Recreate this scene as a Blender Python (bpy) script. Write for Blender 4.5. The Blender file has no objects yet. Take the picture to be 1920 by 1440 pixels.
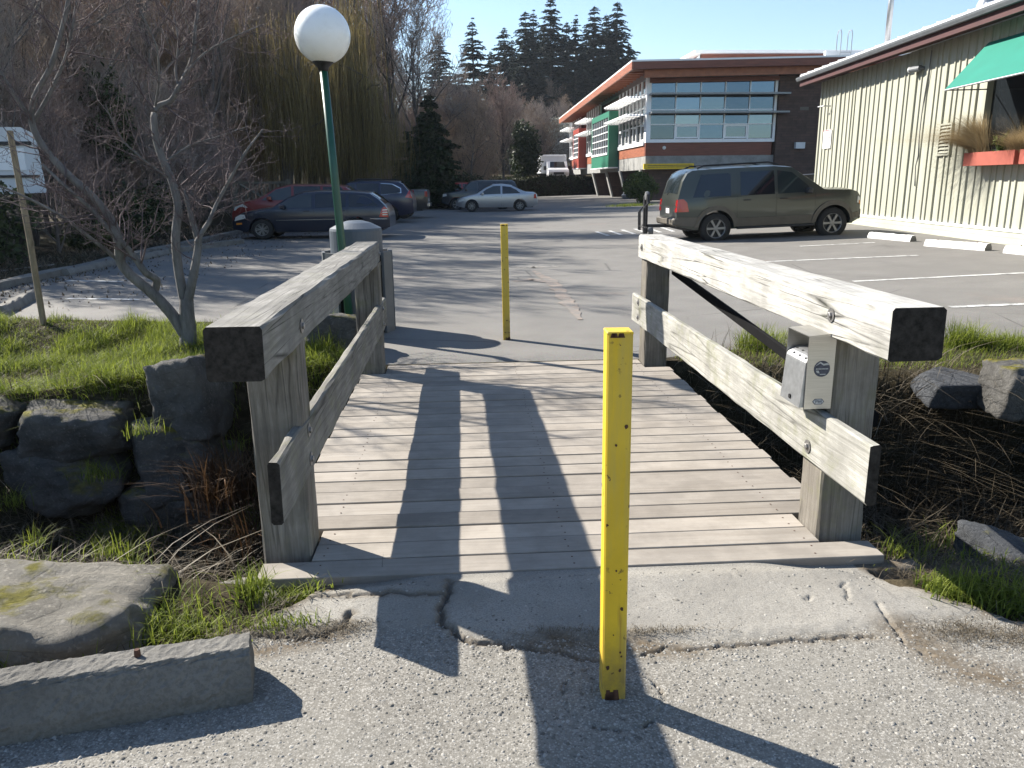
import bpy, bmesh, math, random
import numpy as np
from mathutils import Matrix, Vector, noise as mnoise

R0 = math.radians
random.seed(7)
rng = np.random.default_rng(11)
scene = bpy.context.scene
COL = scene.collection

# ------------------------------------------------------------------ camera
CAMH = 1.55
FPX = 1490.28
PITCH, YAW, ROLL = R0(14.264), R0(3.4546), R0(-0.6334)
_F = np.array([math.sin(YAW)*math.cos(PITCH), math.cos(YAW)*math.cos(PITCH), -math.sin(PITCH)])
_R = np.array([math.cos(YAW), -math.sin(YAW), 0.0]); _U = np.cross(_R, _F)
_R2 = math.cos(ROLL)*_R + math.sin(ROLL)*_U
_U2 = -math.sin(ROLL)*_R + math.cos(ROLL)*_U
cam_d = bpy.data.cameras.new('camera'); cam = bpy.data.objects.new('camera', cam_d); COL.objects.link(cam)
cam_d.sensor_width = 36.0; cam_d.lens = FPX/1920*36.0; cam_d.clip_end = 3000; cam_d.clip_start = 0.02
M = Matrix.Identity(4)
for i in range(3):
    M[i][0] = _R2[i]; M[i][1] = _U2[i]; M[i][2] = -_F[i]
M[2][3] = CAMH
cam.matrix_world = M
scene.camera = cam
C0 = np.array([0, 0, CAMH])
# a pixel of the photograph gives a direction; the distance comes from what the thing stands on or beside
def ray(u, v): return _F + _R2*(u-960)/FPX + _U2*(720-v)/FPX
def on_z(u, v, z=0.0):
    d = ray(u, v); return C0 + d*((z-CAMH)/d[2])
def at_y(u, v, y):
    d = ray(u, v); return C0 + d*(y/d[1])
def at_x(u, v, x):
    d = ray(u, v); return C0 + d*(x/d[0])

# ------------------------------------------------------------------ light
SUN = Vector((-1.11, 0.84, 1.0)).normalized()
SUN_EL = math.asin(SUN.z); SUN_ROT = math.atan2(SUN.x, SUN.y)
world = bpy.data.worlds.new('World'); scene.world = world; world.use_nodes = True
wn = world.node_tree.nodes; wl = world.node_tree.links
bg = wn['Background']; sky = wn.new('ShaderNodeTexSky'); sky.sky_type = 'NISHITA'; sky.sun_disc = False
sky.sun_elevation = SUN_EL; sky.sun_rotation = SUN_ROT; sky.altitude = 20
sky.air_density = 1.0; sky.dust_density = 0.15; sky.ozone_density = 2.2
wl.new(sky.outputs[0], bg.inputs[0]); bg.inputs[1].default_value = 0.078
sun_d = bpy.data.lights.new('sun', 'SUN'); sun_d.energy = 5.0; sun_d.angle = R0(0.55); sun_d.color = (1.0, 0.94, 0.84)
sun_o = bpy.data.objects.new('sun', sun_d); COL.objects.link(sun_o)
sun_o.rotation_euler = SUN.to_track_quat('Z', 'Y').to_euler(); sun_o.location = (-30, 30, 40)
scene.view_settings.view_transform = 'Standard'; scene.view_settings.look = 'None'
scene.view_settings.exposure = 1.38; scene.view_settings.gamma = 1.0
scene.view_settings.use_curve_mapping = False
scene.render.engine = 'CYCLES'
scene.cycles.max_bounces = 6; scene.cycles.diffuse_bounces = 3; scene.cycles.glossy_bounces = 3
scene.cycles.transmission_bounces = 4; scene.cycles.transparent_max_bounces = 8
scene.cycles.caustics_reflective = False; scene.cycles.caustics_refractive = False
scene.cycles.use_denoising = True
scene.cycles.sample_clamp_indirect = 6.0

# ------------------------------------------------------------------ material helpers
MATS = {}
def lin(c):
    """sRGB 0-255 triple -> linear"""
    return tuple(((x/255)/12.92 if x/255 <= .04045 else ((x/255+.055)/1.055)**2.4) for x in c)
class NT:
    def __init__(s, name):
        s.m = bpy.data.materials.new(name); s.m.use_nodes = True
        s.t = s.m.node_tree; s.n = s.t.nodes; s.l = s.t.links
        s.b = s.n['Principled BSDF']; s.out = s.n['Material Output']
        MATS[name] = s.m
    def new(s, typ, **kw):
        o = s.n.new(typ)
        for k, v in kw.items():
            if k.startswith('i_'):
                o.inputs[k[2:].replace('_', ' ')].default_value = v
            else: setattr(o, k, v)
        return o
    def link(s, a, b): s.l.new(a, b)
    def coords(s, kind='Object', scale=(1, 1, 1), rnd=False):
        tc = s.new('ShaderNodeTexCoord'); mp = s.new('ShaderNodeMapping'); mp.inputs['Scale'].default_value = scale
        s.link(tc.outputs[kind], mp.inputs['Vector'])
        if rnd:
            oi = s.new('ShaderNodeObjectInfo'); mu = s.new('ShaderNodeMath', operation='MULTIPLY'); mu.inputs[1].default_value = 37.0
            s.link(oi.outputs['Random'], mu.inputs[0]); cb = s.new('ShaderNodeCombineXYZ')
            for k in 'XYZ': s.link(mu.outputs[0], cb.inputs[k])
            s.link(cb.outputs[0], mp.inputs['Location'])
        return mp.outputs[0]
    def noise(s, vec, scale, detail=4, rough=.55, dist=0):
        o = s.new('ShaderNodeTexNoise'); o.inputs['Scale'].default_value = scale; o.inputs['Detail'].default_value = detail
        o.inputs['Roughness'].default_value = rough; o.inputs['Distortion'].default_value = dist
        if vec is not None: s.link(vec, o.inputs['Vector'])
        return o.outputs['Fac']
    def voro(s, vec, scale, feature='F1', out='Distance'):
        o = s.new('ShaderNodeTexVoronoi', feature=feature); o.inputs['Scale'].default_value = scale
        if vec is not None: s.link(vec, o.inputs['Vector'])
        return o.outputs[out]
    def ramp(s, fac, stops):
        o = s.new('ShaderNodeValToRGB'); e = o.color_ramp.elements
        while len(e) < len(stops): e.new(.5)
        for i, (p, c) in enumerate(stops):
            e[i].position = p; e[i].color = (*c, 1) if len(c) == 3 else c
        s.link(fac, o.inputs[0]); return o.outputs[0]
    def mix(s, fac, a, b, mode='MIX'):
        o = s.new('ShaderNodeMix', data_type='RGBA', blend_type=mode)
        for idx, v in ((0, fac), (6, a), (7, b)):
            sk = o.inputs[idx]
            if isinstance(v, (float, int)): sk.default_value = v
            elif isinstance(v, tuple): sk.default_value = (*v, 1) if len(v) == 3 else v
            else: s.link(v, sk)
        return o.outputs[2]
    def math(s, op, a, b=None):
        o = s.new('ShaderNodeMath', operation=op)
        for i, v in enumerate((a, b)):
            if v is None: continue
            if isinstance(v, (float, int)): o.inputs[i].default_value = v
            else: s.link(v, o.inputs[i])
        return o.outputs[0]
    def color(s, c):
        if isinstance(c, tuple): s.b.inputs['Base Color'].default_value = (*c, 1)
        else: s.link(c, s.b.inputs['Base Color'])
        return s
    def set(s, rough=.8, metal=0, spec=.5, coat=0):
        s.b.inputs['Roughness'].default_value = rough; s.b.inputs['Metallic'].default_value = metal
        s.b.inputs['Specular IOR Level'].default_value = spec; s.b.inputs['Coat Weight'].default_value = coat
        return s
    def bump(s, h, strength=.3, dist=.01):
        o = s.new('ShaderNodeBump'); o.inputs['Strength'].default_value = strength; o.inputs['Distance'].default_value = dist
        s.link(h, o.inputs['Height'])
        s.link(o.outputs[0], s.b.inputs['Normal']); return s

def plain(name, col, rough=.6, metal=0, var=.12, scale=6, spec=.5, coat=0, bump=0):
    """a colour with faint dirt and fading"""
    t = NT(name); v = t.coords(); f = t.noise(v, scale, 6, .6)
    a = tuple(c*(1-var) for c in col); b = tuple(min(1, c*(1+var)) for c in col)
    t.color(t.ramp(f, [(.3, a), (.7, b)])).set(rough, metal, spec, coat)
    if bump: t.bump(t.noise(v, scale*12, 3), bump, .004)
    return t.m

# ------------------------------------------------------------------ object helpers
def link(o, parent=None):
    COL.objects.link(o)
    if parent is not None: o.parent = parent
    return o
def tag(o, label, cat, group=None):
    o['label'] = label; o['category'] = cat
    if group: o['group'] = group
    return o
def thing(name, label, cat, loc=(0, 0, 0), rz=0, group=None):
    o = bpy.data.objects.new(name, None); o.empty_display_size = .1; COL.objects.link(o)
    o.location = loc; o.rotation_euler = (0, 0, rz)
    return tag(o, label, cat, group)
def make_mesh(name, V, F, mat=None, smooth=False, mats=None, mi=None):
    me = bpy.data.meshes.new(name)
    V = np.asarray(V, dtype=np.float32)
    if isinstance(F, np.ndarray):
        k = F.shape[1]; n = len(F)
        me.vertices.add(len(V)); me.vertices.foreach_set('co', V.ravel())
        me.loops.add(n*k); me.loops.foreach_set('vertex_index', F.astype(np.int32).ravel())
        me.polygons.add(n); me.polygons.foreach_set('loop_start', np.arange(0, n*k, k, dtype=np.int32))
        me.polygons.foreach_set('loop_total', np.full(n, k, dtype=np.int32))
        me.update(calc_edges=True)
    else:
        me.from_pydata([tuple(map(float, v)) for v in V], [], [tuple(map(int, f)) for f in F]); me.update()
    if mats:
        for m in mats: me.materials.append(MATS[m])
    elif mat: me.materials.append(MATS[mat])
    if mi is not None: me.polygons.foreach_set('material_index', np.asarray(mi, dtype=np.int32))
    if smooth: me.polygons.foreach_set('use_smooth', np.ones(len(me.polygons), dtype=bool))
    return me
def obj(name, V, F, mat=None, parent=None, smooth=False, mats=None, mi=None, loc=None):
    """one mesh object; with a parent V is in the parent's own space (or world minus loc)"""
    V = np.asarray(V, dtype=np.float64)
    if loc is not None: V = V - np.asarray(loc)
    o = bpy.data.objects.new(name, make_mesh(name, V, F, mat, smooth, mats, mi))
    link(o, parent)
    if loc is not None: o.location = loc
    return o
def wobj(name, V, F, mat, root, **kw):
    """part given in world coordinates under an unrotated root"""
    V = np.asarray(V, dtype=np.float64) - np.array(root.location)
    p = root.parent
    while p is not None:
        V = V - np.array(p.location); p = p.parent
    return obj(name, V, F, mat, root, **kw)
def structure(o): o['kind'] = 'structure'; return o
def stuff(o): o['kind'] = 'stuff'; return o
def set_col(o, arr, name='tint'):
    a = o.data.attributes.new(name, 'FLOAT', 'POINT'); a.data.foreach_set('value', np.asarray(arr, dtype=np.float32))

class MB:
    """collects boxes, tubes and sheets for one mesh"""
    def __init__(s): s.V = []; s.F = []; s.I = []
    def add(s, V, F, mi=0):
        b = len(s.V); s.V += [tuple(v) for v in V]; s.F += [tuple(i+b for i in f) for f in F]; s.I += [mi]*len(F); return s
    def box(s, a, b, mi=0):
        x0, y0, z0 = a; x1, y1, z1 = b
        V = [(x0,y0,z0),(x1,y0,z0),(x1,y1,z0),(x0,y1,z0),(x0,y0,z1),(x1,y0,z1),(x1,y1,z1),(x0,y1,z1)]
        return s.add(V, [(0,3,2,1),(4,5,6,7),(0,1,5,4),(1,2,6,5),(2,3,7,6),(3,0,4,7)], mi)
    def cbox(s, a, b, c=.004, mi=0):
        """box with chamfered long edges in every direction (24 verts)"""
        bm = bmesh.new(); bmesh.ops.create_cube(bm, size=1)
        a = np.array(a); b = np.array(b); ce = (a+b)/2; si = b-a
        for v in bm.verts: v.co = Vector(ce + np.array(v.co)*si)
        bmesh.ops.bevel(bm, geom=list(bm.edges)+list(bm.verts), offset=c, segments=1, affect='EDGES', profile=.5)
        bm.verts.index_update(); V = [tuple(v.co) for v in bm.verts]; F = [[v.index for v in f.verts] for f in bm.faces]; bm.free()
        return s.add(V, F, mi)
    def prism(s, poly, axis, a, b, mi=0):
        """polygon (2-D) extruded along axis from a to b"""
        n = len(poly); V = []
        for t in (a, b):
            for p in poly:
                V.append((t, p[0], p[1]) if axis == 'x' else (p[0], t, p[1]) if axis == 'y' else (p[0], p[1], t))
        F = [tuple(range(n))[::-1], tuple(range(n, 2*n))] + [(i, (i+1) % n, n+(i+1) % n, n+i) for i in range(n)]
        return s.add(V, F, mi)
    def tube(s, pts, rad, n=8, cap=True, mi=0):
        V, F = tube(pts, rad, n, cap); return s.add(V, F, mi)
    def lathe(s, prof, n=24, ce=(0, 0, 0), mi=0, axis='z'):
        """profile of (r, z)"""
        V = []; F = []; m = len(prof)
        for i in range(n):
            a = 2*math.pi*i/n
            for r, z in prof:
                p = (r*math.cos(a), r*math.sin(a), z)
                if axis == 'y': p = (p[0], p[2], p[1])
                if axis == 'x': p = (p[2], p[0], p[1])
                V.append((p[0]+ce[0], p[1]+ce[1], p[2]+ce[2]))
        for i in range(n):
            j = (i+1) % n
            for k in range(m-1): F.append((i*m+k, j*m+k, j*m+k+1, i*m+k+1))
        return s.add(V, F, mi)
    def quad(s, a, b, c, d, mi=0): return s.add([a, b, c, d], [(0, 1, 2, 3)], mi)
    def obj(s, name, mat=None, parent=None, **kw):
        if kw.get('mats'): kw['mi'] = s.I
        return obj(name, s.V, s.F, mat, parent, **kw)
    def wobj(s, name, mat, root, **kw):
        if kw.get('mats'): kw['mi'] = s.I
        return wobj(name, s.V, s.F, mat, root, **kw)

def tube(pts, rad, n=6, cap=True):
    P = np.asarray(pts, dtype=float); m = len(P)
    r = np.broadcast_to(np.asarray(rad, dtype=float), (m,))
    T = np.empty_like(P); T[1:-1] = P[2:]-P[:-2]; T[0] = P[1]-P[0]; T[-1] = P[-1]-P[-2]
    T /= np.linalg.norm(T, axis=1)[:, None]+1e-12
    ref = np.array([0, 0, 1.]) if abs(T[0][2]) < .9 else np.array([1., 0, 0])
    A = np.cross(T, ref); A /= np.linalg.norm(A, axis=1)[:, None]+1e-12; B = np.cross(T, A)
    an = np.arange(n)*2*math.pi/n
    V = (P[:, None]+r[:, None, None]*(np.cos(an)[None, :, None]*A[:, None]+np.sin(an)[None, :, None]*B[:, None])).reshape(-1, 3)
    F = []
    for i in range(m-1):
        for k in range(n):
            F.append((i*n+k, i*n+(k+1) % n, (i+1)*n+(k+1) % n, (i+1)*n+k))
    if cap: F += [tuple(range(n))[::-1], tuple(range((m-1)*n, m*n))]
    return V, F

def copy_tree(o, parent=None):
    c = o.copy(); COL.objects.link(c); c.parent = parent
    for ch in list(o.children): copy_tree(ch, c)
    return c
def sstep(a, b, x):
    t = np.clip((x-a)/(b-a), 0, 1); return t*t*(3-2*t)
def fbm(x, y, sc=1.0, oct=4, seed=0.0):
    """cheap smooth value noise on arrays"""
    x = np.asarray(x, float)*sc+seed*17.3; y = np.asarray(y, float)*sc+seed*9.1; out = np.zeros(np.broadcast(x, y).shape); a = .5
    for k in range(oct):
        xi = np.floor(x); yi = np.floor(y); fx = x-xi; fy = y-yi
        fx = fx*fx*(3-2*fx); fy = fy*fy*(3-2*fy)
        def hsh(i, j):
            h = np.sin(i*127.1+j*311.7+k*74.7+seed)*43758.5453; return h-np.floor(h)
        out += a*((hsh(xi, yi)*(1-fx)+hsh(xi+1, yi)*fx)*(1-fy)+(hsh(xi, yi+1)*(1-fx)+hsh(xi+1, yi+1)*fx)*fy)
        x = x*2.03+5.1; y = y*2.03+1.7; a *= .5
    return out-.47
# ------------------------------------------------------------------ materials
def wood(name, axis, dark, mid, light, rnd=True, crack=.5, rough=.85, moss=0, gr=1.0, bmp=.55):
    t = NT(name)
    sc = {'x': (1.2, 22, 22), 'y': (22, 1.2, 22), 'z': (22, 22, 1.2)}[axis]
    v = t.coords('Object', tuple(c*gr for c in sc), rnd)
    g = t.noise(v, 2.2, 8, .68, .6); w = t.noise(v, .35, 3, .5, .4)
    c = t.ramp(g, [(.28, dark), (.47, mid), (.68, light)])
    c = t.mix(t.ramp(w, [(.35, (0, 0, 0)), (.75, (.55, .55, .55))]), c, light)
    v2 = t.coords('Object', (1, 1, 1), rnd)
    st = t.noise(v2, 3.5, 5, .65)
    c = t.mix(t.ramp(st, [(.38, (.55, .55, .55)), (.6, (0, 0, 0))]), c, tuple(x*.62 for x in mid))
    # long drying cracks
    sc2 = {'x': (.5, 16, 16), 'y': (16, .5, 16), 'z': (16, 16, .5)}[axis]
    v3 = t.coords('Object', sc2, rnd)
    cr = t.voro(v3, 1.0, 'DISTANCE_TO_EDGE')
    crk = t.ramp(cr, [(.0, (1, 1, 1)), (.035, (0, 0, 0))])
    msk = t.ramp(t.noise(v2, 2.1, 3), [(.45, (0, 0, 0)), (.6, (crack, crack, crack))])
    cf = t.mix(1.0, crk, msk, 'MULTIPLY')
    c = t.mix(cf, c, tuple(x*.18 for x in dark))
    if moss:
        ms = t.ramp(t.noise(v2, 6, 6, .7), [(.5, (0, 0, 0)), (.66, (moss, moss, moss))])
        c = t.mix(ms, c, (.16, .17, .06))
    if rnd:
        oi = t.new('ShaderNodeObjectInfo'); c = t.mix(1.0, c, t.ramp(oi.outputs['Random'], [(0, (.80, .79, .78)), (.5, (.97, .97, .97)), (1, (1.12, 1.11, 1.10))]), 'MULTIPLY')
    t.color(c).set(rough, spec=.25)
    h = t.mix(.5, g, t.math('MULTIPLY', cf, -2.0))
    t.bump(g, bmp, .006)
    return t.m
wood('rail_wood_shaded', 'y', (.075, .073, .067), (.19, .183, .168), (.34, .328, .305), crack=.9, moss=.15)  # left top rail: shade of its inner face put into the colour
wood('rail_wood_sunlit', 'y', (.085, .083, .077), (.31, .302, .282), (.52, .51, .482), crack=1.0, moss=.1)  # right top rail: same timber, paled for the sun on its face
wood('post_wood', 'z', (.06, .055, .048), (.15, .135, .115), (.27, .25, .22), crack=.6, moss=.25)
wood('rail_wood_dark', 'y', (.05, .05, .046), (.13, .125, .115), (.24, .23, .215), crack=.7, moss=.2)
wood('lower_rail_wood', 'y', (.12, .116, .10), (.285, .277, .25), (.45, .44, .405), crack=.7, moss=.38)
wood('lower_rail_shaded', 'y', (.06, .058, .052), (.15, .143, .13), (.27, .26, .235), crack=.7, moss=.3)  # left lower rail: same boards, darkened for their shaded side
wood('deck_wood', 'x', (.235, .208, .178), (.285, .255, .22), (.335, .305, .268), crack=.08, bmp=.12)
wood('stake_wood', 'z', (.08, .06, .04), (.22, .17, .11), (.34, .28, .2))
wood('gate_wood', 'z', (.05, .05, .04), (.13, .125, .1), (.24, .23, .2))
t = NT('end_grain_shaded'); v = t.coords('Object', (1, 1, 1), True)  # weathered dark ends, blackened further for the shade on them
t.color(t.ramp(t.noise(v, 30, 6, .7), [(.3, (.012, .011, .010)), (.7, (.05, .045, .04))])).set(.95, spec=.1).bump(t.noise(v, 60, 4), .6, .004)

# asphalt of the parking lot: bleached, patched, a few cracks
def asphalt(name, base, k=1.0, fine=90):
    t = NT(name); v = t.coords('Object')
    big = t.noise(v, .22, 5, .6); mid = t.noise(v, 1.6, 6, .65); fin = t.noise(v, fine, 3, .7)
    c = t.ramp(big, [(.33, tuple(b*.82 for b in base)), (.5, base), (.68, tuple(b*1.16 for b in base))])
    c = t.mix(.55, c, t.ramp(mid, [(.3, tuple(b*.7 for b in base)), (.7, tuple(b*1.25 for b in base))]))
    c = t.mix(t.ramp(fin, [(.42, (.5, .5, .5)), (.62, (0, 0, 0))]), c, tuple(b*.55 for b in base))
    spk = t.voro(v, 140, 'F1', 'Color')
    c = t.mix(.18, c, t.mix(1.0, c, spk, 'MULTIPLY'))
    rust = t.ramp(t.noise(v, .5, 4, .6), [(.62, (0, 0, 0)), (.72, (.35, .35, .35))])
    c = t.mix(rust, c, (base[0]*1.25, base[1]*.95, base[2]*.8))
    ce = t.voro(t.coords('Object', (.35, .5, 1)), 1.0, 'DISTANCE_TO_EDGE')
    ck = t.mix(1.0, t.ramp(ce, [(0, (1, 1, 1)), (.006, (0, 0, 0))]), t.ramp(t.noise(v, .6, 2), [(.5, (0, 0, 0)), (.56, (.9, .9, .9))]), 'MULTIPLY')
    c = t.mix(ck, c, tuple(b*.3 for b in base))
    oil = t.ramp(t.voro(t.coords('Object', (.9, .6, 1)), .55), [(.05, (.75, .75, .75)), (.16, (0, 0, 0))])
    oil = t.mix(1.0, oil, t.ramp(t.noise(v, 5, 5, .7), [(.35, (0, 0, 0)), (.6, (1, 1, 1))]), 'MULTIPLY')
    c = t.mix(oil, c, tuple(b*.42 for b in base))
    tr = t.ramp(t.noise(t.coords('Object', (.25, 1.6, 1)), .8, 5, .6), [(.42, (.4, .4, .4)), (.55, (0, 0, 0))])
    c = t.mix(tr, c, tuple(b*.72 for b in base))
    t.color(c).set(.9, spec=.25).bump(t.noise(v, fine*1.3, 3, .7), .5*k, .006)
    return t.m
asphalt('lot_asphalt', (.215, .206, .192))
def worn(name, a, b):
    t = NT(name); v = t.coords('Object'); f = t.noise(v, 3.5, 8, .75)
    t.color(t.mix(t.ramp(f, [(.40, (1, 1, 1)), (.62, (0, 0, 0))]), t.ramp(t.noise(v, 90, 3), [(.3, tuple(x*.8 for x in a)), (.7, a)]), b)).set(.9, spec=.2).bump(t.noise(v, 110, 3), .4, .006)
worn('patch_pale', (.195, .190, .18), (.29, .27, .24)); worn('patch_rust', (.195, .190, .18), (.255, .208, .175))
# near pavement: exposed aggregate; 'tint' is the concrete apron mask
t = NT('near_pavement'); v = t.coords('Object')
at_ = t.new('ShaderNodeAttribute', attribute_name='tint').outputs['Fac']
pb = t.voro(v, 150, 'F1', 'Color'); pd = t.voro(v, 150, 'F1', 'Distance')
sep = t.new('ShaderNodeSeparateColor'); t.link(pb, sep.inputs[0])
agg = t.ramp(sep.outputs[0], [(0, (.12, .113, .10)), (.35, (.205, .193, .172)), (.75, (.28, .266, .24)), (.97, (.37, .355, .325))])
agg = t.mix(t.ramp(pd, [(.3, (0, 0, 0)), (.62, (.75, .75, .75))]), agg, (.15, .14, .122))
agg = t.mix(t.ramp(t.noise(v, 1.4, 5), [(.4, (0, 0, 0)), (.7, (.4, .4, .4))]), agg, (.245, .235, .21))
con = t.ramp(t.noise(v, 160, 4, .7), [(.3, (.15, .14, .124)), (.5, (.255, .242, .217)), (.7, (.33, .315, .287))])
con = t.mix(t.ramp(t.noise(v, 3, 6, .65), [(.35, (.5, .5, .5)), (.6, (0, 0, 0))]), con, (.165, .155, .138))
c = t.mix(at_, agg, con)
dirt = t.new('ShaderNodeAttribute', attribute_name='dirt').outputs['Fac']
dm = t.math('MULTIPLY', dirt, t.ramp(t.noise(v, 14, 5, .7), [(.25, (.35, .35, .35)), (.6, (1, 1, 1))]))
c = t.mix(dm, c, t.ramp(t.noise(v, 50, 4), [(.3, (.05, .038, .026)), (.7, (.15, .115, .075))]))
pt = t.new('ShaderNodeAttribute', attribute_name='paint').outputs['Fac']
pm = t.math('GREATER_THAN', t.math('ADD', pt, t.math('MULTIPLY', t.noise(v, 95, 4, .75), 1.3)), 9.0)
c = t.mix(pm, c, (.50, .50, .485))
t.color(c).set(.92, spec=.2).bump(t.noise(v, 260, 3, .7), .4, .004)

t = NT('stone_bits'); t.color(t.ramp(t.new('ShaderNodeAttribute', attribute_name='tint').outputs['Fac'], [(0, (.10, .094, .084)), (.4, (.19, .18, .16)), (.85, (.275, .262, .238)), (1, (.35, .335, .305))])).set(.85, spec=.25)
t = NT('soil'); v = t.coords('Object')
t.color(t.ramp(t.noise(v, 3, 8, .7), [(.3, (.018, .015, .010)), (.5, (.045, .036, .024)), (.7, (.085, .07, .048))])).set(.98, spec=.1).bump(t.noise(v, 25, 5, .7), .8, .03)
t = NT('turf_soil'); v = t.coords('Object')
sf = t.ramp(t.noise(v, .7, 5, .6), [(.4, (0, 0, 0)), (.7, (.35, .35, .35))])
t.color(t.mix(sf, t.ramp(t.noise(v, 9, 9, .75), [(.3, (.014, .011, .007)), (.5, (.04, .031, .02)), (.72, (.10, .08, .052))]), (.03, .042, .012))).set(.98, spec=.1).bump(t.noise(v, 25, 5, .7), .8, .03)
def concrete(name, base, sc=1.0, pit=.4):
    t = NT(name); v = t.coords('Object')
    c = t.ramp(t.noise(v, 4*sc, 8, .65), [(.3, tuple(b*.62 for b in base)), (.52, base), (.72, tuple(min(1, b*1.25) for b in base))])
    c = t.mix(t.ramp(t.noise(v, 120*sc, 3, .7), [(.4, (.5, .5, .5)), (.55, (0, 0, 0))]), c, tuple(b*.6 for b in base))
    t.color(c).set(.93, spec=.2).bump(t.noise(v, 120*sc, 4, .75), pit, .008); return t.m
concrete('kerb_concrete', (.20, .19, .172))
concrete('wheelstop_concrete', (.155, .148, .135), .55, pit=1.0)
concrete('building_concrete', (.30, .30, .29), .4, .15)
t = NT('white_stop_paint'); v = t.coords('Object')
t.color(t.mix(t.ramp(t.noise(v, 9, 6, .7), [(.56, (0, 0, 0)), (.66, (.8, .8, .8))]), (.72, .72, .70), (.28, .27, .25))).set(.8).bump(t.noise(v, 60, 3), .3, .01)
t = NT('line_paint'); v = t.coords('Object')
t.color(t.mix(t.ramp(t.noise(v, 7, 7, .75), [(.47, (0, 0, 0)), (.62, (.9, .9, .9))]), (.55, .55, .53), (.18, .178, .172))).set(.85)
# rock
def rock(name, a, b, moss):
    t = NT(name); v = t.coords('Object', (1, 1, 1), True)
    f = t.noise(v, 3.2, 9, .68, .4)
    c = t.ramp(f, [(.28, a), (.5, tuple((x+y)/2 for x, y in zip(a, b))), (.72, b)])
    c = t.mix(t.ramp(t.noise(v, 38, 4, .7), [(.55, (0, 0, 0)), (.7, (.5, .5, .5))]), c, tuple(min(1, x*1.5) for x in b))
    ge = t.new('ShaderNodeNewGeometry'); sx = t.new('ShaderNodeSeparateXYZ'); t.link(ge.outputs['Normal'], sx.inputs[0])
    up = t.ramp(sx.outputs['Z'], [(.35, (0, 0, 0)), (.8, (1, 1, 1))])
    mk = t.ramp(t.noise(v, 4.0, 5, .6), [(.56-moss*.2, (0, 0, 0)), (.66-moss*.2, (1, 1, 1))])
    mk = t.mix(1.0, up, mk, 'MULTIPLY')
    mc = t.ramp(t.noise(v, 30, 4), [(.3, (.07, .065, .012)), (.7, (.20, .18, .03))])
    lich = t.ramp(t.voro(v, 26), [(.10, (.5, .5, .5)), (.22, (0, 0, 0))]); c = t.mix(t.mix(1.0, lich, t.ramp(t.noise(v, 5, 3), [(.5, (0, 0, 0)), (.6, (1, 1, 1))]), 'MULTIPLY'), c, tuple(min(1, x*1.7) for x in b))
    crev = t.ramp(t.voro(t.coords('Object', (1, 1, 2.2), True), 4.2, 'DISTANCE_TO_EDGE'), [(0, (0, 0, 0)), (.022, (1, 1, 1))]); cm = t.ramp(t.noise(v, 2.5, 3), [(.40, (1, 1, 1)), (.48, (0, 0, 0))]); crv = t.mix(cm, crev, (1, 1, 1))
    c = t.mix(1.0, c, t.mix(.22, (1, 1, 1), crv), 'MULTIPLY')
    t.color(t.mix(mk, c, mc)).set(.92, spec=.25).bump(t.math('ADD', t.noise(v, 16, 10, .78), t.math('MULTIPLY', crv, .12)), 1.0, .035)
rock('boulder_rock', (.115, .107, .092), (.30, .28, .24), .16)
rock('bank_rock', (.048, .046, .043), (.155, .149, .138), .28)
rock('shade_rock', (.035, .038, .042), (.10, .105, .115), -.6)  # shade of the right ditch painted in as a cool dark tone

plain('yellow_paint_base', (.62, .40, .01))
t = NT('yellow_paint'); v = t.coords('Object', (1, 1, 1), True)
y = t.ramp(t.noise(v, 5, 5), [(.3, (.55, .36, .012)), (.7, (.70, .47, .018))])
chip = t.mix(1.0, t.ramp(t.noise(v, 34, 4, .6), [(.64, (0, 0, 0)), (.67, (1, 1, 1))]), t.ramp(t.noise(v, 7, 2), [(.5, (0, 0, 0)), (.6, (1, 1, 1))]), 'MULTIPLY')
y = t.mix(t.ramp(t.noise(v, 9, 6, .7), [(.55, (0, 0, 0)), (.75, (.35, .35, .35))]), y, (.32, .2, .03))
sz = t.new('ShaderNodeSeparateXYZ'); t.link(t.new('ShaderNodeTexCoord').outputs['Object'], sz.inputs[0])
y = t.mix(t.ramp(t.noise(t.coords('Object', (9, 9, .9), True), 2, 5, .65), [(.40, (0, 0, 0)), (.65, (.7, .7, .7))]), y, (.46, .345, .075))
sp = t.mix(1.0, t.ramp(sz.outputs['Z'], [(.0, (1, 1, 1)), (.28, (0, 0, 0))]), t.ramp(t.noise(v, 14, 5, .7), [(.3, (.2, .2, .2)), (.6, (.85, .85, .85))]), 'MULTIPLY')
y = t.mix(sp, y, (.14, .10, .05))
run = t.mix(1.0, t.ramp(t.noise(t.coords('Object', (40, 40, 1.2), True), 1.4, 4, .6), [(.60, (0, 0, 0)), (.68, (.6, .6, .6))]), t.ramp(t.noise(v, 5, 3), [(.5, (0, 0, 0)), (.62, (1, 1, 1))]), 'MULTIPLY')
y = t.mix(run, y, (.22, .10, .03))
t.color(t.mix(chip, y, (.045, .02, .012))).set(.5, spec=.45).bump(t.noise(v, 20, 4), .08, .004)
plain('rust', (.07, .03, .017), .9, var=.5, scale=40)
plain('green_pole_paint', (.008, .066, .040), .35, var=.2, scale=3)
t = NT('globe_white'); v = t.coords('Object'); t.color(t.mix(t.ramp(t.noise(v, 9, 7, .75), [(.5, (0, 0, 0)), (.75, (.35, .35, .35))]), (.88, .88, .86), (.62, .60, .55))).set(.28); t.b.inputs['Subsurface Weight'].default_value = .35
t.b.inputs['Subsurface Radius'].default_value = (.25, .25, .25); t.b.inputs['Subsurface Scale'].default_value = .3
t.b.inputs['Transmission Weight'].default_value = 0
plain('black_metal', (.014, .014, .016), .5, var=.25, scale=10)
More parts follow.
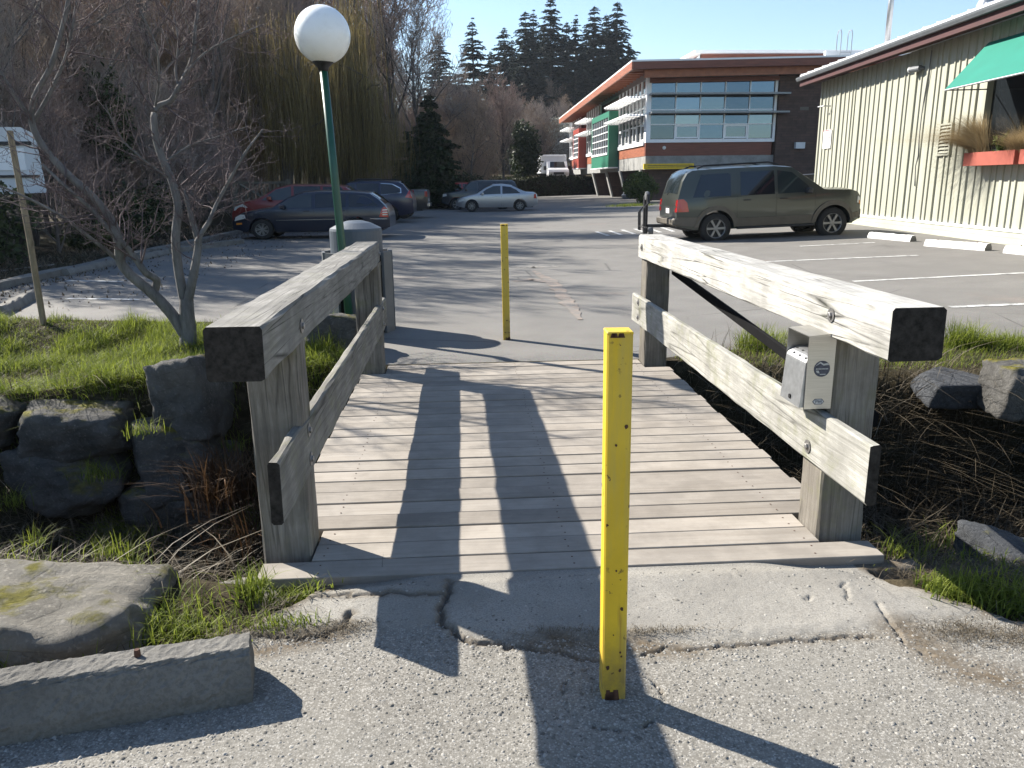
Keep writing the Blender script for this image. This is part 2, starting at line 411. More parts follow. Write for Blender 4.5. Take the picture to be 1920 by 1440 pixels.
plain('brace_black_shaded', (.006, .006, .007), .9, var=.2, spec=.1)  # for the brace bar: black deepened to stand for shade on it
plain('dark_plastic', (.02, .021, .023), .55, var=.2)
plain('bin_grey', (.072, .088, .11), .5, var=.1, scale=4)
plain('slat_grey', (.11, .117, .124), .6, var=.15, scale=5)
t = NT('steel'); v = t.coords('Object', (1, 1, 60)); f = t.noise(v, 8, 4)
t.color(t.ramp(f, [(.3, (.46, .45, .42)), (.7, (.60, .585, .55))])).set(.36, 1.0)
plain('galvanised', (.42, .43, .44), .45, .9, var=.15, scale=30)
plain('bolt_steel', (.30, .29, .28), .45, .85, var=.3, scale=60)
plain('dark_hole', (.01, .01, .012), .9)
plain('sticker_dark', (.055, .06, .085), .5, var=.5, scale=60)
plain('sticker_pale', (.45, .46, .46), .5, var=.1)
plain('white_trim', (.84, .85, .86), .45, var=.05, scale=2)
plain('white_panel', (.62, .64, .66), .5, var=.08, scale=1.2)
plain('mullion_white', (.83, .84, .85), .4, var=.04)
plain('grey_louvre', (.20, .215, .23), .4, .3, var=.1)
plain('green_panel', (.022, .17, .105), .45, var=.08, scale=1.5)
plain('red_panel', (.30, .045, .03), .45, var=.1, scale=1.5)
plain('awning_green', (.003, .165, .118), .75, var=.07, scale=2)
plain('flower_box_red', (.30, .068, .045), .7, var=.12, scale=5)
plain('fascia_maroon', (.065, .02, .02), .6, var=.15, scale=2)
plain('roof_white', (.80, .80, .80), .35, var=.06, scale=1.5)
plain('gutter_grey', (.12, .13, .142), .5, 0, var=.15)
plain('roof_grey', (.10, .09, .10), .7, var=.15)
plain('flag_yellow', (.70, .47, .01), .5)
plain('soffit_wood', (.30, .105, .05), .55, var=.25, scale=3)
plain('sign_white', (.78, .78, .78), .5, var=.04)
plain('sign_red', (.52, .03, .04), .5, var=.05)
plain('glass_black', (.012, .015, .018), .06, spec=.6)
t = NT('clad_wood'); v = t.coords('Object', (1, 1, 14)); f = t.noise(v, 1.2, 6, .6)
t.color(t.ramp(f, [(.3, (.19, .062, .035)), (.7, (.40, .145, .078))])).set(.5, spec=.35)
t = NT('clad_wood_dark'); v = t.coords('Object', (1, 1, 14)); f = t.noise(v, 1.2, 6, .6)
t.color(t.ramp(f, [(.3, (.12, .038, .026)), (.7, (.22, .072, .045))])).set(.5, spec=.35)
# siding of the shed
t = NT('siding_cream'); v = t.coords('Object', (6, 6, .5), True); f = t.noise(v, 1.2, 6, .65)
cc = t.ramp(f, [(.28, (.27, .275, .222)), (.5, (.345, .348, .288)), (.72, (.41, .413, .35))])
oi = t.new('ShaderNodeObjectInfo'); cc = t.mix(t.ramp(oi.outputs['Random'], [(.0, (0, 0, 0)), (1, (.22, .22, .22))]), cc, (.42, .40, .33))
t.color(cc).set(.75, spec=.3).bump(t.noise(v, 8, 5), .15, .01)
plain('skirt_cream', (.43, .44, .345), .8, var=.12, scale=2)
# brown stacked brick of the far building: courses too far to tell singly carry fine relief
t = NT('stack_brick'); br = t.new('ShaderNodeTexBrick'); tc = t.new('ShaderNodeTexCoord'); mp = t.new('ShaderNodeMapping')
mp.inputs['Rotation'].default_value = (math.pi/2, 0, 0); t.link(tc.outputs['Object'], mp.inputs[0]); t.link(mp.outputs[0], br.inputs[0])
br.inputs['Scale'].default_value = 1.0; br.inputs['Brick Width'].default_value = .62; br.inputs['Row Height'].default_value = .16
br.inputs['Mortar Size'].default_value = .012; br.inputs['Color1'].default_value = (.055, .034, .027, 1); br.inputs['Color2'].default_value = (.105, .062, .048, 1)
br.inputs['Mortar'].default_value = (.03, .024, .02, 1)
t.color(t.mix(.4, br.outputs[0], t.ramp(t.noise(t.coords(), 3, 6, .7), [(.3, (.04, .025, .022)), (.7, (.13, .085, .07))]))).set(.9).bump(br.outputs[1], .4, .02)
# window glass of the far building: metallic mirror, blue of the reflected sky put into its tint
t = NT('pane_glass'); oi = t.new('ShaderNodeObjectInfo'); t.color(t.ramp(oi.outputs['Random'], [(0, (.05, .07, .095)), (.5, (.09, .125, .165)), (1, (.14, .185, .23))])).set(.015, 1.0, .5)
t = NT('pane_glass_clear'); t.color((.03, .035, .04)).set(.05, spec=.7)
# cars
def paint(name, col, metal=.3, rough=.32, dust=.25):
    t = NT(name); v = t.coords('Object'); f = t.noise(v, 2.5, 6, .65)
    sx = t.new('ShaderNodeSeparateXYZ'); t.link(t.new('ShaderNodeTexCoord').outputs['Object'], sx.inputs[0])
    low = t.ramp(sx.outputs['Z'], [(.25, (dust, dust, dust)), (.75, (dust*.2,)*3)])
    d = t.mix(1.0, low, t.ramp(f, [(.3, (.35, .35, .35)), (.7, (1, 1, 1))]), 'MULTIPLY')
    t.color(t.mix(d, col, (.115, .12, .11))).set(rough, metal, .5, .6); t.b.inputs['Coat Roughness'].default_value = .08
paint('paint_navy', (.008, .014, .034), .4, .3, .06)
paint('paint_blue', (.007, .011, .04), .3, .3, .06)
paint('paint_red', (.20, .012, .012), .2)
paint('paint_brightred', (.34, .015, .018), .2)
paint('paint_silver', (.36, .37, .40), .75)
paint('paint_green', (.042, .049, .042), .35, .34, .3)
paint('paint_charcoal', (.02, .02, .022), .3)
paint('paint_dark', (.014, .02, .03), .3)
paint('paint_white', (.74, .75, .76), 0, .4, .1)
plain('cladding_tan', (.115, .102, .083), .6, .2, var=.12)
plain('tyre', (.018, .018, .018), .85, var=.3, scale=12)
plain('alloy', (.24, .24, .24), .4, .6, var=.15, scale=10)
plain('chrome', (.65, .65, .65), .15, 1.0, var=.05)
t = NT('tint_glass'); t.color((.008, .011, .016)).set(.04, spec=.7)
t = NT('car_glass'); t.color((.02, .028, .032)).set(.03, spec=.8)
t = NT('lamp_red'); t.color((.42, .012, .012)).set(.15, spec=.6, coat=.5)
t = NT('lamp_clear'); t.color((.62, .62, .60)).set(.12, spec=.7, coat=.5)
t = NT('lamp_amber'); t.color((.62, .22, .03)).set(.15, spec=.6)
plain('plate_white', (.68, .68, .68), .5)
# plants
def leafmat(name, a, b, trans=.35, rough=.6, attr=True):
    t = NT(name)
    if attr: f = t.new('ShaderNodeAttribute', attribute_name='tint').outputs['Fac']
    else:
        oi = t.new('ShaderNodeObjectInfo'); f = t.noise(t.coords('Object'), .8, 3)
    c = t.ramp(f, [(0.0, a), (1.0, b)])
    t.color(c).set(rough, spec=.3)
    tr = t.new('ShaderNodeBsdfTranslucent'); t.link(c, tr.inputs['Color'])
    mx = t.new('ShaderNodeMixShader'); mx.inputs[0].default_value = trans
    t.link(t.b.outputs[0], mx.inputs[1]); t.link(tr.outputs[0], mx.inputs[2]); t.link(mx.outputs[0], t.out.inputs[0])
leafmat('grass_green', (.05, .085, .010), (.27, .31, .045), .5)
leafmat('dry_straw', (.035, .026, .016), (.19, .155, .105), .2)
leafmat('straw_tan', (.22, .15, .07), (.48, .38, .22), .4)
leafmat('reed_brown', (.03, .017, .009), (.15, .085, .042), .2)
leafmat('needles', (.006, .015, .012), (.022, .042, .026), .1)
leafmat('needles_green', (.012, .022, .008), (.04, .06, .02), .15)
leafmat('hedge_leaf', (.012, .018, .006), (.045, .055, .018), .15)
leafmat('shrub_leaf', (.03, .05, .01), (.10, .14, .03), .35)
leafmat('bramble_leaf', (.012, .020, .008), (.06, .085, .03), .3)
leafmat('willow_strand', (.085, .066, .030), (.26, .205, .075), .4)
leafmat('blossom', (.26, .25, .20), (.58, .57, .50), .3)
leafmat('moss_tuft', (.12, .11, .015), (.40, .36, .06), .3)
def barkmat(name, a, b, trans=0):
    t = NT(name); v = t.coords('Object', (4, 4, 1)); f = t.noise(v, 3, 6, .7)
    oi = t.new('ShaderNodeObjectInfo'); c = t.ramp(f, [(.3, a), (.7, b)])
    c = t.mix(t.ramp(oi.outputs['Random'], [(0, (0, 0, 0)), (1, (.35, .35, .35))]), c, tuple(x*1.35 for x in b))
    t.color(c).set(.9, spec=.2).bump(t.noise(v, 12, 5), .4, .02)
barkmat('plum_bark', (.055, .052, .05), (.20, .19, .182))
barkmat('plum_twig', (.05, .04, .042), (.13, .10, .103))
barkmat('bare_bark', (.045, .040, .038), (.14, .125, .115))
barkmat('bare_twig_grey', (.145, .122, .108), (.32, .272, .242))
barkmat('bare_twig_brown', (.155, .115, .085), (.34, .26, .195))
barkmat('bare_twig_red', (.145, .105, .09), (.31, .228, .20))
# ------------------------------------------------------------------ ground shape
def lot_z(x, y):
    """the lot climbs gently towards the shed"""
    x = np.asarray(x, float); return .031*np.clip(x-2.6, 0, 9.6)*sstep(6.5, 9.5, np.asarray(y, float))
XN = np.array([-400, -6, -3, -1.6, -.9, 1.75, 2.6, 4, 8, 400]); YN = np.array([3.6, 3.6, 3.35, 3.12, 2.90, 2.76, 2.68, 2.7, 2.75, 2.75])
XF = np.array([-400, -6, -3.9, -2.9, -2.0, -1.0, 1.75, 2.6, 4, 8, 400]); YF = np.array([5.9, 6.1, 6.42, 6.58, 6.72, 6.8, 6.75, 6.45, 5.9, 5.6, 5.6])
def near_edge(x): return np.interp(x, XN, YN)
def far_edge(x): return np.interp(x, XF, YF)
XL = np.array([-7.4, -6, -5, -3.3, -2.2, -1.55, -1.25, -.95, 1.8, 2.4, 3.2, 5.5, 14]); YL = np.array([10.4, 10.1, 9.75, 9.4, 9.25, 8.95, 7.6, 6.86, 6.86, 7.12, 7.25, 7.3, 7.5])
def lot_edge(x): return np.interp(x, XL, YL)
def ground_z(x, y):
    x = np.asarray(x, float); y = np.asarray(y, float)
    yn, yf = near_edge(x), far_edge(x)
    d = sstep(yn, yn+.75, y)*(1-sstep(yf-.35, yf+.02, y))
    z = -1.25*d
    # far bank falls away a little towards the left
    bank = sstep(yf-.1, yf+.2, y)*(1-sstep(8.6, 9.6, y))
    z = z+bank*(-.01-.11*np.clip(-x-2.2, 0, 3))+.05*bank*sstep(lot_edge(x)-1.2, lot_edge(x)-.15, y)*(x < -1.2)
    lot = (y > 6.8)*(x > -7.2)*(x < 14)
    z = z+lot_z(x, y)*(y > 6.5)
    z = z+(fbm(x, y, .9, 4, 1)*.10)*np.where(lot & (y > lot_edge(x)-.1), 0, 1)*np.where(d > .05, 1.6, .6)*(y > 2.5)
    inlot = lot*sstep(lot_edge(x)+.06, lot_edge(x)+.35, y)
    z = np.where((y > 6.4) & (x > -7.4) & (x < 14), z-.09*inlot, z)
    z = np.where(y < near_edge(x), z-.05*(1-sstep(near_edge(x)-.25, near_edge(x), y)), z)
    z = np.where((x > -.8) & (x < 1.66) & (y > 2.3) & (y < 3.25), np.minimum(z, -.12), z)
    # woodland floor and the hill behind
    z = z+.10*sstep(-7.3, -7.7, x)*(y > 7)+np.clip(-x-9, 0, 60)*.10*sstep(9, 16, y)
    z = z+9.5*sstep(88, 160, y+.15*x)+2.0*sstep(83, 90, y)
    return z
xs = np.unique(np.concatenate([np.linspace(-420, -60, 19), np.linspace(-60, -12, 33), np.linspace(-12, -5.5, 30), np.linspace(-5.5, 6, 150), np.linspace(6, 16, 30), np.linspace(16, 90, 30), np.linspace(90, 420, 14)]))
ys = np.unique(np.concatenate([np.linspace(-120, -6, 12), np.linspace(-6, 1.5, 14), np.linspace(1.5, 10.5, 150), np.linspace(10.5, 40, 50), np.linspace(40, 200, 60), np.linspace(200, 900, 12)]))
def grid(xs, ys, zf):
    X, Y = np.meshgrid(xs, ys); Z = zf(X, Y); n, m = X.shape
    V = np.stack([X, Y, Z], -1).reshape(-1, 3)
    i = np.arange(n*m).reshape(n, m)
    F = np.stack([i[:-1, :-1], i[:-1, 1:], i[1:, 1:], i[1:, :-1]], -1).reshape(-1, 4)
    return V, F
V, F = grid(xs, ys, ground_z)
ground = structure(obj('ground', V, F, 'turf_soil', smooth=True))

# ------------------------------------------------------------------ parking lot sheet
lx = np.unique(np.concatenate([np.linspace(-7.2, -1.5, 40), np.linspace(-1.5, 2.6, 40), np.linspace(2.6, 14, 30)]))
tt = np.concatenate([np.linspace(0, .02, 8), np.linspace(.03, .2, 14), np.linspace(.25, 1, 14)])
X = np.broadcast_to(lx[None], (len(tt), len(lx))).copy()
E0 = lot_edge(lx)+fbm(lx, lx*0, 3.0, 4, 3)*.16*((lx < -1.0) | (lx > 1.9)) 
Y = E0[None]+(84-E0[None])*tt[:, None]
Z = lot_z(X, Y)+0.0
Z = Z-.04*(tt[:, None] == 0)
i = np.arange(X.size).reshape(X.shape)
F = np.stack([i[:-1, :-1], i[:-1, 1:], i[1:, 1:], i[1:, :-1]], -1).reshape(-1, 4)
structure(obj('parking_lot', np.stack([X, Y, Z], -1).reshape(-1, 3), F, 'lot_asphalt', smooth=True))

def stripe(name, a, b, w, root=None, n=10, zo=.005):
    """a painted line from a to b on the lot (x, y)"""
    a = np.array(a, float); b = np.array(b, float); d = (b-a)/np.linalg.norm(b-a); q = np.array([-d[1], d[0]])*w/2
    V = []; F = []
    for k in range(n+1):
        p = a+(b-a)*k/n
        for s in (-1, 1):
            e = p+q*s*(1+.12*math.sin(k*2.3+s)); V.append((e[0], e[1], float(lot_z(e[0], e[1]))+zo))
        if k: F.append((2*k-2, 2*k-1, 2*k+1, 2*k))
    o = obj(name, V, F, 'line_paint'); return structure(o)
for (u0, v0, u1, v1) in [(1385, 493, 1722, 479), (1600, 528, 1960, 510), (1780, 576, 2000, 568), (1500, 462, 1640, 455), (125, 560, 262, 562), (125, 527, 232, 528)]:
    a = on_z(u0, v0, .0); b = on_z(u1, v1, .0)
    for _ in range(6):
        a = on_z(u0, v0, float(lot_z(a[0], a[1]))); b = on_z(u1, v1, float(lot_z(b[0], b[1])))
    stripe('stall_line', a[:2], b[:2], .10)
for k in range(6):       # hatched no-parking marks beyond the bridge
    a = on_z(1118+24*k, 433-.9*k, .07); b = on_z(1141+24.5*k, 440.5-.7*k, .07)
    stripe('hatch_mark', a[:2], b[:2], .11, n=4)
# pale patch and rusty streak worn into the asphalt beyond the far bollard
def stain(name, pts, w, mat, seed, zo):
    r_ = np.random.default_rng(seed); P = np.array([on_z(u, v)[:2] for u, v in pts]); n = 30; t = np.linspace(0, len(P)-1, n)
    Q = np.stack([np.interp(t, np.arange(len(P)), P[:, k]) for k in (0, 1)], 1); D = np.gradient(Q, axis=0); D /= np.linalg.norm(D, axis=1)[:, None]; N_ = np.stack([-D[:, 1], D[:, 0]], 1)
    V = []; F = []
    for k in range(n):
        ww = w*math.sin(math.pi*(k+.4)/n)**.5
        for s_ in np.linspace(-1, 1, 5):
            q = Q[k]+N_[k]*ww*s_*(1+r_.normal()*.25); V.append((q[0], q[1], float(lot_z(q[0], q[1]))+zo))
        if k: F += [((k-1)*5+j, (k-1)*5+j+1, k*5+j+1, k*5+j) for j in range(4)]
    structure(obj(name, V, F, mat))
stain('pale_patch', [(958, 501), (1000, 499), (1048, 500)], .26, 'patch_pale', 1, .004)
stain('rusty_streak', [(1000, 508), (1035, 528), (1062, 562), (1088, 600)], .10, 'patch_rust', 2, .007)
stain('rusty_streak', [(965, 528), (1000, 524), (1030, 530)], .14, 'patch_rust', 3, .0055)
# ------------------------------------------------------------------ near pavement with its broken concrete apron
def apron_edge(x):      # where the smooth apron ends towards the camera
    return np.where(x < -.1, 2.66+.10*np.sin(x*5), np.where(x < .55, 2.50-.12*(x), 2.415+.05*(x-.55)+.02*np.sin(x*4)))+fbm(x, x*0, 7, 4, 5)*.07
def seg_dist(X, Y, pts):
    D = np.full(X.shape, 9.)
    for (x0, y0), (x1, y1) in zip(pts[:-1], pts[1:]):
        dx, dy = x1-x0, y1-y0; t = np.clip(((X-x0)*dx+(Y-y0)*dy)/(dx*dx+dy*dy), 0, 1)
        D = np.minimum(D, np.hypot(X-x0-t*dx, Y-y0-t*dy))
    return D
def jag(pts, n=10, amp=.018, seed=0):
    r = np.random.default_rng(seed); out = []
    for (x0, y0), (x1, y1) in zip(pts[:-1], pts[1:]):
        for k in range(n):
            t = k/n; out.append((x0+(x1-x0)*t+r.normal()*amp*.6, y0+(y1-y0)*t+r.normal()*amp*.6))
    out.append(pts[-1]); return out
CRACKS = [jag([on_z(u, v)[:2] for u, v in L], 7, .012, i) for i, L in enumerate([
    [(840, 1085), (848, 1110), (828, 1140), (830, 1175), (870, 1200), (960, 1210), (1120, 1235)],
    [(520, 1118), (600, 1117), (690, 1120), (835, 1118)],
    [(655, 1150), (648, 1172), (600, 1192), (560, 1198), (480, 1190)],
    [(1195, 1222), (1300, 1216), (1420, 1208), (1560, 1194), (1640, 1195)],
    [(1360, 1062), (1375, 1090)], [(1520, 1120), (1512, 1128)], [(1584, 1102), (1590, 1130)],
    [(1645, 1135), (1690, 1200), (1745, 1230)]])]
pebx = np.arange(-1.75, 2.45, .0075); peby = np.arange(1.55, 3.02, .0075)
X, Y = np.meshgrid(pebx, peby)
ap = sstep(-.03, .045, Y-apron_edge(X)+fbm(X, Y, 30, 3, 19)*.05)
Z = .007*ap+fbm(X, Y, 70, 3, 21)*.0028*ap+fbm(X, Y, 2.2, 5, 2)*.022+fbm(X, Y, 40, 3, 6)*.0024*(1-.5*ap)
Z += .012*sstep(2.5, 2.95, Y)*((X > -.8) & (X < 1.6))
pr = np.random.default_rng(5)
npeb = 1; px_ = pr.uniform(pebx[0], pebx[-1], npeb); py_ = pr.uniform(peby[0], peby[-1], npeb); rr = pr.gamma(2.2, .0021, npeb)+.0035
for a, b, r in zip(px_, py_, rr):
    r = min(r, .026)
    i0 = int((a-r-pebx[0])/.0075); i1 = i0+int(2*r/.0075)+2; j0 = int((b-r-peby[0])/.0075); j1 = j0+int(2*r/.0075)+2
    i0 = max(i0, 0); j0 = max(j0, 0); sx = X[j0:j1, i0:i1]; sy = Y[j0:j1, i0:i1]
    if sx.size == 0: continue
    d2 = ((sx-a)**2+(sy-b)**2)/r**2
    Z[j0:j1, i0:i1] += np.where(d2 < 1, np.sqrt(np.clip(1-d2, 0, 1))*r*.30, 0)*(1-.9*ap[j0:j1, i0:i1])
for cpts, w, dep in zip(CRACKS, (.014, .009, .013, .009, .0045, .007, .007, .010), (.03, .022, .03, .014, .003, .010, .011, .012)):
    d = seg_dist(X, Y, cpts); Z -= dep*np.clip(1-d/w, 0, 1)**.7
# apron steps down beyond its broken left edge
left = sstep(-.35, -.9, X); Z -= .05*left*sstep(2.45, 2.9, Y)
# the slab breaks off before the ditch on both sides
def pave_out(x, y):
    """positive outside the pavement"""
    pl = np.interp(x, [-4, -1.7, -1.0, -.78, -.55, -.45, 1.5, 1.64, 1.72, 1.95, 2.6, 4], [2.30, 2.32, 2.42, 2.72, 2.95, 3.2, 3.2, 2.97, 2.72, 2.45, 2.22, 2.1])
    return y-pl-fbm(x, y, 9, 4, 8)*.10
po = pave_out(X, Y); Z -= .16*sstep(-.015, .09, po)
edge_ = sstep(2.84, 2.96, Y)*(X > -.6)*(X < 1.9); Z = Z*(1-edge_)+edge_*(-.008-.03*sstep(1.15, 1.5, X)-.03*sstep(-.1, -.5, X))
Z -= .055*sstep(1.42, 1.66, X)*sstep(2.62, 2.92, Y)*(1-edge_)
foot = np.hypot(X-.43, (Y-2.13))          # round concrete footing of the near bollard
Z = np.where(foot < .15, .002+fbm(X, Y, 30, 3, 4)*.006, Z); ring = np.clip(1-np.abs(foot+fbm(X, Y, 25, 3, 7)*.02-.155)/.010, 0, 1)*(fbm(X, Y, 11, 2, 3) > -.03); Z -= .010*ring
ap2 = ap
paint_ = np.clip(1.15-seg_dist(X, Y, [on_z(u, v)[:2] for u, v in [(1650, 1105), (1690, 1135), (1720, 1148), (1750, 1165)]])/.045, 0, 1)
dirt = np.zeros_like(X)
for L, w in (([(1180, 1200), (1300, 1222), (1000, 1205)], .07), ([(470, 1225), (560, 1210), (640, 1190)], .08), ([(1690, 1180), (1800, 1260), (1900, 1280)], .13), ([(1040, 1195), (1125, 1215)], .09)):
    dirt = np.maximum(dirt, np.clip(1-seg_dist(X, Y, [on_z(u, v)[:2] for u, v in L])/w, 0, 1))
for c_ in CRACKS[:4]: dirt = np.maximum(dirt, .8*np.clip(1-seg_dist(X, Y, c_)/.035, 0, 1))
dirt = np.maximum(dirt, sstep(-.12, .02, po)*((X < -.45) | (X > 1.62))); dirt = np.maximum(dirt, ring*.8)
ZP = Z.copy()
i = np.arange(X.size).reshape(X.shape)
F = np.stack([i[:-1, :-1], i[:-1, 1:], i[1:, 1:], i[1:, :-1]], -1).reshape(-1, 4)
pav = structure(obj('near_pavement', np.stack([X, Y, Z], -1).reshape(-1, 3), F, 'near_pavement', smooth=True))
set_col(pav, ap2.ravel()); set_col(pav, dirt.ravel(), 'dirt'); set_col(pav, paint_.ravel(), 'paint')
# the same pavement goes on around and behind the camera
for (x0, x1, y0, y1) in ((-40, 40, -30, 1.552), (-40, -1.748, 1.552, 2.32), (2.442, 40, 1.552, 2.2)):
    V, F = grid(np.linspace(x0, x1, 40), np.linspace(y0, y1, 20), lambda a, b: a*0-.004+fbm(a, b, 2.2, 4, 2)*.02)
    o = structure(obj('road_pavement', V, F, 'near_pavement', smooth=True)); set_col(o, np.zeros(len(V))); set_col(o, np.zeros(len(V)), 'dirt'); set_col(o, np.zeros(len(V)), 'paint')
def surf_z(x, y):
    i_ = np.clip(((np.asarray(x)-pebx[0])/.0075).astype(int), 0, len(pebx)-1); j_ = np.clip(((np.asarray(y)-peby[0])/.0075).astype(int), 0, len(peby)-1); return ZP[j_, i_]
# stones standing out of the worn asphalt
pr = np.random.default_rng(15); npb = 60000
a_ = pr.uniform(-1.75, 2.44, npb); b_ = pr.uniform(1.56, 2.92, npb); keep = ((b_ < apron_edge(a_)-.01) | (pr.random(npb) < .12)) & (pave_out(a_, b_) < -.03); keep &= pr.random(npb) < np.clip(.7+1.6*fbm(a_, b_, 1.6, 3, 12), .3, 1)
a_, b_ = a_[keep], b_[keep]; nn = len(a_); rr = np.clip(pr.gamma(2.4, .0010, nn)+.0021, 0, .0085)
OCT = np.array([(1, 0, 0), (.5, .8, .1), (-.55, .8, 0), (-1, 0, .05), (-.5, -.8, 0), (.5, -.85, .05), (.35, .3, .62), (-.4, .25, .55), (-.05, -.4, .66)]); OF = np.array([(0, 1, 6), (1, 2, 7), (1, 7, 6), (2, 3, 7), (3, 4, 8), (3, 8, 7), (4, 5, 8), (5, 0, 6), (5, 6, 8), (6, 7, 8)])
an = pr.uniform(0, 6.28, nn); K = OCT[None]*(1+pr.normal(size=(nn, 9, 3))*.16); K = K*rr[:, None, None]*np.stack([pr.uniform(.8, 1.4, nn), pr.uniform(.7, 1.1, nn), pr.uniform(.6, 1.1, nn)], 1)[:, None]
ca, sa = np.cos(an)[:, None], np.sin(an)[:, None]; SV = np.stack([K[..., 0]*ca-K[..., 1]*sa+a_[:, None], K[..., 0]*sa+K[..., 1]*ca+b_[:, None], K[..., 2]+surf_z(a_, b_)[:, None]-.001], -1).reshape(-1, 3)
SF = (np.arange(nn)*9)[:, None, None]+OF[None]
sto = stuff(obj('loose_stones', SV, SF.reshape(-1, 3), 'stone_bits')); set_col(sto, np.repeat(pr.random(nn), 9))
# ------------------------------------------------------------------ footbridge
def beam(root, name, axis, a, b, hx, hz, mat, n=14, wear=.004, seed=0, endmat='end_grain_shaded', notch=None):
    """timber running from a to b (centres of the end faces) with worn, slightly wavy arrises"""
    r = np.random.default_rng(seed); a = np.array(a, float); b = np.array(b, float)
    d = (b-a)/np.linalg.norm(b-a)
    if axis == 'z': X_, Z_ = np.array([1., 0, 0]), np.array([0, 1., 0])
    else:
        Z_ = np.array([0, 0, 1.])-d*d[2]; Z_ /= np.linalg.norm(Z_); X_ = np.cross(d, Z_)
    c = .007
    prof = [(-1, -1, 1, 0), (-1, -1, 0, 1), (-1, 1, 0, -1), (-1, 1, 1, 0), (1, 1, -1, 0), (1, 1, 0, -1), (1, -1, 0, 1), (1, -1, -1, 0)]
    V = []; F = []; I = []
    for k in range(n+1):
        p = a+(b-a)*k/n
        for (sx, sz, cx, cz) in prof:
            w = c+abs(r.normal())*wear
            V.append(p+X_*(sx*hx+cx*w+r.normal()*wear*.35)+Z_*(sz*hz+cz*w+r.normal()*wear*.35))
        if k:
            o = (k-1)*8
            for q in range(8): F.append((o+q, o+(q+1) % 8, o+8+(q+1) % 8, o+8+q)); I.append(0)
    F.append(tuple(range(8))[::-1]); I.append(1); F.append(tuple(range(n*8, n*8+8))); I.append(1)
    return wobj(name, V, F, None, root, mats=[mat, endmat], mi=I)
def bolt(root, x, y, z, s):
    """round plate washer with a bolt head on a rail face; s = direction the face looks (+1 right, -1 left)"""
    loc = np.array(root.location)+np.array(root.parent.location if root.parent else (0, 0, 0))
    m = MB()
    m.lathe([(0.0, 0), (.028, 0), (.030, .002), (.030, .004), (.0, .0045)], 18, (0, 0, 0), axis='x')
    m.lathe([(.014, .004), (.014, .012), (.010, .014), (.0, .014)], 6, (0, 0, 0), axis='x')
    V = [(v[0]*s+x, v[1]+y, v[2]+z) for v in m.V]
    return wobj('bolt', V, m.F, 'bolt_steel', root)

bridge = thing('footbridge', 'weathered timber footbridge of grey planks with heavy square rails over the ditch', 'footbridge', (.43, 4.9, 0))
r = np.random.default_rng(21)
PITCHB = .1552; y = 2.982; nails = MB()
boards = []
for k in range(25):
    w = PITCHB-.0075-r.uniform(0, .004); x0 = -.87+r.normal()*.006; x1 = 1.738+r.normal()*.007; dz = r.normal()*.0016
    if k == 0: x0, x1, dz = -.872, 1.755, 0
    holes = []
    a, b = y, y+w
    # boards are cut round the posts
    segs = [(x0, x1)]
    for (pa, pb) in ((3.185, 3.39), (6.535, 6.86)):
        if b > pa-.02 and a < pb+.02 and not (a < pa-.06): segs = [(-.672, 1.542)]
    m = MB()
    for s0, s1 in segs: m.cbox((s0, a, -.042), (s1, b, 0.0), .003)
    V = np.array(m.V); V[:, 2] += dz+r.normal()*.0012*(V[:, 0]-.4)
    ce = np.array([.43, (a+b)/2, 0.0])
    o = obj('deck_board', V-ce, m.F, 'deck_wood', bridge); o.location = ce-np.array(bridge.location)
    for nx in (-.62, .43, 1.48):
        for q in (.035, .105):
            nails.lathe([(0, .0008), (.0042, .0006), (.0045, 0)], 7, (nx+r.normal()*.006, a+q+r.normal()*.004, dz+.001))
    y += PITCHB
stuff(nails.wobj('nail_heads', 'rust', bridge))
for sx in (-.55, .43, 1.42):
    beam(bridge, 'stringer', 'y', (sx, 2.9, -.19), (sx, 7.0, -.19), .07, .145, 'rail_wood_dark', seed=int(sx*100)+200)
for k, yb in enumerate((2.86, 7.05)):
    beam(bridge, 'sill_beam', 'x', (-.95, yb+.12*(1 if k == 0 else -1), -.45), (1.85, yb+.12*(1 if k == 0 else -1), -.45), .1, .11, 'rail_wood_dark', seed=300+k)
# posts
for k, (px0, px1, py0, py1) in enumerate(((-.886, -.68, 3.185, 3.39), (-.886, -.684, 6.56, 6.75), (1.55, 1.76, 3.188, 3.395), (1.552, 1.752, 6.66, 6.86))):
    top = .93 if k != 1 else .92
    beam(bridge, 'post', 'z', ((px0+px1)/2, (py0+py1)/2, -.45), ((px0+px1)/2, (py0+py1)/2, top), (px1-px0)/2, (py1-py0)/2, 'post_wood', seed=40+k)
# top rails
tl = beam(bridge, 'top_rail', 'y', (-.760, 2.62, 1.0075), (-.787, 6.77, .99), .0955, .0925, 'rail_wood_shaded', n=26, seed=51)
tr = beam(bridge, 'top_rail', 'y', (1.626, 2.716, 1.0015), (1.626, 6.87, 1.0015), .101, .0975, 'rail_wood_sunlit', n=26, seed=52)
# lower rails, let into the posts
ll = beam(bridge, 'lower_rail', 'y', (-.699, 2.75, .459), (-.699, 7.0, .459), .0225, .122, 'lower_rail_shaded', n=26, seed=53)
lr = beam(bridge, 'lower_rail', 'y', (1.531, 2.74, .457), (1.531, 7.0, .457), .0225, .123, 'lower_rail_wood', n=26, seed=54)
for yb in (3.28, 6.72): bolt(tl, -.664-.0065*(yb-2.6), yb, .985, 1)
for yb in (3.18, 6.74): bolt(tr, 1.524, yb, 1.0, -1)
for yb, z in ((3.30, .53), (3.30, .40), (6.66, .53), (6.66, .40)): bolt(ll, -.6755, yb, z, 1)
for yb, z in ((3.26, .40), (6.74, .53), (6.74, .40)): bolt(lr, 1.508, yb, z, -1)
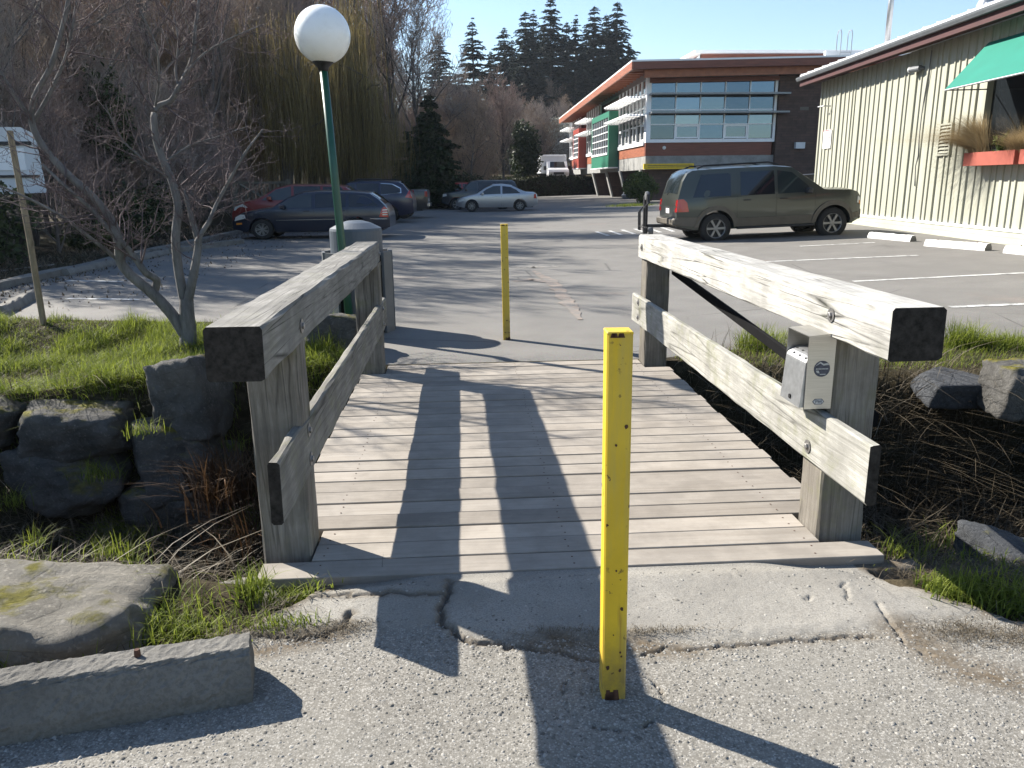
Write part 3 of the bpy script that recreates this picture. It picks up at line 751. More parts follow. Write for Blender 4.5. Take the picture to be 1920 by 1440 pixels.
# black steel brace on the outer side of the right railing
beam(bridge, 'brace_bar', 'y', (1.795, 6.72, .80), (1.795, 3.24, .52), .012, .034, 'brace_black_shaded', n=6, wear=.0005, seed=91, endmat='brace_black_shaded')

# ------------------------------------------------------------------ yellow bollards
def bollard(x, y, label, lean=(0, 0), rz=0, seed=0, h=1.147):
    o = thing('bollard', label, 'bollard', (x, y, 0), rz, 'yellow steel bollards at the ends of the footbridge')
    rb = np.random.default_rng(seed); m = MB(); s = .036; n = 10; V = []; F = []
    prof = [(-s+.005, -s), (s-.005, -s), (s, -s+.005), (s, s-.005), (s-.005, s), (-s+.005, s), (-s, s-.005), (-s, -s+.005)]
    for k in range(n+1):
        t = k/n
        for (a, b) in prof: V.append((a+lean[0]*t, b+lean[1]*t, -.05+(h+.05)*t))
        if k:
            for q in range(8): F.append(((k-1)*8+q, (k-1)*8+(q+1) % 8, k*8+(q+1) % 8, k*8+q))
    obj('post_tube', V, F, 'yellow_paint', o)
    m = MB(); m.cbox((lean[0]-s-.001, lean[1]-s-.001, h-.004), (lean[0]+s+.001, lean[1]+s+.001, h+.004), .003); m.obj('cap', 'yellow_paint', o)
    # chips in the paint with bare rusty steel
    m = MB()
    for k in range(19):
        f = rb.integers(0, 3); z = rb.uniform(.03, h-.02); u = rb.uniform(-s*.85, s*.95); sz = rb.uniform(.0025, .007)
        z = z if k > 5 else rb.uniform(.03, .3)
        t = z/h; P = []
        for q in range(7):
            an = q*2*math.pi/7; ru = sz*rb.uniform(.6, 1.3)
            du, dz = ru*math.cos(an), ru*1.2*math.sin(an)
            uu = max(-s+.004, min(s-.004, u+du))
            p = (uu, -s-.0012) if f < 2 else (s+.0012, uu)
            P.append((p[0]+lean[0]*t, p[1]+lean[1]*t, z+dz))
        m.add(P, [tuple(range(7))])
    for q in range(9):       # worn top edge and rusty foot
        z0, z1 = (h-.012, h+.001) if q % 2 else (.0, .018+.02*rb.random())
        u = rb.uniform(-s, s*.5); w = rb.uniform(.008, .028); t = z0/h
        m.add([(u+lean[0]*t, -s-.0014+lean[1]*t, z0), (min(s, u+w)+lean[0]*t, -s-.0014+lean[1]*t, z0), (min(s, u+w*.8)+lean[0]*t, -s-.0014+lean[1]*t, z1), (u+w*.2+lean[0]*t, -s-.0014+lean[1]*t, z1)], [(0, 1, 2, 3)])
    stuff(m.obj('rust_chips', 'rust', o))
    return o
bollard(.432, 2.145, 'yellow square steel bollard with rust chips on a round concrete footing before the bridge', (-.006, .0), R0(-2), 1)
bollard(.430, 7.93, 'yellow square steel bollard standing in the parking lot just past the deck boards', (-.012, 0), R0(-2), 2)

# ------------------------------------------------------------------ cigarette bin on the right near post
cb = thing('cigarette_bin', 'stainless steel cigarette bin with round sticker screwed to the railing post', 'ash bin', (1.55, 3.28, .60))
x0, x1, y0, y1, z0, z1 = 1.432, 1.549, 3.165, 3.385, .600, .925
m = MB()
m.prism([(x0, z0+.0), (x1, z0+.0), (x1, z1), (x0, z1-.012)], 'y', y0, y0+.004)
m.prism([(x0, z0+.0), (x1, z0+.0), (x1, z1), (x0, z1-.012)], 'y', y1-.004, y1)
m.prism([(x1-.004, z0), (x1, z0), (x1, z1), (x1-.004, z1)], 'y', y0+.004, y1-.004)
m.prism([(x0, z1-.014), (x1-.004, z1-.004), (x1-.004, z1), (x0, z1-.010)], 'y', y0+.002, y1-.002)
m.wobj('housing', 'steel', cb)
pr = [(x0-.018, z0+.004), (x0-.004, z0+.19)]
for k in range(1, 9):
    an = math.pi*.5*k/8; pr.append((x0-.004+.075*(1-math.cos(an)), z0+.19+.045*math.sin(an)))
pr += [(x1-.03, z0+.235), (x1-.03, z0+.01)]
m = MB(); m.prism(pr, 'y', y0+.008, y1-.008); bn = m.wobj('bin', 'galvanised', cb)
m = MB()
for k in range(6):
    an = .35+.22*(k % 2)+.25*(k//2 % 2); yy = y0+.04+.03*k
    m.lathe([(0, .0012), (.0075, .001), (.008, 0)], 10, (0, 0, 0))
    for q in range(len(m.V)-30, len(m.V)): pass
V = []; F = []
for k in range(6):
    an = math.pi*.5*(.35+.3*(k % 2)); cx = x0-.004+.075*(1-math.cos(an)); cz = z0+.19+.045*math.sin(an); yy = y0+.035+.03*k
    nx, nz = -math.cos(an)*.6, math.sin(an)
    l = math.hypot(nx, nz); nx /= l; nz /= l; b = len(V)
    for q in range(10):
        aa = q*2*math.pi/10; du = .009*math.cos(aa); dv = .005*math.sin(aa)
        V.append((cx+nx*.0015+du*nz*0+dv*nz, yy+du, cz+nz*.0015-dv*nx))
    F.append(tuple(range(b, b+10)))
wobj('vent_hole', V, F, 'dark_hole', cb)
m = MB(); m.lathe([(0, -.004), (.010, -.004), (.011, 0)], 12, (x0-.0175, (y0+y1)/2, z0+.03), axis='x'); m.wobj('lock', 'dark_hole', cb)
m = MB(); m.lathe([(0, -.0012), (.0345, -.0012), (.035, 0)], 28, ((x0+x1)/2+.006, y0-.0003, z0+.175), axis='y'); st = m.wobj('round_sticker', 'sticker_dark', cb)
V = []; cx, cz, yy = (x0+x1)/2+.006, z0+.175, y0-.0023; cz_ = cz
m = MB()
m.add([(cx-.025, yy, cz+.010), (cx-.008, yy, cz+.020), (cx+.004, yy, cz+.012), (cx+.024, yy, cz+.014), (cx+.018, yy, cz+.021), (cx+.004, yy, cz+.018), (cx-.008, yy, cz+.026)], [(0, 1, 2, 5, 6), (2, 3, 4, 5)])
for k in range(9): m.box((cx-.022+k*.005, yy-.0002, cz-.002), (cx-.0185+k*.005, yy, cz+.002))
m.add([(cx-.022, yy, cz-.006), (cx-.012, yy, cz-.006), (cx-.008, yy, cz-.016), (cx-.018, yy, cz-.014)], [(0, 1, 2, 3)])
m.add([(cx-.006, yy, cz-.021), (cx+.012, yy, cz-.021), (cx+.016, yy, cz-.018), (cx-.008, yy, cz-.018)], [(0, 1, 2, 3)])
V = [(cx+(q[0]-cx)*1.2, q[1], cz_+(q[2]-cz_)*1.2) for q in m.V]; wobj('sticker_print', V, m.F, 'sticker_pale', cb)
hx = [(-.026, 0), (-.015, .0125), (.015, .0125), (.026, 0), (.015, -.0125), (-.015, -.0125)]; cz = z0+.032
m = MB(); m.prism([(cx-.004+a, cz+b) for a, b in hx], 'y', y0-.0012, y0-.0002); hs = m.wobj('hexagon_sticker', 'sticker_dark', cb)
m = MB(); m.prism([(cx-.004+a*.86, cz+b*.82) for a, b in hx], 'y', y0-.0018, y0-.0012)
m.wobj('sticker_face', 'sticker_pale', cb)
m = MB()
for a, b, c, d in ((-.013, -.008, -.011, .008), (-.011, .006, -.004, .008), (-.006, .0, -.004, .008), (-.011, -.001, -.004, .001), (-.001, -.008, .001, .008), (.006, -.008, .008, .008), (-.001, -.001, .013, .001), (.012, -.008, .014, .008)):
    m.box((cx-.004+a, y0-.0024, cz+b), (cx-.004+c, y0-.0018, cz+d))
m.wobj('sticker_letters', 'sticker_dark', cb)
# ------------------------------------------------------------------ wheel stops and kerbs
def extrude_along(a, b, prof, n=14, rough=.004, seed=0):
    """profile (offset, z) carried from a to b; offset is to the left of the direction of travel"""
    r = np.random.default_rng(seed); a = np.array(a, float); b = np.array(b, float); d = (b-a)/np.linalg.norm(b-a); q = np.array([-d[1], d[0], 0])
    V = []; F = []; m = len(prof)
    for k in range(n+1):
        p = a+(b-a)*k/n
        for (o, z) in prof: V.append(p+q*(o+r.normal()*rough)+np.array([0, 0, z+r.normal()*rough*(z > .02)])+d*r.normal()*rough)
        if k:
            for s in range(m-1): F.append(((k-1)*m+s, (k-1)*m+s+1, k*m+s+1, k*m+s))
    F.append(tuple(range(m))); F.append(tuple(range(n*m, n*m+m))[::-1])
    return V, F
def wheel_stop(a, b, label, mat='kerb_concrete', w=.15, h=.13, seed=0, endmat='kerb_concrete', group=None, fine=False):
    o = thing('wheel_stop', label, 'wheel stop', tuple((np.array(a)+np.array(b))/2), 0, group)
    prof = [(-w, -.02), (-w*.98, h*.35), (-w*.62, h*.88), (-w*.45, h), (w*.45, h), (w*.62, h*.88), (w*.98, h*.35), (w, -.02)]
    if fine:
        pp_ = []
        for (o0, z0), (o1, z1) in zip(prof[:-1], prof[1:]):
            for k in range(5): pp_.append((o0+(o1-o0)*k/5, z0+(z1-z0)*k/5))
        prof = pp_+[prof[-1]]
    V, F = extrude_along(a, b, prof, n=110 if fine else 14, rough=.0016 if fine else .004, seed=seed)
    if fine:
        V = np.array(V); q_ = V[:, 0]*3+V[:, 2]*9; V[:, 1] += fbm(V[:, 0], V[:, 2]*1.5, 5, 4, 3)*.016; V[:, 2] += fbm(V[:, 0], V[:, 1], 5, 4, 4)*.007*(V[:, 2] > .03)
        low = (V[:, 2] < .035) & (V[:, 1] < a[1]+(V[:, 0]-a[0])*(b[1]-a[1])/(b[0]-a[0])); V[:, 2] += low*np.clip(fbm(V[:, 0], V[:, 0]*0, 6, 3, 5)*.10, 0, .04)
    wobj('block', V, F, None, o, mats=[mat, endmat], mi=[0]*(len(F)-2)+[1, 1])
    m = MB()
    a = np.array(a); b = np.array(b)
    for t in (.18, .82):
        p = a+(b-a)*t; m.lathe([(0, h+.022), (.008, h+.022), (.010, h+.014), (.010, h-.02)], 8, tuple(p))
    m.wobj('anchor_pin', 'rust', o)
    return o
wheel_stop((-.70, 2.275, 0), (-2.46, 1.905, 0), 'grey pebbled concrete wheel stop beside the big boulder', 'wheelstop_concrete', .10, .165, 1, 'wheelstop_concrete', fine=True)
for k, (p, q, lab) in enumerate((((1632, 446), (1712, 453), 'white painted wheel stop in front of the green SUV'),
                            ((1738, 461), (1853, 470), 'white painted wheel stop between the SUV stall and the flower boxes'),
                            ((1888, 474), (2040, 488), 'white painted wheel stop below the red flower boxes'))):
    a = on_z(*p, .22); b = on_z(*q, .22)
    a = on_z(*p, float(lot_z(a[0], a[1]))); b = on_z(*q, float(lot_z(b[0], b[1])))
    wheel_stop(a, b, lab, 'white_stop_paint', .085, .13, 5+k, 'kerb_concrete', 'white wheel stops along the shed wall')
for k, (p, q) in enumerate((((122, 517), (216, 496)), ((262, 488), (312, 477)), ((0, 592), (60, 560)), ((0, 520), (100, 507)))):
    a = on_z(*p); b = on_z(*q); wheel_stop(a, b, ['pale concrete wheel stop before the leaf litter', 'short concrete wheel stop behind the bare plum tree', 'low concrete wheel stop beside the leaning stake', 'mossy concrete wheel stop below the white camper'][k], 'kerb_concrete', .09, .12, 11+k, group='wheel stops along the woodland edge')
V, F = extrude_along((-6.95, 19.2, 0), (-6.0, 22.4, 0), [(-.08, -.05), (-.08, .12), (.08, .13), (.08, -.05)], 20, .008, 3)
kb = tag(obj('kerb', V, F, 'kerb_concrete'), 'dark concrete kerb in front of the navy wagon', 'kerb')
V, F = extrude_along((-7.3, 10.5, 0), (-7.25, 80, 0), [(-.09, -.05), (-.09, .11), (.09, .12), (.09, -.05)], 80, .008, 4)
structure(obj('lot_kerb', V, F, 'kerb_concrete'))

# ------------------------------------------------------------------ lamp post
lp = thing('lamp_post', 'green lamp post with a white glass globe behind the left railing', 'lamp post', (-1.17, 8.24, -.12))
m = MB(); top = np.array((-1.285, 8.24, 2.66)); bot = np.array((-1.168, 8.24, -.14))
m.tube([bot+(top-bot)*t for t in (0, .3, .6, 1)], [.042, .040, .039, .038], 20); m.wobj('pole', 'green_pole_paint', lp, smooth=True)
m = MB(); m.lathe([(0, 2.60), (.045, 2.60), (.052, 2.63), (.085, 2.665), (.098, 2.672), (.098, 2.70), (0, 2.70)], 24, (-1.284, 8.24, 0)); m.wobj('collar', 'black_metal', lp, smooth=True)
m = MB(); pr = []
for k in range(29):
    an = -math.pi/2+.36+(math.pi-.36)*k/28; pr.append((.262*math.cos(an), .262*math.sin(an)))
m.lathe(pr, 40, (-1.272, 8.24, 2.925)); m.wobj('globe', 'globe_white', lp, smooth=True)
m = MB(); m.lathe([(.0, .02), (.09, .02), (.09, -.02), (0, -.02)], 20, (-1.168, 8.24, -.09)); m.wobj('base_plate', 'green_pole_paint', lp)

# ------------------------------------------------------------------ domed litter bin with slatted surround
lb = thing('litter_bin', 'grey litter bin with domed lid and slatted sides behind the left railing', 'litter bin', (-1.12, 8.66, 0))
cx, cy = -1.12, 8.66
m = MB(); m.lathe([(0, 1.175), (.08, 1.172), (.16, 1.150), (.268, 1.095), (.275, 1.07), (.275, .84), (.255, .83), (0, .83)], 36, (cx, cy, 0)); m.wobj('dome_lid', 'bin_grey', lb)
m = MB(); m.lathe([(.24, .825), (.315, .828), (.325, .80), (.315, .775), (.24, .775)], 36, (cx, cy, 0)); m.wobj('rim', 'bin_grey', lb, smooth=True)
m = MB(); m.lathe([(.27, .80), (.27, .04), (0, .04)], 24, (cx, cy, 0)); m.wobj('liner', 'dark_plastic', lb)
for k in range(10):
    an = 2*math.pi*(k+.35)/10; c, s = math.cos(an), math.sin(an)
    V = []
    for (rr, tt_) in ((.335, -.085), (.335, .085), (.365, .085), (.365, -.085)):
        V.append((rr*c-tt_*s, rr*s+tt_*c))
    m = MB(); m.prism([(cx+a, cy+b) for a, b in V], 'z', 0.0, .855); m.wobj('slat', 'slat_grey', lb)
m = MB()
for z in (.12, .70): m.lathe([(.272, z-.02), (.333, z-.02), (.333, z+.02), (.272, z+.02)], 30, (cx, cy, 0))
m.wobj('hoop', 'black_metal', lb)

# ------------------------------------------------------------------ leaning stake at the left
sk = thing('stake', 'tall thin wooden stake leaning in the shaded grass', 'stake', (-4.57, 8.87, -.25))
a = on_z(85, 627, -.12); b = at_y(18, 245, a[1]+.05)
m = MB(); m.tube([a-np.array([0, 0, .2]), a+(b-a)*.5+np.array([.012, 0, 0]), b], [.036, .034, .032], 10); m.wobj('shaft', 'stake_wood', sk)

# ------------------------------------------------------------------ white camper among the branches
cp = thing('camper', 'white boxy camper half hidden behind bare branches', 'camper', (-10.1, 18.0, .3))
m = MB(); yy = 17.0
m.prism([(-11.6, 1.38), (-8.30, 1.44), (-8.36, 2.56), (-8.62, 2.70), (-11.6, 2.74)], 'y', yy, yy+2.2); V = [(q[0]-(1.25 if q[1] > yy+1 else 0), q[1], q[2]) for q in m.V]; wobj('body', V, m.F, 'white_panel', cp)
m = MB(); m.box((-11.5, yy-.05, 2.36), (-8.46, yy, 2.43)); m.wobj('shadow_line', 'black_metal', cp)  # dark strip standing for the shadow under the overhang
m = MB(); m.box((-11.5, yy-.04, 1.74), (-8.40, yy, 1.79)); m.wobj('shadow_line', 'black_metal', cp)  # lower dark strip, likewise a painted shadow below the ledge
m = MB(); m.box((-9.55, yy-.02, 1.88), (-8.62, yy, 2.30)); m.wobj('shutter', 'white_trim', cp)
m = MB(); m.box((-12.4, yy+.1, .8), (-9.7, yy+2.1, 1.38)); m.wobj('chassis', 'dark_plastic', cp)
for wx in (-10.2, -11.8):
    for wy in (yy+.15, yy+2.05):
        m = MB(); m.lathe([(0, -.1), (.28, -.1), (.34, -.08), (.34, .08), (.28, .1), (0, .1)], 24, (wx, wy, .55), axis='y'); m.wobj('wheel', 'tyre', cp, smooth=True)

# ------------------------------------------------------------------ wooden gate behind the navy wagon
gt = thing('gate', 'grey timber field gate with diagonal brace behind the navy wagon', 'gate', (-7.2, 30, 0))
ga = at_y(442, 341, 30); gb = at_y(536, 346, 30)
for z_ in (ga[2], .63):
    m = MB(); m.box((ga[0], 29.97, z_-.08), (gb[0], 30.03, z_)); m.wobj('gate_rail', 'gate_wood', gt)
for k in range(13):
    x = ga[0]+(gb[0]-ga[0])*k/12; m = MB(); m.box((x-.03, 30.03, .35), (x+.03, 30.05, ga[2]-.02)); m.wobj('picket', 'gate_wood', gt)
m = MB(); m.tube([(ga[0]+.15, 29.95, ga[2]-.1), (gb[0]-.1, 29.95, .6)], .045, 4); m.wobj('brace', 'gate_wood', gt)
for x in (ga[0]-.08, gb[0]+.08):
    m = MB(); m.box((x-.07, 29.93, .0), (x+.07, 30.07, 1.72)); m.wobj('gate_post', 'gate_wood', gt)
# ------------------------------------------------------------------ cream board-and-batten shed
SD = np.array([.076, 1, 0]); SD /= np.linalg.norm(SD); SC = np.array([11.57, 26.2, 0.0]); SN = np.array([-SD[1], SD[0], 0])
def sw(s, out, z):
    """point on the shed wall: s metres from the far corner towards the camera, out from the wall, height"""
    return SC-SD*s+SN*out+np.array([0, 0, z])
shed = thing('shed', 'long cream board and batten shed with white metal roof and green awning', 'shed', tuple(SC))
def sbox(name, s0, s1, o0, o1, z0, z1, mat, root=shed, z0b=None, z1b=None):
    V = []
    for (z, zb) in ((z0, z0b), (z1, z1b)):
        for (s, o) in ((s0, o0), (s1, o0), (s1, o1), (s0, o1)):
            zz = z if zb is None else z+(zb-z)*((s-s0)/(s1-s0)); V.append(sw(s, o, zz))
    return wobj(name, V, [(0, 1, 2, 3), (7, 6, 5, 4), (0, 4, 5, 1), (1, 5, 6, 2), (2, 6, 7, 3), (3, 7, 4, 0)], mat, root)
SL = 22.0; ZT = 4.52; W0, W1, WZ0, WZ1 = 9.55, 13.2, 2.02, 3.9
# wall leaves an opening for the window under the awning
for (a, b, z0, z1) in ((0, W0, .56, ZT), (W1, SL, .56, ZT), (W0, W1, .56, WZ0), (W0, W1, WZ1, ZT)):
    sbox('wall_board', a, b, -.12, 0, z0, z1, 'siding_cream')
r = np.random.default_rng(9); s = .10; k = 0
while s < 16.5:
    wd = .045 if k % 5 else .10
    z0, z1 = .56, ZT-.02
    if W0-.1 < s < W1:
        sbox('batten', s, s+wd, 0, .030, z0, WZ0-.03, 'siding_cream'); sbox('batten', s, s+wd, 0, .030, WZ1, z1, 'siding_cream')
    else: sbox('batten', s, s+wd, 0, .030+(.012 if k % 5 == 0 else 0), z0+r.uniform(-.01, .01), z1, 'siding_cream')
    s += r.choice([.20, .26, .31, .36]); k += 1
sbox('end_wall', 0, .12, -9, -.121, .3, ZT+.0, 'siding_cream', z1b=None)
sbox('flashing', 0, SL, 0, .055, .50, .555, 'white_trim')
for q, (z0, z1) in enumerate(((.235, .385), (.388, .497))): sbox('skirt_board', 0, SL, -.02, .035+.006*(1-q), z0, z1, 'skirt_cream')
sbox('footing', -.05, SL, -.1, .085, .0, .235, 'kerb_concrete')
# roof: eave, gutter, fascia and white sheet
EO = .55
def roofz(o): return 4.74+(-o+EO)*.20
V = [sw(-.5, EO, 4.74), sw(SL, EO, 4.74), sw(SL, -5, roofz(-5)), sw(-.5, -5, roofz(-5))]; V += [v+np.array([0, 0, .05]) for v in V]
roof = wobj('roof', V, [(3, 2, 1, 0), (4, 5, 6, 7), (0, 1, 5, 4), (1, 2, 6, 5), (2, 3, 7, 6), (3, 0, 4, 7)], 'roof_white', shed)
for k in range(36):
    s = -.45+k*.62
    V = [sw(s, EO-.01, roofz(EO-.01)+.05), sw(s+.05, EO-.01, roofz(EO-.01)+.05), sw(s+.05, -5, roofz(-5)+.05), sw(s, -5, roofz(-5)+.05)]; V += [v+np.array([0, 0, .03]) for v in V]
    wobj('roof_seam', np.array(V), [(3, 2, 1, 0), (4, 5, 6, 7), (0, 1, 5, 4), (1, 2, 6, 5), (2, 3, 7, 6), (3, 0, 4, 7)], 'roof_white', roof)
sbox('fascia', -.48, SL, EO-.05, EO-.01, 4.44, 4.735, 'fascia_maroon')
V = [sw(-.48, EO-.05, 4.55), sw(SL, EO-.05, 4.55), sw(SL, 0, 4.55), sw(-.48, 0, 4.55)]
wobj('soffit', V, [(0, 1, 2, 3)], 'fascia_maroon', shed)
V = []; F = []; gp = [(0, .0), (.0, .11), (.012, .11), (.10, .115), (.125, .10), (.118, .06), (.085, .0)]
for s in (-.55, SL):
    for (o, z) in gp: V.append(sw(s, EO-.008+o, 4.60+z))
n = len(gp)
for q in range(n): F.append((q, (q+1) % n, n+(q+1) % n, n+q))
F += [tuple(range(n)), tuple(range(n, 2*n))[::-1]]
wobj('gutter', V, F, 'gutter_grey', shed)
# flues on the roof
fb = sw(3.1, -.62, roofz(-.62))
m = MB(); m.tube([fb, fb+np.array([0, 0, 2.6])], .075, 16); m.wobj('flue_pipe', 'galvanised', shed, smooth=True)
m = MB(); m.lathe([(.17, 0), (.12, .10), (.08, .17)], 18, tuple(fb+np.array([0, 0, .02]))); m.wobj('flue_boot', 'gutter_grey', shed, smooth=True)
fb = sw(8.0, -.6, roofz(-.6))
m = MB(); m.lathe([(.20, -.1), (.19, .22), (.13, .36), (.10, .37), (.10, 1.2)], 20, tuple(fb)); m.wobj('roof_vent', 'galvanised', shed, smooth=True)
# floodlight, bracket, sign, louvre, cable
m = MB(); c = sw(6.76, .0, 4.06); m.tube([c, c+SN*.12], .04, 10)
m.tube([c+SN*.10-SD*.02, c+SN*.18+SD*.30], .07, 14); fl = m.wobj('floodlight', 'gutter_grey', shed)
m = MB(); m.tube([c+SN*.18+SD*.30, c+SN*.19+SD*.335], .072, 14); m.wobj('lens', 'lamp_clear', fl)
m = MB(); c = sw(.95, .0, 3.72); m.tube([c, c+SN*.22, c+SN*.28+SD*.32], [.02, .02, .018], 8); m.wobj('pipe_bracket', 'galvanised', shed)
sg = sbox('wall_sign', .62, 1.28, .034, .044, 2.46, 3.02, 'sign_white')
sbox('sign_print', .63, 1.27, .0445, .046, 2.985, 3.01, 'sign_red', sg); sbox('sign_print', .68, 1.22, .0445, .046, 2.77, 2.90, 'sign_red', sg)
sbox('sign_panel', .72, 1.18, .0462, .0472, 2.79, 2.88, 'sign_white', sg)
for k in range(4): sbox('sign_text', .72, 1.16-.08*(k % 2), .0445, .046, 2.70-.045*k, 2.712-.045*k, 'sign_white', sg)
lv = sbox('vent_back', 7.92, 8.42, .0, .01, 2.04, 2.70, 'dark_hole')
for (a, b, z0, z1) in ((7.90, 7.95, 2.02, 2.72), (8.40, 8.45, 2.02, 2.72), (7.95, 8.40, 2.02, 2.06), (7.95, 8.40, 2.68, 2.72)): sbox('vent_frame', a, b, .0, .055, z0, z1, 'siding_cream', lv)
for k in range(8):
    z = 2.075+k*.077; V = [sw(7.95, .005, z+.05), sw(8.40, .005, z+.05), sw(8.40, .052, z), sw(7.95, .052, z)]; V += [v+np.array([0, 0, .012]) for v in V]
    wobj('vent_slat', V, [(3, 2, 1, 0), (4, 5, 6, 7), (0, 1, 5, 4), (1, 2, 6, 5), (2, 3, 7, 6), (3, 0, 4, 7)], 'siding_cream', lv)
pts = [sw(7.05+.08*math.sin(z*1.7)-.10*(z < 2), .045, z) for z in np.linspace(4.4, 1.35, 14)]
m = MB(); m.tube(pts, .012, 6); m.wobj('cable', 'slat_grey', shed)
# window in shade under the awning
sbox('window_pane', W0+.06, W1, -.115, -.10, WZ0, WZ1, 'glass_black')
for (a, b, z0, z1) in ((W0, W0+.07, WZ0, WZ1), (W0+.07, W1, WZ0, WZ0+.06), (W0+1.75, W0+1.82, WZ0+.06, WZ1)): sbox('window_frame', a, b, -.10, .035, z0, z1, 'siding_cream')
# awning
A0, A1 = 9.46, 13.6; OA = 1.15
V = [sw(A0, .03, 4.20), sw(A1, .03, 4.20), sw(A1+.1, OA, 3.26), sw(A0+.75-.72, OA, 3.26)]
tip = sw(10.17, OA, 3.25); V[3] = tip
V2 = [v+np.array([0, 0, -.012]) for v in V]
aw = wobj('awning', V+V2, [(0, 1, 2, 3), (7, 6, 5, 4), (0, 4, 5, 1), (1, 5, 6, 2), (2, 6, 7, 3), (3, 7, 4, 0)], 'awning_green', shed)
V = [sw(A0, .03, 4.20), tip, sw(A0+.25, .03, 3.32)]
m = MB(); m.tube([tip+np.array([0, 0, -.03]), sw(A1+.1, OA, 3.23)], .018, 6); m.tube([tip+np.array([0, 0, -.03]), sw(A0+.2, .03, 3.28)], .014, 6); m.wobj('awning_frame', 'galvanised', aw)
# red flower boxes hung below the window, planted
def flower_box(s0, s1, label):
    fx = thing('flower_box', label, 'flower box', tuple(sw((s0+s1)/2, .25, 1.80)), 0, 'red flower boxes on the shed wall')
    for nm, a, b, o0, o1, z0, z1 in (('front_panel', s0, s1, .35, .375, 1.77, 2.03), ('back_panel', s0, s1, .04, .06, 1.77, 2.03), ('side_panel', s0, s0+.025, .06, .35, 1.77, 2.025), ('side_panel', s1-.025, s1, .06, .35, 1.77, 2.025), ('bottom_panel', s0+.025, s1-.025, .06, .35, 1.77, 1.79)):
        V = []
        for z in (z0, z1):
            for (s, o) in ((a, o0), (b, o0), (b, o1), (a, o1)): V.append(sw(s, o, z))
        wobj(nm, V, [(0, 1, 2, 3), (7, 6, 5, 4), (0, 4, 5, 1), (1, 5, 6, 2), (2, 6, 7, 3), (3, 7, 4, 0)], 'flower_box_red', fx)
    V = [sw(a, o, 1.985) for a, o in ((s0+.025, .06), (s1-.025, .06), (s1-.025, .35), (s0+.025, .35))]
    wobj('potting_soil', V, [(0, 1, 2, 3)], 'soil', fx)
    return fx
flower_box(9.70, 11.46, 'red wooden flower box with a wind-swept tan grass tuft under the awning')
flower_box(11.62, 13.3, 'red wooden flower box at the end of the awning beside its twin')
# ------------------------------------------------------------------ dumpster behind the shed corner
dm = thing('dumpster', 'black dumpster with its lid propped open at the shed corner', 'dumpster', (12.2, 30.6, .2))
m = MB(); m.prism([(11.6, .25), (14.0, .25), (14.0, 1.75), (11.3, 1.6)], 'y', 29.9, 31.6); m.wobj('container', 'dark_plastic', dm)
m = MB(); m.add([(10.55, 29.9, 1.78), (11.35, 29.9, 2.02), (11.35, 31.6, 2.02), (10.55, 31.6, 1.78), (10.55, 29.9, 1.73), (11.35, 29.9, 1.97), (11.35, 31.6, 1.97), (10.55, 31.6, 1.73)], [(0, 1, 2, 3), (7, 6, 5, 4), (0, 4, 5, 1), (1, 5, 6, 2), (2, 6, 7, 3), (3, 7, 4, 0)]); m.wobj('lid', 'slat_grey', dm)
m = MB()
for k in range(7):
    m.lathe([(0, .16), (.12, .12), (.17, 0), (.12, -.12), (0, -.15)], 9, (11.15+.12*(k % 3), 30.0+.2*k, 1.66+.05*(k % 2)))
m.wobj('rubbish_bag', 'white_panel', dm, smooth=True)
# ------------------------------------------------------------------ two-storey building on raking piers
BX, BY = 11.82, 52.0; BXE = 40.0; BYE = 88.0
bld = thing('office_building', 'raised two storey building with white framed glazing, red and green bays and wooden eaves', 'building', (BX, BY, 0))
def bbox(name, a, b, mat, root=bld): m = MB(); m.box(a, b); return m.wobj(name, mat, root)
ZW0, ZW1 = 3.98, 7.66        # glazing band
ZC0, ZC1 = 2.22, 3.06        # concrete edge
BR = 20.15                   # right end of the front glazing
def bplate(name, a, b, mat, root=bld): return bbox(name, a, b, mat, root)
# volumes
bbox('core_wall', (BX+.35, BY+.35, 3.1), (BXE, BYE, 8.1), 'clad_wood_dark')
bbox('slab', (BX, BY, ZC0), (BXE, BYE, ZC1), 'building_concrete')
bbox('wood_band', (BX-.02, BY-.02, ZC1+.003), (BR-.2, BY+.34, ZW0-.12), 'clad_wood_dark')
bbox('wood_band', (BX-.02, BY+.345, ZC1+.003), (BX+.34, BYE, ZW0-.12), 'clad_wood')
bbox('ground_floor_wall', (14.5, BY+1.5, 0), (BXE, BYE, ZC0), 'stack_brick')
bbox('brick_wall', (BR, BY-.25, 0), (BXE, BY+1.4, 8.05), 'stack_brick')
bbox('wall_lamp', (21.35, BY-.55, 3.42), (21.95, BY-.26, 3.80), 'white_panel')
bbox('wall_plate', (21.55, BY-.30, 5.75), (22.1, BY-.26, 5.95), 'cladding_tan')
m = MB(); m.lathe([(0, -.06), (.10, -.05), (.12, 0)], 14, (13.0, BY-.03, 3.55), axis='y'); m.wobj('round_lamp', 'lamp_clear', bld)
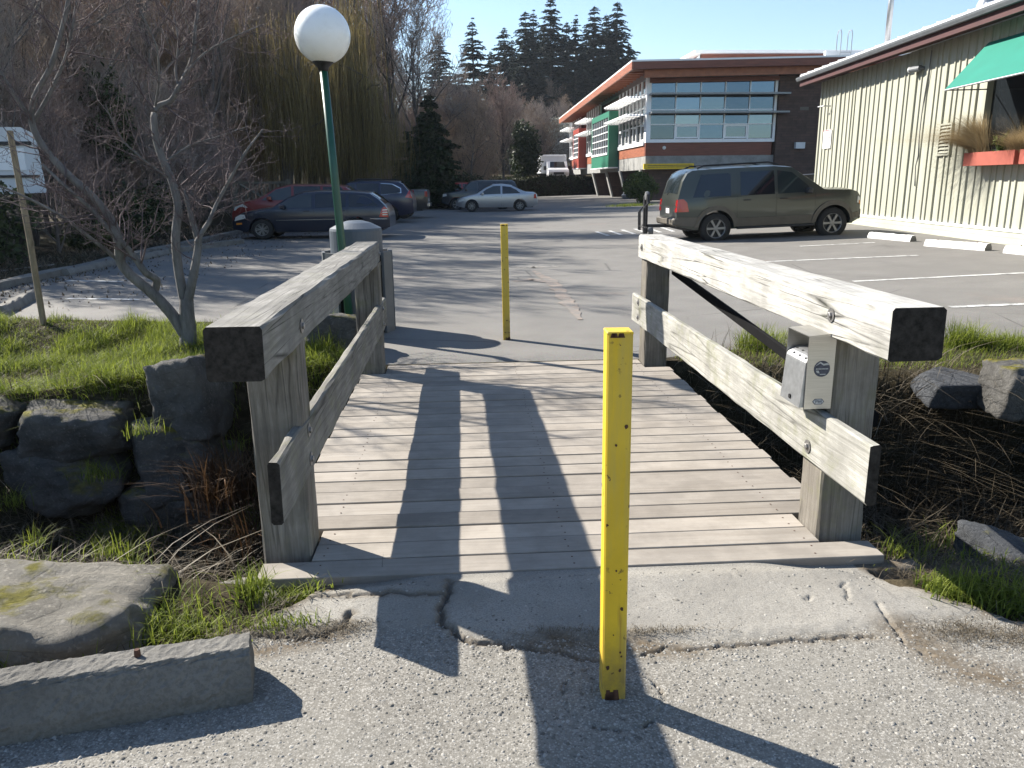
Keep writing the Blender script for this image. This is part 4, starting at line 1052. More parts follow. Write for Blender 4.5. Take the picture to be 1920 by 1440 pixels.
# front glazing: frame, mullions, transoms, panes
def frame_front():
    x0, x1 = BX, BR-.05
    bbox('window_frame', (x0-.05, BY-.12, ZW0-.115), (x1, BY+.3, ZW0+.09), 'white_trim'); bbox('window_frame', (x0-.05, BY-.12, ZW1), (x1, BY+.3, ZW1+.22), 'white_trim')
    bbox('window_frame', (x0-.05, BY-.12, ZW0+.092), (x0+.24, BY+.3, ZW1-.002), 'white_trim'); bbox('window_frame', (x1-.16, BY-.12, ZW0+.092), (x1, BY+.3, ZW1-.002), 'white_trim')
    cols = np.linspace(x0+.24, x1-.16, 6); rows = [ZW0+.09, ZW0+.98, ZW0+1.86, ZW0+2.80, ZW1]
    for i in range(5):
        for j in range(4):
            p = bbox('pane', (cols[i]+.035, BY+.02, rows[j]+.035), (cols[i+1]-.035, BY+.05, rows[j+1]-.035), 'pane_glass')
            co = np.array([v.co for v in p.data.vertices]); mc = co.mean(0); co[:, 1] += (co[:, 0]-mc[0])*random.uniform(-.006, .006)+(co[:, 2]-mc[2])*random.uniform(-.008, .008); p.data.vertices.foreach_set('co', co.ravel().astype(np.float32))
            if j == 0 and i in (1, 3):
                for (a, b, c, d) in ((cols[i]+.04, rows[0]+.04, cols[i+1]-.04, rows[0]+.13), (cols[i]+.04, rows[1]-.13, cols[i+1]-.04, rows[1]-.04), (cols[i]+.04, rows[0]+.132, cols[i]+.14, rows[1]-.132), (cols[i+1]-.14, rows[0]+.132, cols[i+1]-.04, rows[1]-.132)):
                    bbox('sash', (a, BY-.04, b), (c, BY+.01, d), 'mullion_white', bld)
    for i in range(1, 5): bbox('mullion', (cols[i]-.034, BY-.06, ZW0+.092), (cols[i]+.034, BY+.08, ZW1-.002), 'mullion_white')
    for j in range(1, 4):
        for i in range(5): bbox('transom', (cols[i]+.035, BY-.05, rows[j]-.034), (cols[i+1]-.035, BY+.07, rows[j]+.034), 'mullion_white')
    # dark sun louvres across the front
    for z in (6.72, 5.62): bbox('sun_louvre', (BX+.1, BY-.95, z-.05), (BR+.5, BY-.125, z+.06), 'grey_louvre')
frame_front()
# side glazing, with louvre shelves, seen raking
def side_glazing(y0, y1, z0=ZW0, z1=ZW1, xo=BX, rows=(.28, .55, .78), nm=None, sash=True):
    n = max(1, round((y1-y0)/1.25)); cols = np.linspace(y0, y1, n+1)
    zz = [z0]+[z0+(z1-z0)*q for q in rows]+[z1]
    for i in range(n):
        for j in range(len(zz)-1):
            bbox('pane', (xo+.02, cols[i]+.03, zz[j]+.03), (xo+.05, cols[i+1]-.03, zz[j+1]-.03), 'pane_glass_clear')
            if j: bbox('transom', (xo-.05, cols[i]+.032, zz[j]-.03), (xo+.07, cols[i+1]-.032, zz[j]+.03), 'mullion_white')
        if sash and i % 2 == 0:
            for (a, b, c, d) in ((cols[i]+.03, z0+.03, cols[i+1]-.03, z0+.12), (cols[i]+.03, zz[1]-.12, cols[i+1]-.03, zz[1]-.03), (cols[i]+.03, z0+.122, cols[i]+.13, zz[1]-.122), (cols[i+1]-.13, z0+.122, cols[i+1]-.03, zz[1]-.122)):
                bbox('sash', (xo-.06, a, b), (xo+.015, c, d), 'mullion_white')
    for i in range(n+1): bbox('mullion', (xo-.06, cols[i]-.03, z0), (xo+.08, cols[i]+.03, z1), 'mullion_white')
    bbox('sill', (xo-.12, y0, z0-.26), (xo+.3, y1, z0-.01), 'white_trim')
bbox('window_head', (BX-.03, BY+.31, ZW1+.002), (BX+.3, BYE, ZW1+.40), 'grey_louvre')
side_glazing(BY+.32, 60.9); side_glazing(69.1, 76.3); side_glazing(80.6, BYE)
def shelf(y0, y1, z):
    bbox('louvre_shelf_rail', (BX-1.22, y0, z-.04), (BX-1.14, y1, z+.05), 'white_trim')
    for k in range(5):
        x = BX-1.02+k*.2; bbox('louvre_blade', (x, y0, z-.05), (x+.11, y1, z+.03), 'white_trim')
    n = int((y1-y0)/1.2)
    for k in range(n+1):
        y = y0+(y1-y0)*k/n; bbox('louvre_arm', (BX-1.13, y-.03, z-.10), (BX-.05, y+.03, z-.055), 'white_trim')
for z in (6.66, 5.60): shelf(BY+.2, 60.5, z); shelf(69.4, 76.0, z); shelf(81, 87, z)
# coloured bays
def bay(y0, y1, z0, z1, mat, xo=11.08):
    b = bbox('bay_shell', (xo+.12, y0, z0), (BX+.3, y1, z1), mat)
    bbox('bay_frame', (xo, y0, z1-.42), (xo+.118, y1, z1), mat, b); bbox('bay_frame', (xo, y0, z0), (xo+.118, y1, z0+.95), mat, b)
    for (a, c) in ((y0, y0+.35), (y1-.35, y1)): bbox('bay_frame', (xo, a, z0+.952), (xo+.118, c, z1-.422), mat, b)
    n = max(2, round((y1-y0-.7)/1.1)); cols = np.linspace(y0+.35, y1-.35, n+1); zz = np.linspace(z0+1.02, z1-.45, 6)
    bbox('bay_sill', (xo-.06, y0+.3, z0+.90), (xo+.1, y1-.3, z0+1.05), 'white_trim', b)
    for i in range(n):
        bbox('pane', (xo+.07, cols[i]+.03, zz[0]), (xo+.1, cols[i+1]-.03, zz[-1]), 'pane_glass_clear', b)
    for i in range(n+1): bbox('mullion', (xo+.0, cols[i]-.03, zz[0]), (xo+.069, cols[i]+.03, zz[-1]), 'mullion_white', b)
    for j in range(1, 5): bbox('transom', (xo-.01, cols[0], zz[j]-.035), (xo-.001, cols[-1], zz[j]+.035), 'mullion_white', b)
    bbox('bay_drip', (xo-.05, y0-.03, z0-.08), (BX+.3, y1+.03, z0-.002), 'white_trim', b)
bay(61.1, 69.0, 2.55, 6.55, 'green_panel'); bay(76.5, 80.4, 2.75, 6.30, 'red_panel')
# roof with white edge, timber fascia and rafters
rz0, rz1 = 8.42, 7.80; RX, RY, RYE = 10.42, 50.2, 86.4
V = [(RX, RY, rz0), (BXE, RY, rz0+.55), (BXE, RYE, rz1+.55), (RX, RYE, rz1)]
def sheet(name, V, th, mat, root=bld):
    V = [np.array(v, float) for v in V]; W = [v+np.array([0, 0, th]) for v in V]
    return wobj(name, V+W, [(3, 2, 1, 0), (4, 5, 6, 7), (0, 1, 5, 4), (1, 2, 6, 5), (2, 3, 7, 6), (3, 0, 4, 7)], mat, root)
up = lambda L, d, dx=0: [(v[0]+dx, v[1], v[2]+d) for v in L]
rf = sheet('roof', up(V, 0.02), .10, 'roof_white')
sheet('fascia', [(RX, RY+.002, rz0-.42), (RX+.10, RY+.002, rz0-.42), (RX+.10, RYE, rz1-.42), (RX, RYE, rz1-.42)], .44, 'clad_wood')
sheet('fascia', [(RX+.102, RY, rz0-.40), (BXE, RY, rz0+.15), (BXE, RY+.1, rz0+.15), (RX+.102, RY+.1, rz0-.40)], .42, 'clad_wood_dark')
sheet('fascia', [(RX+.9, RY+.55, rz0-.82), (BXE, RY+.55, rz0-.25), (BXE, RY+.65, rz0-.25), (RX+.9, RY+.65, rz0-.82)], .47, 'soffit_wood')
sheet('fascia', [(BX+.1, BY-.2, rz0-1.0), (BXE, BY-.2, rz0-.6), (BXE, BY-.1, rz0-.6), (BX+.1, BY-.1, rz0-1.0)], .30, 'clad_wood_dark')
sheet('soffit', [(RX+.12, RY+.12, rz0-.16), (BXE, RY+.12, rz0+.38), (BXE, RYE, rz1+.38), (RX+.12, RYE, rz1-.16)], .03, 'soffit_wood')
for k in range(34):
    y = RY+.9+k*1.05; z = rz0+(rz1-rz0)*(y-RY)/(RYE-RY)
    sheet('rafter', [(RX+.11, y, z-.37), (BX+.3, y, z-.35), (BX+.3, y+.16, z-.35), (RX+.11, y+.16, z-.37)], .20, 'soffit_wood', rf)
# roof-top storey and ladder
bbox('penthouse', (17.6, 60.5, 8.4), (40, 72, 10.35), 'clad_wood_dark'); bbox('penthouse_roof', (17.0, 60, 10.352), (40.5, 72.5, 10.55), 'roof_white')
m = MB(); m.prism([(16.0, 8.5), (17.55, 8.5), (17.55, 10.34)], 'y', 60.6, 61.0); m.wobj('roof_truss', 'white_trim', bld)
bbox('parapet', (23.5, 53, 8.6), (40, 53.3, 9.45), 'white_panel')
m = MB()
for x in (24.3, 25.0):
    m.tube([(x, 52.7, 8.2), (x, 52.7, 10.4), (x+.0, 52.85, 10.65), (x, 53.15, 10.65), (x, 53.3, 10.4), (x, 53.3, 9.4)], .03, 6)
for z in (8.6, 8.95, 9.3): m.tube([(24.3, 52.7, z), (25.0, 52.7, z)], .025, 6)
m.wobj('roof_ladder', 'galvanised', bld)
# yellow clearance bar under the corner
yb = bbox('clearance_bar', (BX-.14, BY-.22, ZC0+.02), (BX+3.1, BY-.03, ZC0+.36), 'flag_yellow')
for k in range(2): bbox('bar_stripe', (BX+.1, BY-.2205-.004, ZC0+.13+.10*k), (BX+3.0, BY-.2205, ZC0+.165+.10*k), 'dark_plastic', yb)
# raking concrete piers with a pale edge
for k, yy in enumerate((52.6, 59.4, 65.0, 71.8)):
    m = MB(); zt = ZC0+.02; m.add([(BX+.45, yy, 0), (BX+1.9, yy, 0), (BX+3.3, yy, zt), (BX-.15, yy, zt), (BX+.45, yy+.5, 0), (BX+1.9, yy+.5, 0), (BX+3.3, yy+.5, zt), (BX-.15, yy+.5, zt)], [(0, 1, 2, 3), (7, 6, 5, 4), (0, 4, 5, 1), (1, 5, 6, 2), (2, 6, 7, 3), (3, 7, 4, 0)])
    m.wobj('pier', 'stack_brick', bld)
    m = MB(); m.add([(BX+.40, yy-.03, 0), (BX+.52, yy-.03, 0), (BX-.08, yy-.03, zt), (BX-.20, yy-.03, zt), (BX+.40, yy+.53, 0), (BX+.449, yy+.53, 0), (BX-.151, yy+.53, zt), (BX-.20, yy+.53, zt)], [(0, 1, 2, 3), (7, 6, 5, 4), (0, 4, 5, 1), (1, 5, 6, 2), (2, 6, 7, 3), (3, 7, 4, 0)])
    m.wobj('pier_edge', 'building_concrete', bld)
# ------------------------------------------------------------------ vehicles
WHEELS = {}
def wheel_meshes(r, w, spokes, style):
    key = (round(r, 3), w, spokes, style)
    if key in WHEELS: return WHEELS[key]
    ri = r*.62
    m = MB(); m.lathe([(ri, -w*.5), (r*.90, -w*.52), (r*.985, -w*.40), (r, -w*.2), (r, w*.2), (r*.985, w*.40), (r*.90, w*.52), (ri, w*.5)], 36, axis='y')
    ty = make_mesh('tyre', m.V, m.F, 'tyre', True)
    m = MB(); m.lathe([(0, w*.20), (ri*.96, w*.16), (ri*.96, w*.40), (ri*1.03, w*.47), (ri*1.03, -w*.4)], 32, axis='y', mi=0)
    back = MB(); 
    rim = MB(); rim.lathe([(ri*.90, w*.30), (ri*.96, w*.47), (ri*1.04, w*.50), (ri*1.04, w*.44)], 32, axis='y')
    rim.lathe([(0, w*.46), (ri*.20, w*.45), (ri*.24, w*.38), (ri*.24, w*.2)], 18, axis='y')
    for k in range(spokes):
        a = 2*math.pi*k/spokes
        for s in ((-1, 1) if style == 'twin' else (0,)):
            a0 = a+s*.14; c, sn = math.cos(a0), math.sin(a0); hw0 = ri*(.10 if style != 'twin' else .055); hw1 = ri*(.12 if style != 'twin' else .06)
            V = []
            for yy in (w*.25, w*.43):
                for (rr, ww) in ((ri*.15, -hw0), (ri*.15, hw0), (ri*.95, hw1), (ri*.95, -hw1)):
                    V.append((rr*c-ww*sn, yy+(w*.03 if rr > ri*.5 else 0), rr*sn+ww*c))
            rim.add(V, [(0, 1, 2, 3), (7, 6, 5, 4), (0, 4, 5, 1), (1, 5, 6, 2), (2, 6, 7, 3), (3, 7, 4, 0)])
    rm = make_mesh('rim', rim.V, rim.F, 'alloy')
    br = MB(); br.lathe([(0, w*.12), (ri*.95, w*.10), (ri*.95, w*.2)], 24, axis='y')
    bk = make_mesh('brake_disc', br.V, br.F, 'dark_plastic')
    WHEELS[key] = (ty, rm, bk); return WHEELS[key]

class Car:
    def __init__(s, name, label, cat, loc, heading, L, W, upper, belt, sill, axles, rw, paint, tumble=.16, spokes=5, style='plain', group=None, crown=.045, endk=.13, tilt=0):
        s.root = thing(name, label, cat, loc, heading, group); s.root.rotation_euler = (0, tilt, heading)
        s.L, s.W = L, W; s.up = np.array(upper, float); s.bl = np.array(belt, float); s.sill = sill; s.ax = axles; s.rw = rw; s.tum = tumble; s.endk = endk
        s.zr = s.up[:, 1].max(); ra = s.ra = rw*1.16
        xs = set(np.linspace(-L/2, L/2, 57)); xs |= set(s.up[:, 0])
        for a in axles: xs |= set(a+ra*np.cos(np.linspace(0, math.pi, 17)))
        xs = np.array(sorted(x for x in xs if -L/2-1e-6 <= x <= L/2+1e-6)); xs = xs[np.concatenate([[True], np.diff(xs) > .004])]
        s.crown = crown
        rowsA, rowsB, NY = 7, 6, 9; V = []; ring = []
        for x in xs:
            zu = s.zu(x); zl = s.zl(x); zb = min(s.zb(x), zu-.02); zb = max(zb, zl+.03)
            zz = list(np.linspace(zl, zb, rowsA))+list(np.linspace(zb, zu-.012, rowsB+1))[1:]
            left = [(x, s.hw(x, z), z) for z in zz]; hwt = s.hw(x, zu)-.02
            top = [(x, hwt*q, zu+crown*(1-q*q)-.004) for q in np.linspace(1, -1, NY)]
            right = [(x, -s.hw(x, z), z) for z in zz][::-1]
            ring.append(left+top+right)
        n = len(ring[0]); V = [v for R_ in ring for v in R_]; F = []
        for i in range(len(xs)-1):
            for k in range(n-1): F.append((i*n+k, i*n+k+1, (i+1)*n+k+1, (i+1)*n+k))
            F.append((i*n+n-1, i*n, (i+1)*n, (i+1)*n+n-1))
        for i in (0, len(xs)-1):
            for k in range(n//2):
                a, b = i*n+k, i*n+n-1-k
                if k+1 < n-2-k: F.append((a, a+1, b-1, b) if i else (b, b-1, a+1, a))
        s.body = obj('body', V, F, paint, s.root, smooth=True); s.paint = paint
        e = s.body.modifiers.new('edge', 'EDGE_SPLIT'); e.split_angle = R0(38)
        # dark wheel housings and floor
        m = MB()
        m.box((-L/2+.25, -W/2+.18, sill-.02), (L/2-.25, W/2-.18, sill+.12))
        m.obj('underbody', 'dark_plastic', s.root)
        for a in axles:
            for sd in (-1, 1):
                ty, rm, bk = wheel_meshes(rw, .22, spokes, style)
                w = bpy.data.objects.new('wheel', bk); link(w, s.root); w.location = (a, sd*(W/2-.125), rw)
                if sd < 0: w.rotation_euler = (0, 0, math.pi)
                t1 = bpy.data.objects.new('tyre', ty); link(t1, w); r1 = bpy.data.objects.new('rim', rm); link(r1, w)
    def zu(s, x): return float(np.interp(x, s.up[:, 0], s.up[:, 1]))
    def zb(s, x): return float(np.interp(x, s.bl[:, 0], s.bl[:, 1]))
    def zl(s, x):
        z = s.sill+.10*max(0, abs(2*x/s.L)-.82)/.18
        for a in s.ax:
            d = abs(x-a)
            if d < s.ra: z = max(z, s.rw+math.sqrt(max(0, s.ra**2-d*d)))
        return z
    def hw(s, x, z):
        e = abs(2*x/s.L); pl = 1-s.endk*max(0, (e-.68)/.32)**2.2
        zb = s.zb(x); k = 1.0
        if z < zb: k = 1-.05*((zb*.72-z)/.5)**2
        else: k = (1-.05*((zb*.28)/.5)**2)*(1-s.tum*(z-zb)/max(.2, s.zr-zb))
        return s.W/2*pl*k
    def patch(s, name, poly, mat, side=0, off=.005, parent=None, dens=.12):
        """polygon in (x, z) laid on the car's flank; side +1 left, -1 right, 0 both"""
        P = []
        for (x0, z0), (x1, z1) in zip(poly, poly[1:]+poly[:1]):
            n = max(1, int(math.hypot(x1-x0, z1-z0)/dens))
            for k in range(n): P.append((x0+(x1-x0)*k/n, z0+(z1-z0)*k/n))
        out = None
        for sd in ((1, -1) if side == 0 else (side,)):
            V = [(x, sd*(s.hw(x, z)+off), z) for x, z in P]; n = len(V)
            V2 = [(x, sd*(s.hw(x, z)-.02), z) for x, z in P]
            F = [tuple(range(n)) if sd < 0 else tuple(range(n))[::-1]]+[(k, (k+1) % n, n+(k+1) % n, n+k) for k in range(n)]
            out = obj(name, V+V2, F, mat, parent or s.root)
        return out
    def glass(s, name, x0, x1, mat='car_glass', w=.88, n=7, off=.010):
        """screen lying on the upper outline between x0 and x1"""
        V = []; F = []
        for x in np.linspace(x0, x1, n):
            zu = s.zu(x); h = (s.hw(x, zu)-.02)
            for q in np.linspace(-w, w, 7): V.append((x+.004*np.sign(x0), h*q, zu+s.crown*(1-q*q)-.004+off))
        for i in range(n-1):
            for k in range(6): F.append((i*7+k, i*7+k+1, (i+1)*7+k+1, (i+1)*7+k))
        return obj(name, V, F, mat, s.root, smooth=True)
    def rear(s, name, poly, mat, x=None, off=.006, parent=None):
        """polygon in (y, z) on the tail (x<0) or nose; stands on the upper outline's steep face"""
        V = []; sg = -1 if (x is None or x < 0) else 1
        V1 = []
        for (y, z) in poly:
            xe = s.xend(z, sg); V.append((xe+sg*off, y, z)); V1.append((xe-sg*.03, y, z))
        n = len(V); F = [tuple(range(n))]+[(k, (k+1) % n, n+(k+1) % n, n+k) for k in range(n)]
        return obj(name, V+V1, F, mat, parent or s.root)
    def xend(s, z, sg):
        """where the outline reaches height z at the tail (-1) or nose (+1)"""
        P = s.up if sg < 0 else s.up[::-1]
        prev = P[0]
        if z <= prev[1]: return prev[0]
        for p in P[1:]:
            if p[1] >= z: return prev[0]+(p[0]-prev[0])*(z-prev[1])/max(1e-6, p[1]-prev[1])
            prev = p
        return prev[0]
    def mirror(s, x, z, mat):
        for sd in (-1, 1):
            m = MB(); m.cbox((x-.09, sd*(s.hw(x, z)+.13)-.09, z-.06), (x+.04, sd*(s.hw(x, z)+.13)+.09, z+.07), .025)
            m.tube([(x-.02, sd*(s.hw(x, z)-.01), z-.03), (x-.02, sd*(s.hw(x, z)+.08), z-.02)], .025, 6)
            mo = m.obj('wing_mirror', mat, s.root)
    def handles(s, pts, mat, side=0):
        for (x, z) in pts:
            for sd in (-1, 1):
                m = MB(); y = sd*(s.hw(x, z)+.012); m.cbox((x-.09, y-.012, z-.014), (x+.09, y+.012, z+.014), .006); m.obj('door_handle', mat, s.root)
    def seams(s, xs, z0f, z1f):
        for x in xs:
            z0, z1 = z0f, z1f(x) if callable(z1f) else z1f
            s.patch('door_seam', [(x-.004, z0), (x+.004, z0), (x+.004, z1), (x-.004, z1)], 'dark_hole', 0, .002)

# --- green SUV with tan lower trim, tail towards the camera's left
zg = .17
c = Car('parked_suv', 'olive green SUV with tan lower trim parked nose-in at the cream shed', 'car', (7.62, 20.15, .075), 0.0, 4.81, 1.83,
    [(-2.405, .92), (-2.37, 1.10), (-2.24, 1.52), (-2.13, 1.70), (-2.0, 1.765), (-1.0, 1.785), (.0, 1.785), (.42, 1.745), (.98, 1.36), (1.20, 1.20), (1.32, 1.185), (1.9, 1.16), (2.25, 1.10), (2.36, 1.01), (2.405, .80)],
    [(-2.4, 1.10), (1.0, 1.12), (2.4, 1.0)], .36, (-1.45, 1.44), .375, 'paint_green', tumble=.17, spokes=6, endk=.10, tilt=-.026)
c.root.rotation_euler = (0, R0(-1.9), 0)
c.patch('side_window', [(-2.02, 1.13), (-1.10, 1.13), (-1.08, 1.62), (-1.15, 1.66), (-1.80, 1.655)], 'tint_glass')
c.patch('side_window', [(-.86, 1.13), (-.02, 1.13), (-.02, 1.68), (-.84, 1.68)], 'tint_glass')
c.patch('side_window', [(.06, 1.13), (.90, 1.15), (.80, 1.30), (.42, 1.62), (.06, 1.68)], 'car_glass')
c.glass('windscreen', .44, 1.12); c.glass('rear_window', -2.34, -2.07, 'car_glass', .80)
c.patch('sill_cladding', [(-1.0, .40), (.98, .40), (.98, .60), (-1.0, .60)], 'cladding_tan', off=.022)
c.patch('rear_cladding', [(-2.38, .48), (-1.90, .44), (-1.90, .66), (-2.38, .68)], 'cladding_tan', off=.022)
c.patch('nose_cladding', [(1.90, .46), (2.36, .50), (2.36, .62), (1.90, .60)], 'cladding_tan', off=.018)
for a in c.ax:
    poly = []
    for t in np.linspace(-.12, math.pi+.12, 21): poly.append((a+.54*math.cos(t), max(.42, .375+.54*math.sin(t))))
    for t in np.linspace(math.pi+.12, -.12, 21): poly.append((a+.435*math.cos(t), max(.42, .375+.435*math.sin(t))))
    c.patch('wheel_arch', poly, 'cladding_tan', off=.035, dens=.5)
m = MB(); m.cbox((-2.50, -.86, .47), (-2.28, .86, .66), .04); bp_ = m.obj('rear_bumper', 'cladding_tan', c.root)
m = MB(); m.box((-2.512, -.40, .655), (-2.30, .40, .668)); m.obj('bumper_step', 'chrome', bp_)
m = MB(); m.cbox((2.30, -.84, .44), (2.46, .84, .70), .04); m.obj('front_bumper', 'cladding_tan', c.root)
for sd in (-1, 1):
    c.patch('tail_light', [(-2.365, .80), (-2.12, .80), (-2.16, 1.02), (-2.24, 1.10), (-2.35, 1.10)], 'lamp_red', sd, .012)
    c.rear('tail_light', [(sd*.86, .80), (sd*.70, .80), (sd*.72, 1.09), (sd*.84, 1.09)], 'lamp_red', off=.012)
    hl = c.patch('headlight', [(2.20, .84), (2.37, .80), (2.36, .95), (2.24, 1.0)], 'lamp_clear', sd, .012)
    c.patch('indicator', [(2.30, .815), (2.375, .79), (2.37, .88), (2.30, .89)], 'lamp_amber', sd, .016)
    m = MB(); y = sd*.60; m.tube([(-1.85, y, 1.80), (-1.70, y, 1.86), (-.1, y, 1.88), (.15, y, 1.81)], .022, 6); m.obj('roof_rail', 'black_metal', c.root)
    m = MB(); m.cbox((-.95, sd*.93-.06, .34), (.95, sd*.93+.06, .385), .012); m.obj('running_board', 'dark_plastic', c.root)
m = MB()
for x in (-1.5, -.55): m.box((x-.03, -.6, 1.845), (x+.03, .6, 1.865))
m.obj('roof_crossbar', 'black_metal', c.root)
c.rear('tailgate_seam', [(-.66, 1.005), (.66, 1.005), (.66, 1.015), (-.66, 1.015)], 'dark_hole', off=.004)
c.rear('plate_recess', [(-.30, .73), (.30, .73), (.28, .92), (-.28, .92)], 'dark_plastic', off=.004); c.rear('number_plate', [(-.16, .755), (.16, .755), (.16, .875), (-.16, .875)], 'plate_white', off=.010)
c.mirror(.80, 1.17, 'dark_plastic'); c.handles([(-.70, 1.02), (.20, 1.02)], 'dark_plastic')
c.seams([-.94, .02, .98], .62, lambda x: 1.13)
m = MB(); m.tube([(-2.36, .25, 1.20), (-2.30, .05, 1.34)], .012, 5); m.obj('wiper', 'dark_plastic', c.root)
for ch in c.root.children:            # short front overhang
    if ch.name.split('.')[0] == 'wheel': continue
    co = np.empty(len(ch.data.vertices)*3); ch.data.vertices.foreach_get('co', co); co = co.reshape(-1, 3); x_ = co[:, 0]
    co[:, 0] = np.where(x_ > 1.86, 1.86+(x_-1.86)*.52, x_); ch.data.vertices.foreach_set('co', co.ravel()); ch.data.update()
# folded hitch rack behind it
hr = thing('bike_rack', 'black folded hitch bike rack standing up behind the green SUV', 'bike rack', (5.0, 20.15, .2))
bx_ = 4.62
m = MB(); m.box((4.55, 20.09, .40), (5.25, 20.15+.06, .48)); m.wobj('hitch_bar', 'black_metal', hr)
m = MB(); m.cbox((bx_-.05, 20.09, .25), (bx_+.05, 20.21, 1.18), .01); m.wobj('upright', 'black_metal', hr)
m = MB(); m.tube([(bx_, 20.15, 1.16), (bx_+.02, 20.0, 1.24), (bx_, 19.9, 1.20), (bx_, 19.85, 1.0)], .045, 8); m.wobj('hook_arm', 'black_metal', hr)
m = MB(); m.lathe([(0, -.05), (.10, -.04), (.11, 0), (.10, .04), (0, .05)], 16, (bx_, 20.02, 1.18), axis='x'); m.wobj('hinge_knob', 'slat_grey', hr)
for q, yy in enumerate((19.72, 19.9, 20.36, 20.52)):
    m = MB(); m.tube([(bx_-.08, yy, .32), (bx_-.09, yy, .95-.06*q), (bx_-.02, yy, 1.02-.06*q)], .02, 6); m.wobj('tray_arm', 'black_metal', hr)
m = MB(); m.lathe([(0, -.06), (.09, -.06), (.10, 0), (.09, .06), (0, .06)], 14, (bx_+.10, 20.0, .32), axis='x'); m.wobj('wheel_clamp', 'slat_grey', hr)
m = MB(); m.tube([(bx_-.06, 19.66, .42), (bx_-.06, 20.58, .42)], .025, 6); m.wobj('tray', 'black_metal', hr)

def sedanish(name, label, loc, head, L, W, up, belt, sill, axles, rw, paint, wins, gl, **kw):
    c = Car(name, label, 'car', loc, head, L, W, up, belt, sill, axles, rw, paint, **kw)
    for w, mt in wins: c.patch('side_window', w, mt)
    for g in gl: c.glass(*g)
    return c
# --- navy estate car, nose to the left
c = sedanish('parked_wagon', 'dark navy estate car with alloy wheels parked beside the litter bin', (-4.32, 24.62, 0), math.pi-.035, 4.54, 1.73,
    [(-2.27, .66), (-2.235, .86), (-2.16, 1.0), (-1.98, 1.20), (-1.72, 1.385), (-1.2, 1.435), (-.3, 1.455), (.2, 1.425), (.62, 1.27), (1.05, 1.00), (1.12, .965), (1.6, .90), (2.0, .81), (2.2, .70), (2.27, .56)],
    [(-2.3, .95), (0, .93), (1.1, .93), (2.3, .74)], .24, (-1.30, 1.415), .315, 'paint_navy',
    [([(-1.98, 1.0), (-1.12, .975), (-1.12, 1.36), (-1.55, 1.33), (-1.75, 1.23)], 'tint_glass'), ([(-1.02, .975), (-.16, .97), (-.16, 1.385), (-1.02, 1.37)], 'tint_glass'), ([(-.06, .97), (.98, .97), (.62, 1.21), (.30, 1.345), (-.06, 1.385)], 'car_glass')],
    [('windscreen', .24, 1.06), ('rear_window', -2.14, -1.76, 'tint_glass', .82)], spokes=7, style='twin', group='cars parked in a row along the woodland edge')
c.root.scale = (1, 1, .925)
for sd in (-1, 1):
    c.patch('tail_light', [(-2.24, .64), (-1.98, .66), (-2.06, .90), (-2.13, .98), (-2.20, .92)], 'lamp_red', sd, .008)
    for k in range(3): c.patch('reversing_lens', [(-2.22, .71+.075*k), (-2.07, .715+.07*k), (-2.09, .74+.07*k), (-2.21, .735+.075*k)], 'lamp_clear', sd, .012)
    c.patch('headlight', [(1.86, .66), (2.20, .58), (2.16, .70), (2.0, .78), (1.88, .77)], 'lamp_clear', sd, .008)
    c.patch('indicator', [(1.98, .475), (2.16, .46), (2.15, .52), (1.98, .53)], 'lamp_amber', sd, .008)
c.patch('trim_strip', [(-2.2, .585), (-1.72, .60), (-1.72, .618), (-2.2, .603)], 'chrome', off=.008); c.patch('trim_strip', [(-.90, .60), (.98, .585), (.98, .600), (-.90, .615)], 'chrome', off=.008)
c.mirror(.78, 1.0, 'paint_navy'); c.handles([(-.95, .87), (.10, .86)], 'paint_navy'); c.seams([-.11, -1.07, 1.02], .34, .95)
# --- red hatchback behind it
c = sedanish('parked_hatchback', 'dark red hatchback showing its roof above the navy estate car', (-5.45, 28.1, .03), math.pi+.02, 4.2, 1.75,
    [(-2.1, .70), (-2.06, .92), (-1.90, 1.22), (-1.65, 1.42), (-1.1, 1.48), (.2, 1.50), (.65, 1.39), (1.2, 1.08), (1.6, .99), (2.0, .84), (2.1, .6)],
    [(-2.1, 1.0), (2.1, .9)], .25, (-1.25, 1.3), .31, 'paint_red',
    [([(-1.75, 1.05), (-.9, 1.02), (-.9, 1.44), (-1.5, 1.42)], 'tint_glass'), ([(-.82, 1.02), (.05, 1.02), (.05, 1.46), (-.82, 1.45)], 'tint_glass'), ([(.13, 1.02), (1.1, 1.02), (.62, 1.36), (.13, 1.46)], 'car_glass')],
    [('windscreen', .66, 1.18), ('rear_window', -2.02, -1.68, 'tint_glass', .85)], group='cars parked in a row along the woodland edge')
for sd in (-1, 1):
    c.patch('headlight', [(1.55, .80), (2.02, .70), (1.98, .82), (1.7, .92)], 'lamp_clear', sd, .008); c.patch('tail_light', [(-2.06, .85), (-1.92, .85), (-1.86, 1.15), (-1.95, 1.12)], 'lamp_red', sd, .008)
c.mirror(.85, 1.08, 'paint_red'); c.seams([.09, -.86], .34, 1.0)
